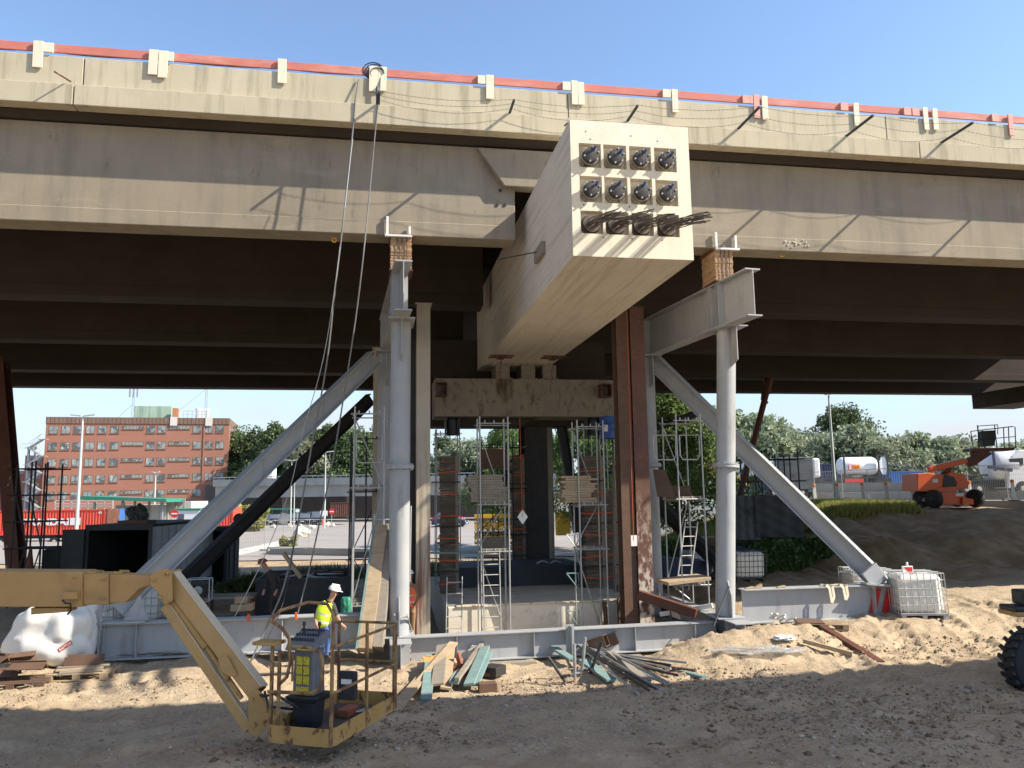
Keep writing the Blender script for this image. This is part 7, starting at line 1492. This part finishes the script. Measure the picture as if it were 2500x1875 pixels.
# orange boom lift
Y = 45.0; o0 = rz_(2283, Y, zr); t = thing('boom_lift', 'orange boom lift with raised black basket parked on the raised road', 'boom lift', o0)
def oq(px, py, d=0): return PY(px, py, Y+d)
for (px, d, r_) in ((2253, .3, .50), (2283, -1.1, .50), (2384, -.6, .50), (2340, 1.0, .40)):
    c = PY(px, 1226, Y+d); c.z = zr+r_; p_ = part('wheel', MB().lathe(c-Vector((.2, 0, 0)).normalized()*.19, (.93, .37, 0), [(0, .28), (.02, r_*.93), (.08, r_), (.30, r_), (.36, r_*.93), (.38, .28)], 24), m_rubber, t, smooth=True)
    part('rim', MB().lathe(c-Vector((.93, .37, 0)).normalized()*.205, (.93, .37, 0), [(0, .06), (.02, .17), (.05, .2)], 14), m_darksteel, p_, smooth=True)
def op(nm, pts, d0, d1, mt=m_orange, bev=.04): return part(nm, MB().prism([oq(x, y, d0) for x, y in pts][::-1], Vector((0, d1-d0, 0))), mt, t, bevel=bev)
op('chassis', [(2296, 1232), (2352, 1233), (2360, 1222), (2352, 1203), (2300, 1201)], -.6, .6); op('axle', [(2258, 1224), (2375, 1224), (2375, 1214), (2262, 1214)], -.3, .1, m_orange)
op('axle', [(2350, 1231), (2378, 1232), (2378, 1218), (2350, 1214)], -.8, -.4, m_orange)
op('counterweight', [(2240, 1200), (2276, 1200), (2300, 1187), (2297, 1160), (2270, 1154), (2240, 1156)], -.9, .9); op('engine_cover', [(2336, 1195), (2365, 1193), (2365, 1178), (2356, 1158), (2320, 1152), (2312, 1158), (2336, 1178)], -.5, .8); op('turntable_cover', [(2274, 1200), (2336, 1200), (2340, 1188), (2308, 1158), (2296, 1160)], -.85, .2)
op('dark_recess', [(2302, 1190), (2336, 1188), (2330, 1165), (2306, 1158)], -.9, -.86, m_blackp, .01)
part('info_sticker', MB().wb(oq(2256, 1178).x, oq(2268, 1170).x, Y-.93, Y-.91, oq(2256, 1179).z, oq(2256, 1170).z), m_wht, t)
part('name_plate', MB().wb(oq(2319, 1210).x, oq(2338, 1203).x, Y-.63, Y-.61, oq(2320, 1211).z, oq(2320, 1204).z), m_wht, t)
def ob_(nm, x0, y0, x1, y1, w_, h, mt=m_orange, d=0): return part(nm, MB().bar(oq(x0, y0, d), oq(x1, y1, d), w_, h), mt, t, bevel=.02)
ob_('main_boom', 2268, 1146, 2352, 1126, .35, .32); ob_('inner_boom', 2352, 1126, 2374, 1121, .27, .24, m_orange); ob_('boom_joint', 2362, 1130, 2378, 1124, .4, .5, m_rust)
ob_('jib', 2374, 1128, 2408, 1104, .22, .2, m_rust); ob_('jib', 2378, 1134, 2420, 1106, .12, .12, m_rust); ob_('lift_arm', 2296, 1165, 2320, 1142, .2, .25, m_rust); ob_('basket_mount', 2372, 1112, 2412, 1102, .3, .35, m_rust)
part('basket_floor', MB().prism([oq(2374, 1102, -.5), oq(2474, 1100, -.5), oq(2481, 1092, -.5), oq(2376, 1094, -.5)][::-1], Vector((0, 1.0, 0))), m_rust, t); mb = MB()
BX = [2374, 2390, 2402, 2432, 2450, 2462, 2478]
for dd in (-.5, .5):
    for i, x in enumerate(BX): yt = 1053-(x-2374)*.11 if x not in (2390, 2432) else 1038; mb.tube([oq(x+2, 1093, dd), oq(x-4+4*(x > 2440), yt, dd)], .028, 5)
    mb.tube([oq(2370, 1053, dd), oq(2474, 1041, dd)], .028, 5).tube([oq(2373, 1075, dd), oq(2477, 1066, dd)], .022, 5)
    mb.tube([oq(2388, 1093, dd), oq(2388, 1040, dd), oq(2436, 1037, dd), oq(2436, 1060, dd)], .028, 5)
for x, y in ((2370, 1053), (2474, 1041), (2373, 1075), (2477, 1066)): mb.tube([oq(x, y, -.5), oq(x, y, .5)], .026, 5)
part('basket_rails', mb, m_darksteel, t, smooth=True); part('control_box', MB().prism([oq(2396, 1052, -.2), oq(2432, 1050, -.2), oq(2430, 1088, -.2), oq(2402, 1090, -.2)][::-1], Vector((0, .35, 0))), m_blackp, t, bevel=.03)
# far viaduct, trucks on it
fv = thing('far_viaduct', 'low grey concrete viaduct crossing behind the parked cars', 'bridge', PY(760, 1260, 125)); a0, b0 = PY(520, 1172, 128), PY(1360, 1166, 118)
d = (b0-a0); d.z = 0; nrm = Vector((-d.y, d.x, 0)).normalized()
zt_, zm_, zb_ = PY(760, 1167, 124).z, PY(760, 1184, 124).z, PY(760, 1213, 124).z
def fvb(nm, z0, z1, n0, n1, mt): part(nm, MB().hexa([Vector((p_.x, p_.y, z))+nrm*n for z in (z0, z1) for p_, n in ((a0, n0), (b0, n0), (b0, n1), (a0, n1))]), mt, fv)
fvb('parapet', zm_, zt_, 0, .3, m_bgconc); fvb('deck', zb_, zm_-.001, .8, 12, m_bgconc)
for i in range(6): p_ = a0.lerp(b0, i/5); part('pier', MB().wb(p_.x-.6, p_.x+.6, p_.y+5, p_.y+6.4, 0, zb_), m_bgconc, fv)
mb = MB()
for i in range(60): p_ = a0.lerp(b0, i/59); mb.bar(Vector((p_.x, p_.y+.1, zt_)), Vector((p_.x, p_.y+.1, zt_+.35)), .06, .06)
mb.bar(Vector((a0.x, a0.y+.1, zt_+.36)), Vector((b0.x, b0.y+.1, zt_+.36)), .1, .12); part('guard_rail', mb, m_galv, fv)
solo('viaduct_shade_sheet', MB().bar(PY(500, 1240, 142), PY(1400, 1240, 138), .5, 8), m_darksteel, 'dark sheet standing for the shade below the far viaduct', 'wall')  # dark sheet added to paint the shade under the deck
t = thing('white_lorry', 'small white lorry driving on the far viaduct', 'lorry', PY(650, 1165, 126)); a, b_ = PY(640, 1163, 126), PY(664, 1142, 126); part('box_body', MB().wb(a.x, b_.x, 126.5, 128.5, a.z-.3, b_.z), m_wht, t, bevel=.05); part('cab_window', MB().wb(a.x+.2, a.x+.9, 126.45, 126.49, a.z+.2, b_.z-.5), m_glass, t)
shed = thing('carport', 'low green framed shelter behind the parked cars', 'shelter', PY(690, 1280, 120)); part('roof', MB().bar(PY(640, 1243, 120), PY(725, 1243, 120), 2, .15), m_greenp, shed); mb = MB()
for px in (645, 665, 685, 705, 722): mb.bar(PY(px, 1244, 119.5), PY(px, 1280, 119.5), .12, .12)
part('posts', mb, m_greenp, shed)
# yellow truss stacks seen through the tower
YT = 57
for i, (ya, yb) in enumerate(((1255, 1282), (1282, 1307), (1307, 1330))):
    a, b_ = PY(1158, yb, YT), PY(1262, ya, YT); t = thing('formwork_truss', ('top', 'middle', 'bottom')[i]+' bundle of yellow formwork beams in the stack behind the tower', 'formwork beams', ((a.x+b_.x)/2, YT, a.z), 0, 'yellow formwork beam bundles')
    h = b_.z-a.z; mb = MB().wb(a.x, b_.x, YT, YT+1.2, b_.z-h*.34, b_.z-.005).wb(a.x, b_.x, YT+.15, YT+1.1, a.z+.01, a.z+h*.22)
    part('flanges', mb, m_yelbox, t); mb = MB(); k = 16
    for j in range(k): x = a.x+(b_.x-a.x)*(j+.5)/k; mb.bar((x-.1, YT+.3, a.z+h*.22), (x, YT+.3, b_.z-h*.34), .05, .05).bar((x, YT+.3, b_.z-h*.34), (x+.1, YT+.3, a.z+h*.22), .05, .05)
    part('lattice', mb, m_sticker, t); part('straps', MB().wb(a.x+2, b_.x-.2, YT-.02, YT-.003, a.z+.01, a.z+h*.16), m_strap, t)
a, b_ = PY(1358, 1290, YT), PY(1392, 1250, YT); solo('yellow_crate', MB().wb(a.x, b_.x, YT, YT+1.2, a.z-.5, b_.z), m_yelbox, 'yellow bundle glimpsed right of the dark rear posts', 'formwork beams', bevel=.03)
a, b_ = PY(1722, 1342, 40), PY(1752, 1312, 40); solo('timber_crate', MB().wb(a.x, b_.x, 40, 41.2, a.z, b_.z), m_wood, 'sunlit timber crate just left of the right column', 'crate', bevel=.01)

# ---------------------------------------------------------------- trees and plants
def cards(cent, size, nrm_bias=None, asp=1.5, tone=None):
    k = len(cent); a = rng.normal(size=(k, 3)); a /= np.linalg.norm(a, axis=1)[:, None]; b_ = rng.normal(size=(k, 3)); b_ -= a*(a*b_).sum(1)[:, None]; b_ /= np.linalg.norm(b_, axis=1)[:, None]
    s = size*rng.uniform(.6, 1.3, k); A_ = a*(s*asp*.5)[:, None]; B_ = b_*(s*.5)[:, None]
    V = np.stack([cent-A_, cent-B_, cent+A_, cent+B_], 1).reshape(-1, 3); return V, np.arange(4*k).reshape(k, 4)
def tree_meshes(seed, h, w, kind, nleaf, leaf):
    """crown of many leaf cards on clumped shells around limb ends, plus trunk and limbs; origin at the foot"""
    r = np.random.default_rng(seed); random.seed(seed); zc0 = h*(.22 if kind != 'pop' else .15)
    nb = {'wil': 26, 'pop': 24, 'near': 40}[kind]; cl = []
    for i in range(nb):
        u = r.random(); z = zc0+(h*.93-zc0)*u; prof = math.sin(math.pi*min(1, (.12+.88*u)**(.75 if kind != 'pop' else .6)))**.6 if kind != 'pop' else (1-u)**.45*(.35+.65*min(1, u*4))
        rr_ = w*.5*prof*math.sqrt(r.random())*.85; a = r.random()*6.283; cl.append((rr_*math.cos(a), rr_*math.sin(a), z, h*r.uniform(.07, .13)*(1.15 if kind == 'wil' else 1)))
    cl = np.array(cl); C_ = []; T_ = []
    per = nleaf//nb
    for (x, y, z, cr) in cl:
        d = r.normal(size=(per, 3)); d /= np.linalg.norm(d, axis=1)[:, None]; rad_ = cr*(.55+.55*r.random(per)**.5)*(1+.35*np.sin(d[:, 0]*5+seed)*np.cos(d[:, 2]*4))
        p = d*rad_[:, None]*np.array([1.15, 1.15, .85 if kind != 'pop' else 1.3])
        if kind == 'wil': p[:, 2] -= np.abs(r.normal(size=per))*cr*.25
        C_.append(p+np.array([x, y, z])); T_.append(np.clip(r.normal(.45+.25*r.normal()*.5, .22, per), 0, 1))
    C_ = np.concatenate(C_); T_ = np.concatenate(T_); keep = C_[:, 2] > h*.04; C_ = C_[keep]; T_ = T_[keep]
    V, Fq = cards(C_, leaf, asp=2.4 if kind == 'wil' else 1.5); me = np_mesh('crown', V, Fq, np.repeat(T_, 4)); me.materials.append({'wil': l_wil, 'pop': l_pop, 'near': l_near}[kind])
    tb_ = MB(); P = [Vector((0, 0, 0))]; n = 6
    for i in range(1, n+1): P.append(Vector((random.uniform(-.03, .03)*h*.5, random.uniform(-.03, .03)*h*.5, h*.75*i/n)))
    tb_.tube(P, [h*.022*(1-.8*i/n) for i in range(n+1)], 8)
    for k in range(min(16, nb)):
        x, y, z, cr = cl[k]; s_ = P[min(n-1, max(1, int(n*(z/h)*.7)))]; m_ = Vector(s_).lerp(Vector((x, y, z)), .5)+Vector((0, 0, h*.03)); tb_.tube([s_, m_, Vector((x, y, z))], [h*.009, h*.006, h*.002], 5)
    mt_ = bpy.data.meshes.new('trunk'); mt_.from_pydata([tuple(v) for v in tb_.v], [], tb_.f); mt_.materials.append(m_bark); return me, mt_
protos = {}
for kind, lst in (('wil', ((1, 11, 11), (2, 10, 12), (3, 12, 10))), ('pop', ((4, 15, 8), (5, 16, 9), (6, 14, 10)))):
    protos[kind] = [tree_meshes(s_, h, w_, kind, 15000, .27 if kind == 'pop' else .24) for s_, h, w_ in lst]
TC = {}
def put_tree(px, Y, pyt, kind, label, group, i=0, wsc=1.0, zbase=0.0):
    b0 = PY(px, 1230, Y); b0.z = zbase; ht = PY(px, pyt, Y).z-zbase; me_c, me_t = protos[kind][i % 3]; h0 = {'wil': (11, 10, 12), 'pop': (15, 16, 14)}[kind][i % 3]; s_ = ht/h0*.98
    t = bpy.data.objects.new('tree', None); COL.objects.link(t); t.location = b0; t.scale = (s_*wsc, s_*wsc, s_); t.rotation_euler = (0, 0, (i*2.399+px*.37) % 6.28); tag(t, label, 'tree', group)
    for nm, m_ in (('crown', me_c), ('trunk', me_t)): o = bpy.data.objects.new(nm, m_); COL.objects.link(o); o.parent = t
    return t
G1 = 'trees behind the far viaduct at left'
for i, (px, Y, top_, k, lb) in enumerate(((575, 168, 1052, 'pop', 'dark green tree touching the right corner of the office block'), (622, 165, 1046, 'pop', 'rounded dark tree left of the cables behind the brace'), (668, 160, 1044, 'pop', 'dark tree crossed by the left brace above the far viaduct'), (716, 158, 1062, 'wil', 'pale grey willow behind the twin masts'), (740, 165, 1044, 'pop', 'dark tree between the two braces'), (792, 160, 1046, 'pop', 'dark tree with thin top over the lamp post'), (838, 158, 1042, 'pop', 'dark tree left of the dusty scaffold'), (880, 160, 1046, 'pop', 'dark tree behind the dusty scaffold ladder'), (930, 165, 1050, 'pop', 'dark tree behind the left column'), (1000, 165, 1052, 'pop', 'dark tree hidden behind the beige post'),
        (1085, 160, 1062, 'pop', 'dark tree beside the left block tower'), (1125, 150, 1072, 'wil', 'pale willow in the left part of the tower opening'), (1165, 150, 1066, 'wil', 'pale willow behind the left centre scaffold'), (1210, 155, 1055, 'pop', 'dark tree behind the right leg of the left centre scaffold'), (1330, 150, 1050, 'pop', 'dark tree behind the shaded rear posts'))):
    put_tree(px, Y, top_, k, lb, G1, i, 1.15)
G2 = 'trees beyond the raised road at right'
for i, (px, Y, top_, k, lb) in enumerate(((1800, 118, 985, 'wil', 'large pale willow just right of the right column'), (1850, 122, 1010, 'wil', 'pale willow behind the rusty raking tubes'), (1905, 118, 1028, 'wil', 'bushy willow above the black scaffold'), (1960, 135, 1060, 'pop', 'small dark tree left of the tall street lamp'), (1990, 140, 1058, 'pop', 'dark tree right of the black scaffold'), (2028, 112, 1058, 'wil', 'round willow behind the tall street lamp'), (2072, 108, 1028, 'wil', 'big willow above the white tank container'), (2088, 150, 988, 'pop', 'tall dark poplar rising above the willows'), (2052, 150, 1005, 'pop', 'dark poplar shoulder left of the tallest one'), (2125, 108, 1058, 'wil', 'willow right above the octagonal tank end'), (2165, 110, 1064, 'wil', 'willow left of the tallest right one'), (2215, 112, 1066, 'wil', 'low willow above the blue container'), (2265, 110, 1046, 'wil', 'tall pointed willow above the orange lift arm'), (2310, 112, 1068, 'wil', 'low willow between the orange lift arm and basket'), (2355, 112, 1064, 'wil', 'willow left of the black basket'), (2410, 115, 1072, 'wil', 'willow behind the black basket'), (2480, 118, 1078, 'wil', 'low willow at the right edge'), (2540, 118, 1070, 'wil', 'willow just beyond the right edge'), (1755, 125, 1000, 'wil', 'pale willow behind the right column'), (1700, 125, 1010, 'wil', 'pale willow left of the right column'))):
    put_tree(px, Y, top_, k, lb, G2, i, 1.12)
me_c, me_t = tree_meshes(21, 13.5, 12.5, 'near', 34000, .19)
for i, (px, Y, top_, zb_, lb, rr_) in enumerate(((1655, 52, 905, 0, 'large bright green broadleaf tree between the brown post and the right column', 0), (1430, 58, 985, 0, 'bright green tree behind the right centre scaffold', 2.1), (1235, 62, 1040, 0, 'bright green tree behind the left centre scaffold', 4.0))):
    b0 = PY(px, 1300, Y); b0.z = 0; s_ = (PY(px, top_, Y).z)/13.5; t = bpy.data.objects.new('tree', None); COL.objects.link(t); t.location = b0; t.scale = (s_*(.8 if i else .88),)*2+(s_,); t.rotation_euler = (0, 0, rr_); tag(t, lb, 'tree', 'bright near trees')
    for nm, m_ in (('crown', me_c), ('trunk', me_t)): o = bpy.data.objects.new(nm, m_); COL.objects.link(o); o.parent = t
def shrub(label, px, py, Y, w_, h_, mt, n, leaf, seed, zb=None):
    c = PY(px, py, Y); zb = hz(c.x, c.y) if zb is None else zb; r = np.random.default_rng(seed); k = n; cl = r.uniform(-1, 1, (9, 3))*np.array([w_*.4, w_*.25, h_*.25]); i_ = r.integers(0, 9, k)
    d = r.normal(size=(k, 3)); d /= np.linalg.norm(d, axis=1)[:, None]; p = cl[i_]+d*np.array([w_*.25, w_*.2, h_*.3])*r.uniform(.5, 1.1, (k, 1)); p[:, 2] += h_*.5; p = p[p[:, 2] > 0]
    V, Fq = cards(p, leaf, asp=2.0); me = np_mesh('foliage', V, Fq, np.repeat(np.clip(r.normal(.5, .25, len(p)), 0, 1), 4)); me.materials.append(mt)
    t = thing('shrub', label, 'shrub', (c.x, c.y, zb)); o = bpy.data.objects.new('foliage', me); COL.objects.link(o); o.parent = t; WM[o.name] = WM[t.name]
    mb = MB()
    for q in range(6): mb.tube([Vector((c.x, c.y, zb)), Vector((c.x+cl[q][0], c.y+cl[q][1], zb+h_*.5))], [.03, .01], 5)
    part('stems', mb, m_bark, t); return t
shrub('dark bush in the shade behind the trough, left of the leaning timber', 600, 1400, 30, 3.0, 1.0, l_weed, 3000, .10, 41); shrub('dark bush right of the leaning timber behind the trough', 740, 1395, 30.5, 2.2, 1.1, l_weed, 2500, .10, 42)
shrub('yellow green bush beside the red container between the braces', 592, 1240, 96, 5, 3.2, l_grass, 1800, .35, 43, zb=0); shrub('small bright bush growing at the kerb in the lot', 703, 1330, 58, 1.1, 1.2, l_grass, 600, .12, 44, zb=.1)
shrub('bright green weeds behind the right scaffold', 1650, 1290, 40, 3.5, 1.8, l_near, 4500, .12, 45, zb=0); shrub('bright weeds left of the right column', 1728, 1280, 41, 3.0, 2.0, l_near, 4000, .12, 46, zb=0); shrub('green bush behind the black scaffold netting', 1850, 1195, 50, 3.5, 1.8, l_wil, 2500, .15, 47, zb=1.4)
shrub('dark shaded weeds left of the raised road bank', 1890, 1340, 34.5, 3.0, 1.3, l_weed, 4500, .11, 48); shrub('dark shaded weeds at the foot of the slope', 1975, 1340, 35.5, 2.6, .9, l_weed, 4000, .10, 49)
# grass on the slope (nobody could count it)
def grass(name, label, s0, s1, n0, n1, k, hmin, hmax, mt, mask=None):
    s_ = rng.uniform(s0, s1, k); n_ = rng.uniform(n0, n1, k); x = s_*CT-n_*ST; y = s_*ST+n_*CT
    if mask is not None: q = mask(s_, n_); x, y = x[q], y[q]
    z = height(x, y, False); k = len(x); h_ = rng.uniform(hmin, hmax, k); a = rng.uniform(0, 6.28, k); ln = rng.normal(0, .25, (k, 2))*h_[:, None]; wd = .02+.012*rng.random(k)
    b0 = np.stack([x, y, z], -1); dx = np.stack([np.cos(a)*wd, np.sin(a)*wd, np.zeros(k)], -1); tp = b0+np.stack([ln[:, 0], ln[:, 1], h_], -1)
    V = np.stack([b0-dx, b0+dx, tp], 1).reshape(-1, 3); me = np_mesh(name, V, np.arange(3*k).reshape(k, 3), np.repeat(np.clip(rng.normal(.5, .28, k), 0, 1), 3)); me.materials.append(mt)
    o = bpy.data.objects.new(name, me); COL.objects.link(o); return tag(o, label, name.replace('_', ' '), kind='stuff')
grass('grass', 'yellow green tall grass on the bank below the raised road', 15.5, 31, 37.5, 50, 110000, .2, .6, l_grass, lambda s, n: (s < 28.0+.25*(n-39)+fbm(s, n, .6, 2, 9)*2) & (s > 16))
grass('weeds', 'dark shaded weeds covering the foot of the bank under the deck', 13.5, 25, 31, 39.5, 34000, .2, .6, l_weed, lambda s, n: (fbm(s, n, .5, 2, 3) > -.12) & (s < 18.5+.8*(n-32)))
grass('verge_weeds', 'rough weeds along the near side of the lot', -12, 6, 40, 47, 9000, .15, .5, l_weed, lambda s, n: fbm(s, n, .4, 2, 7) > .02)
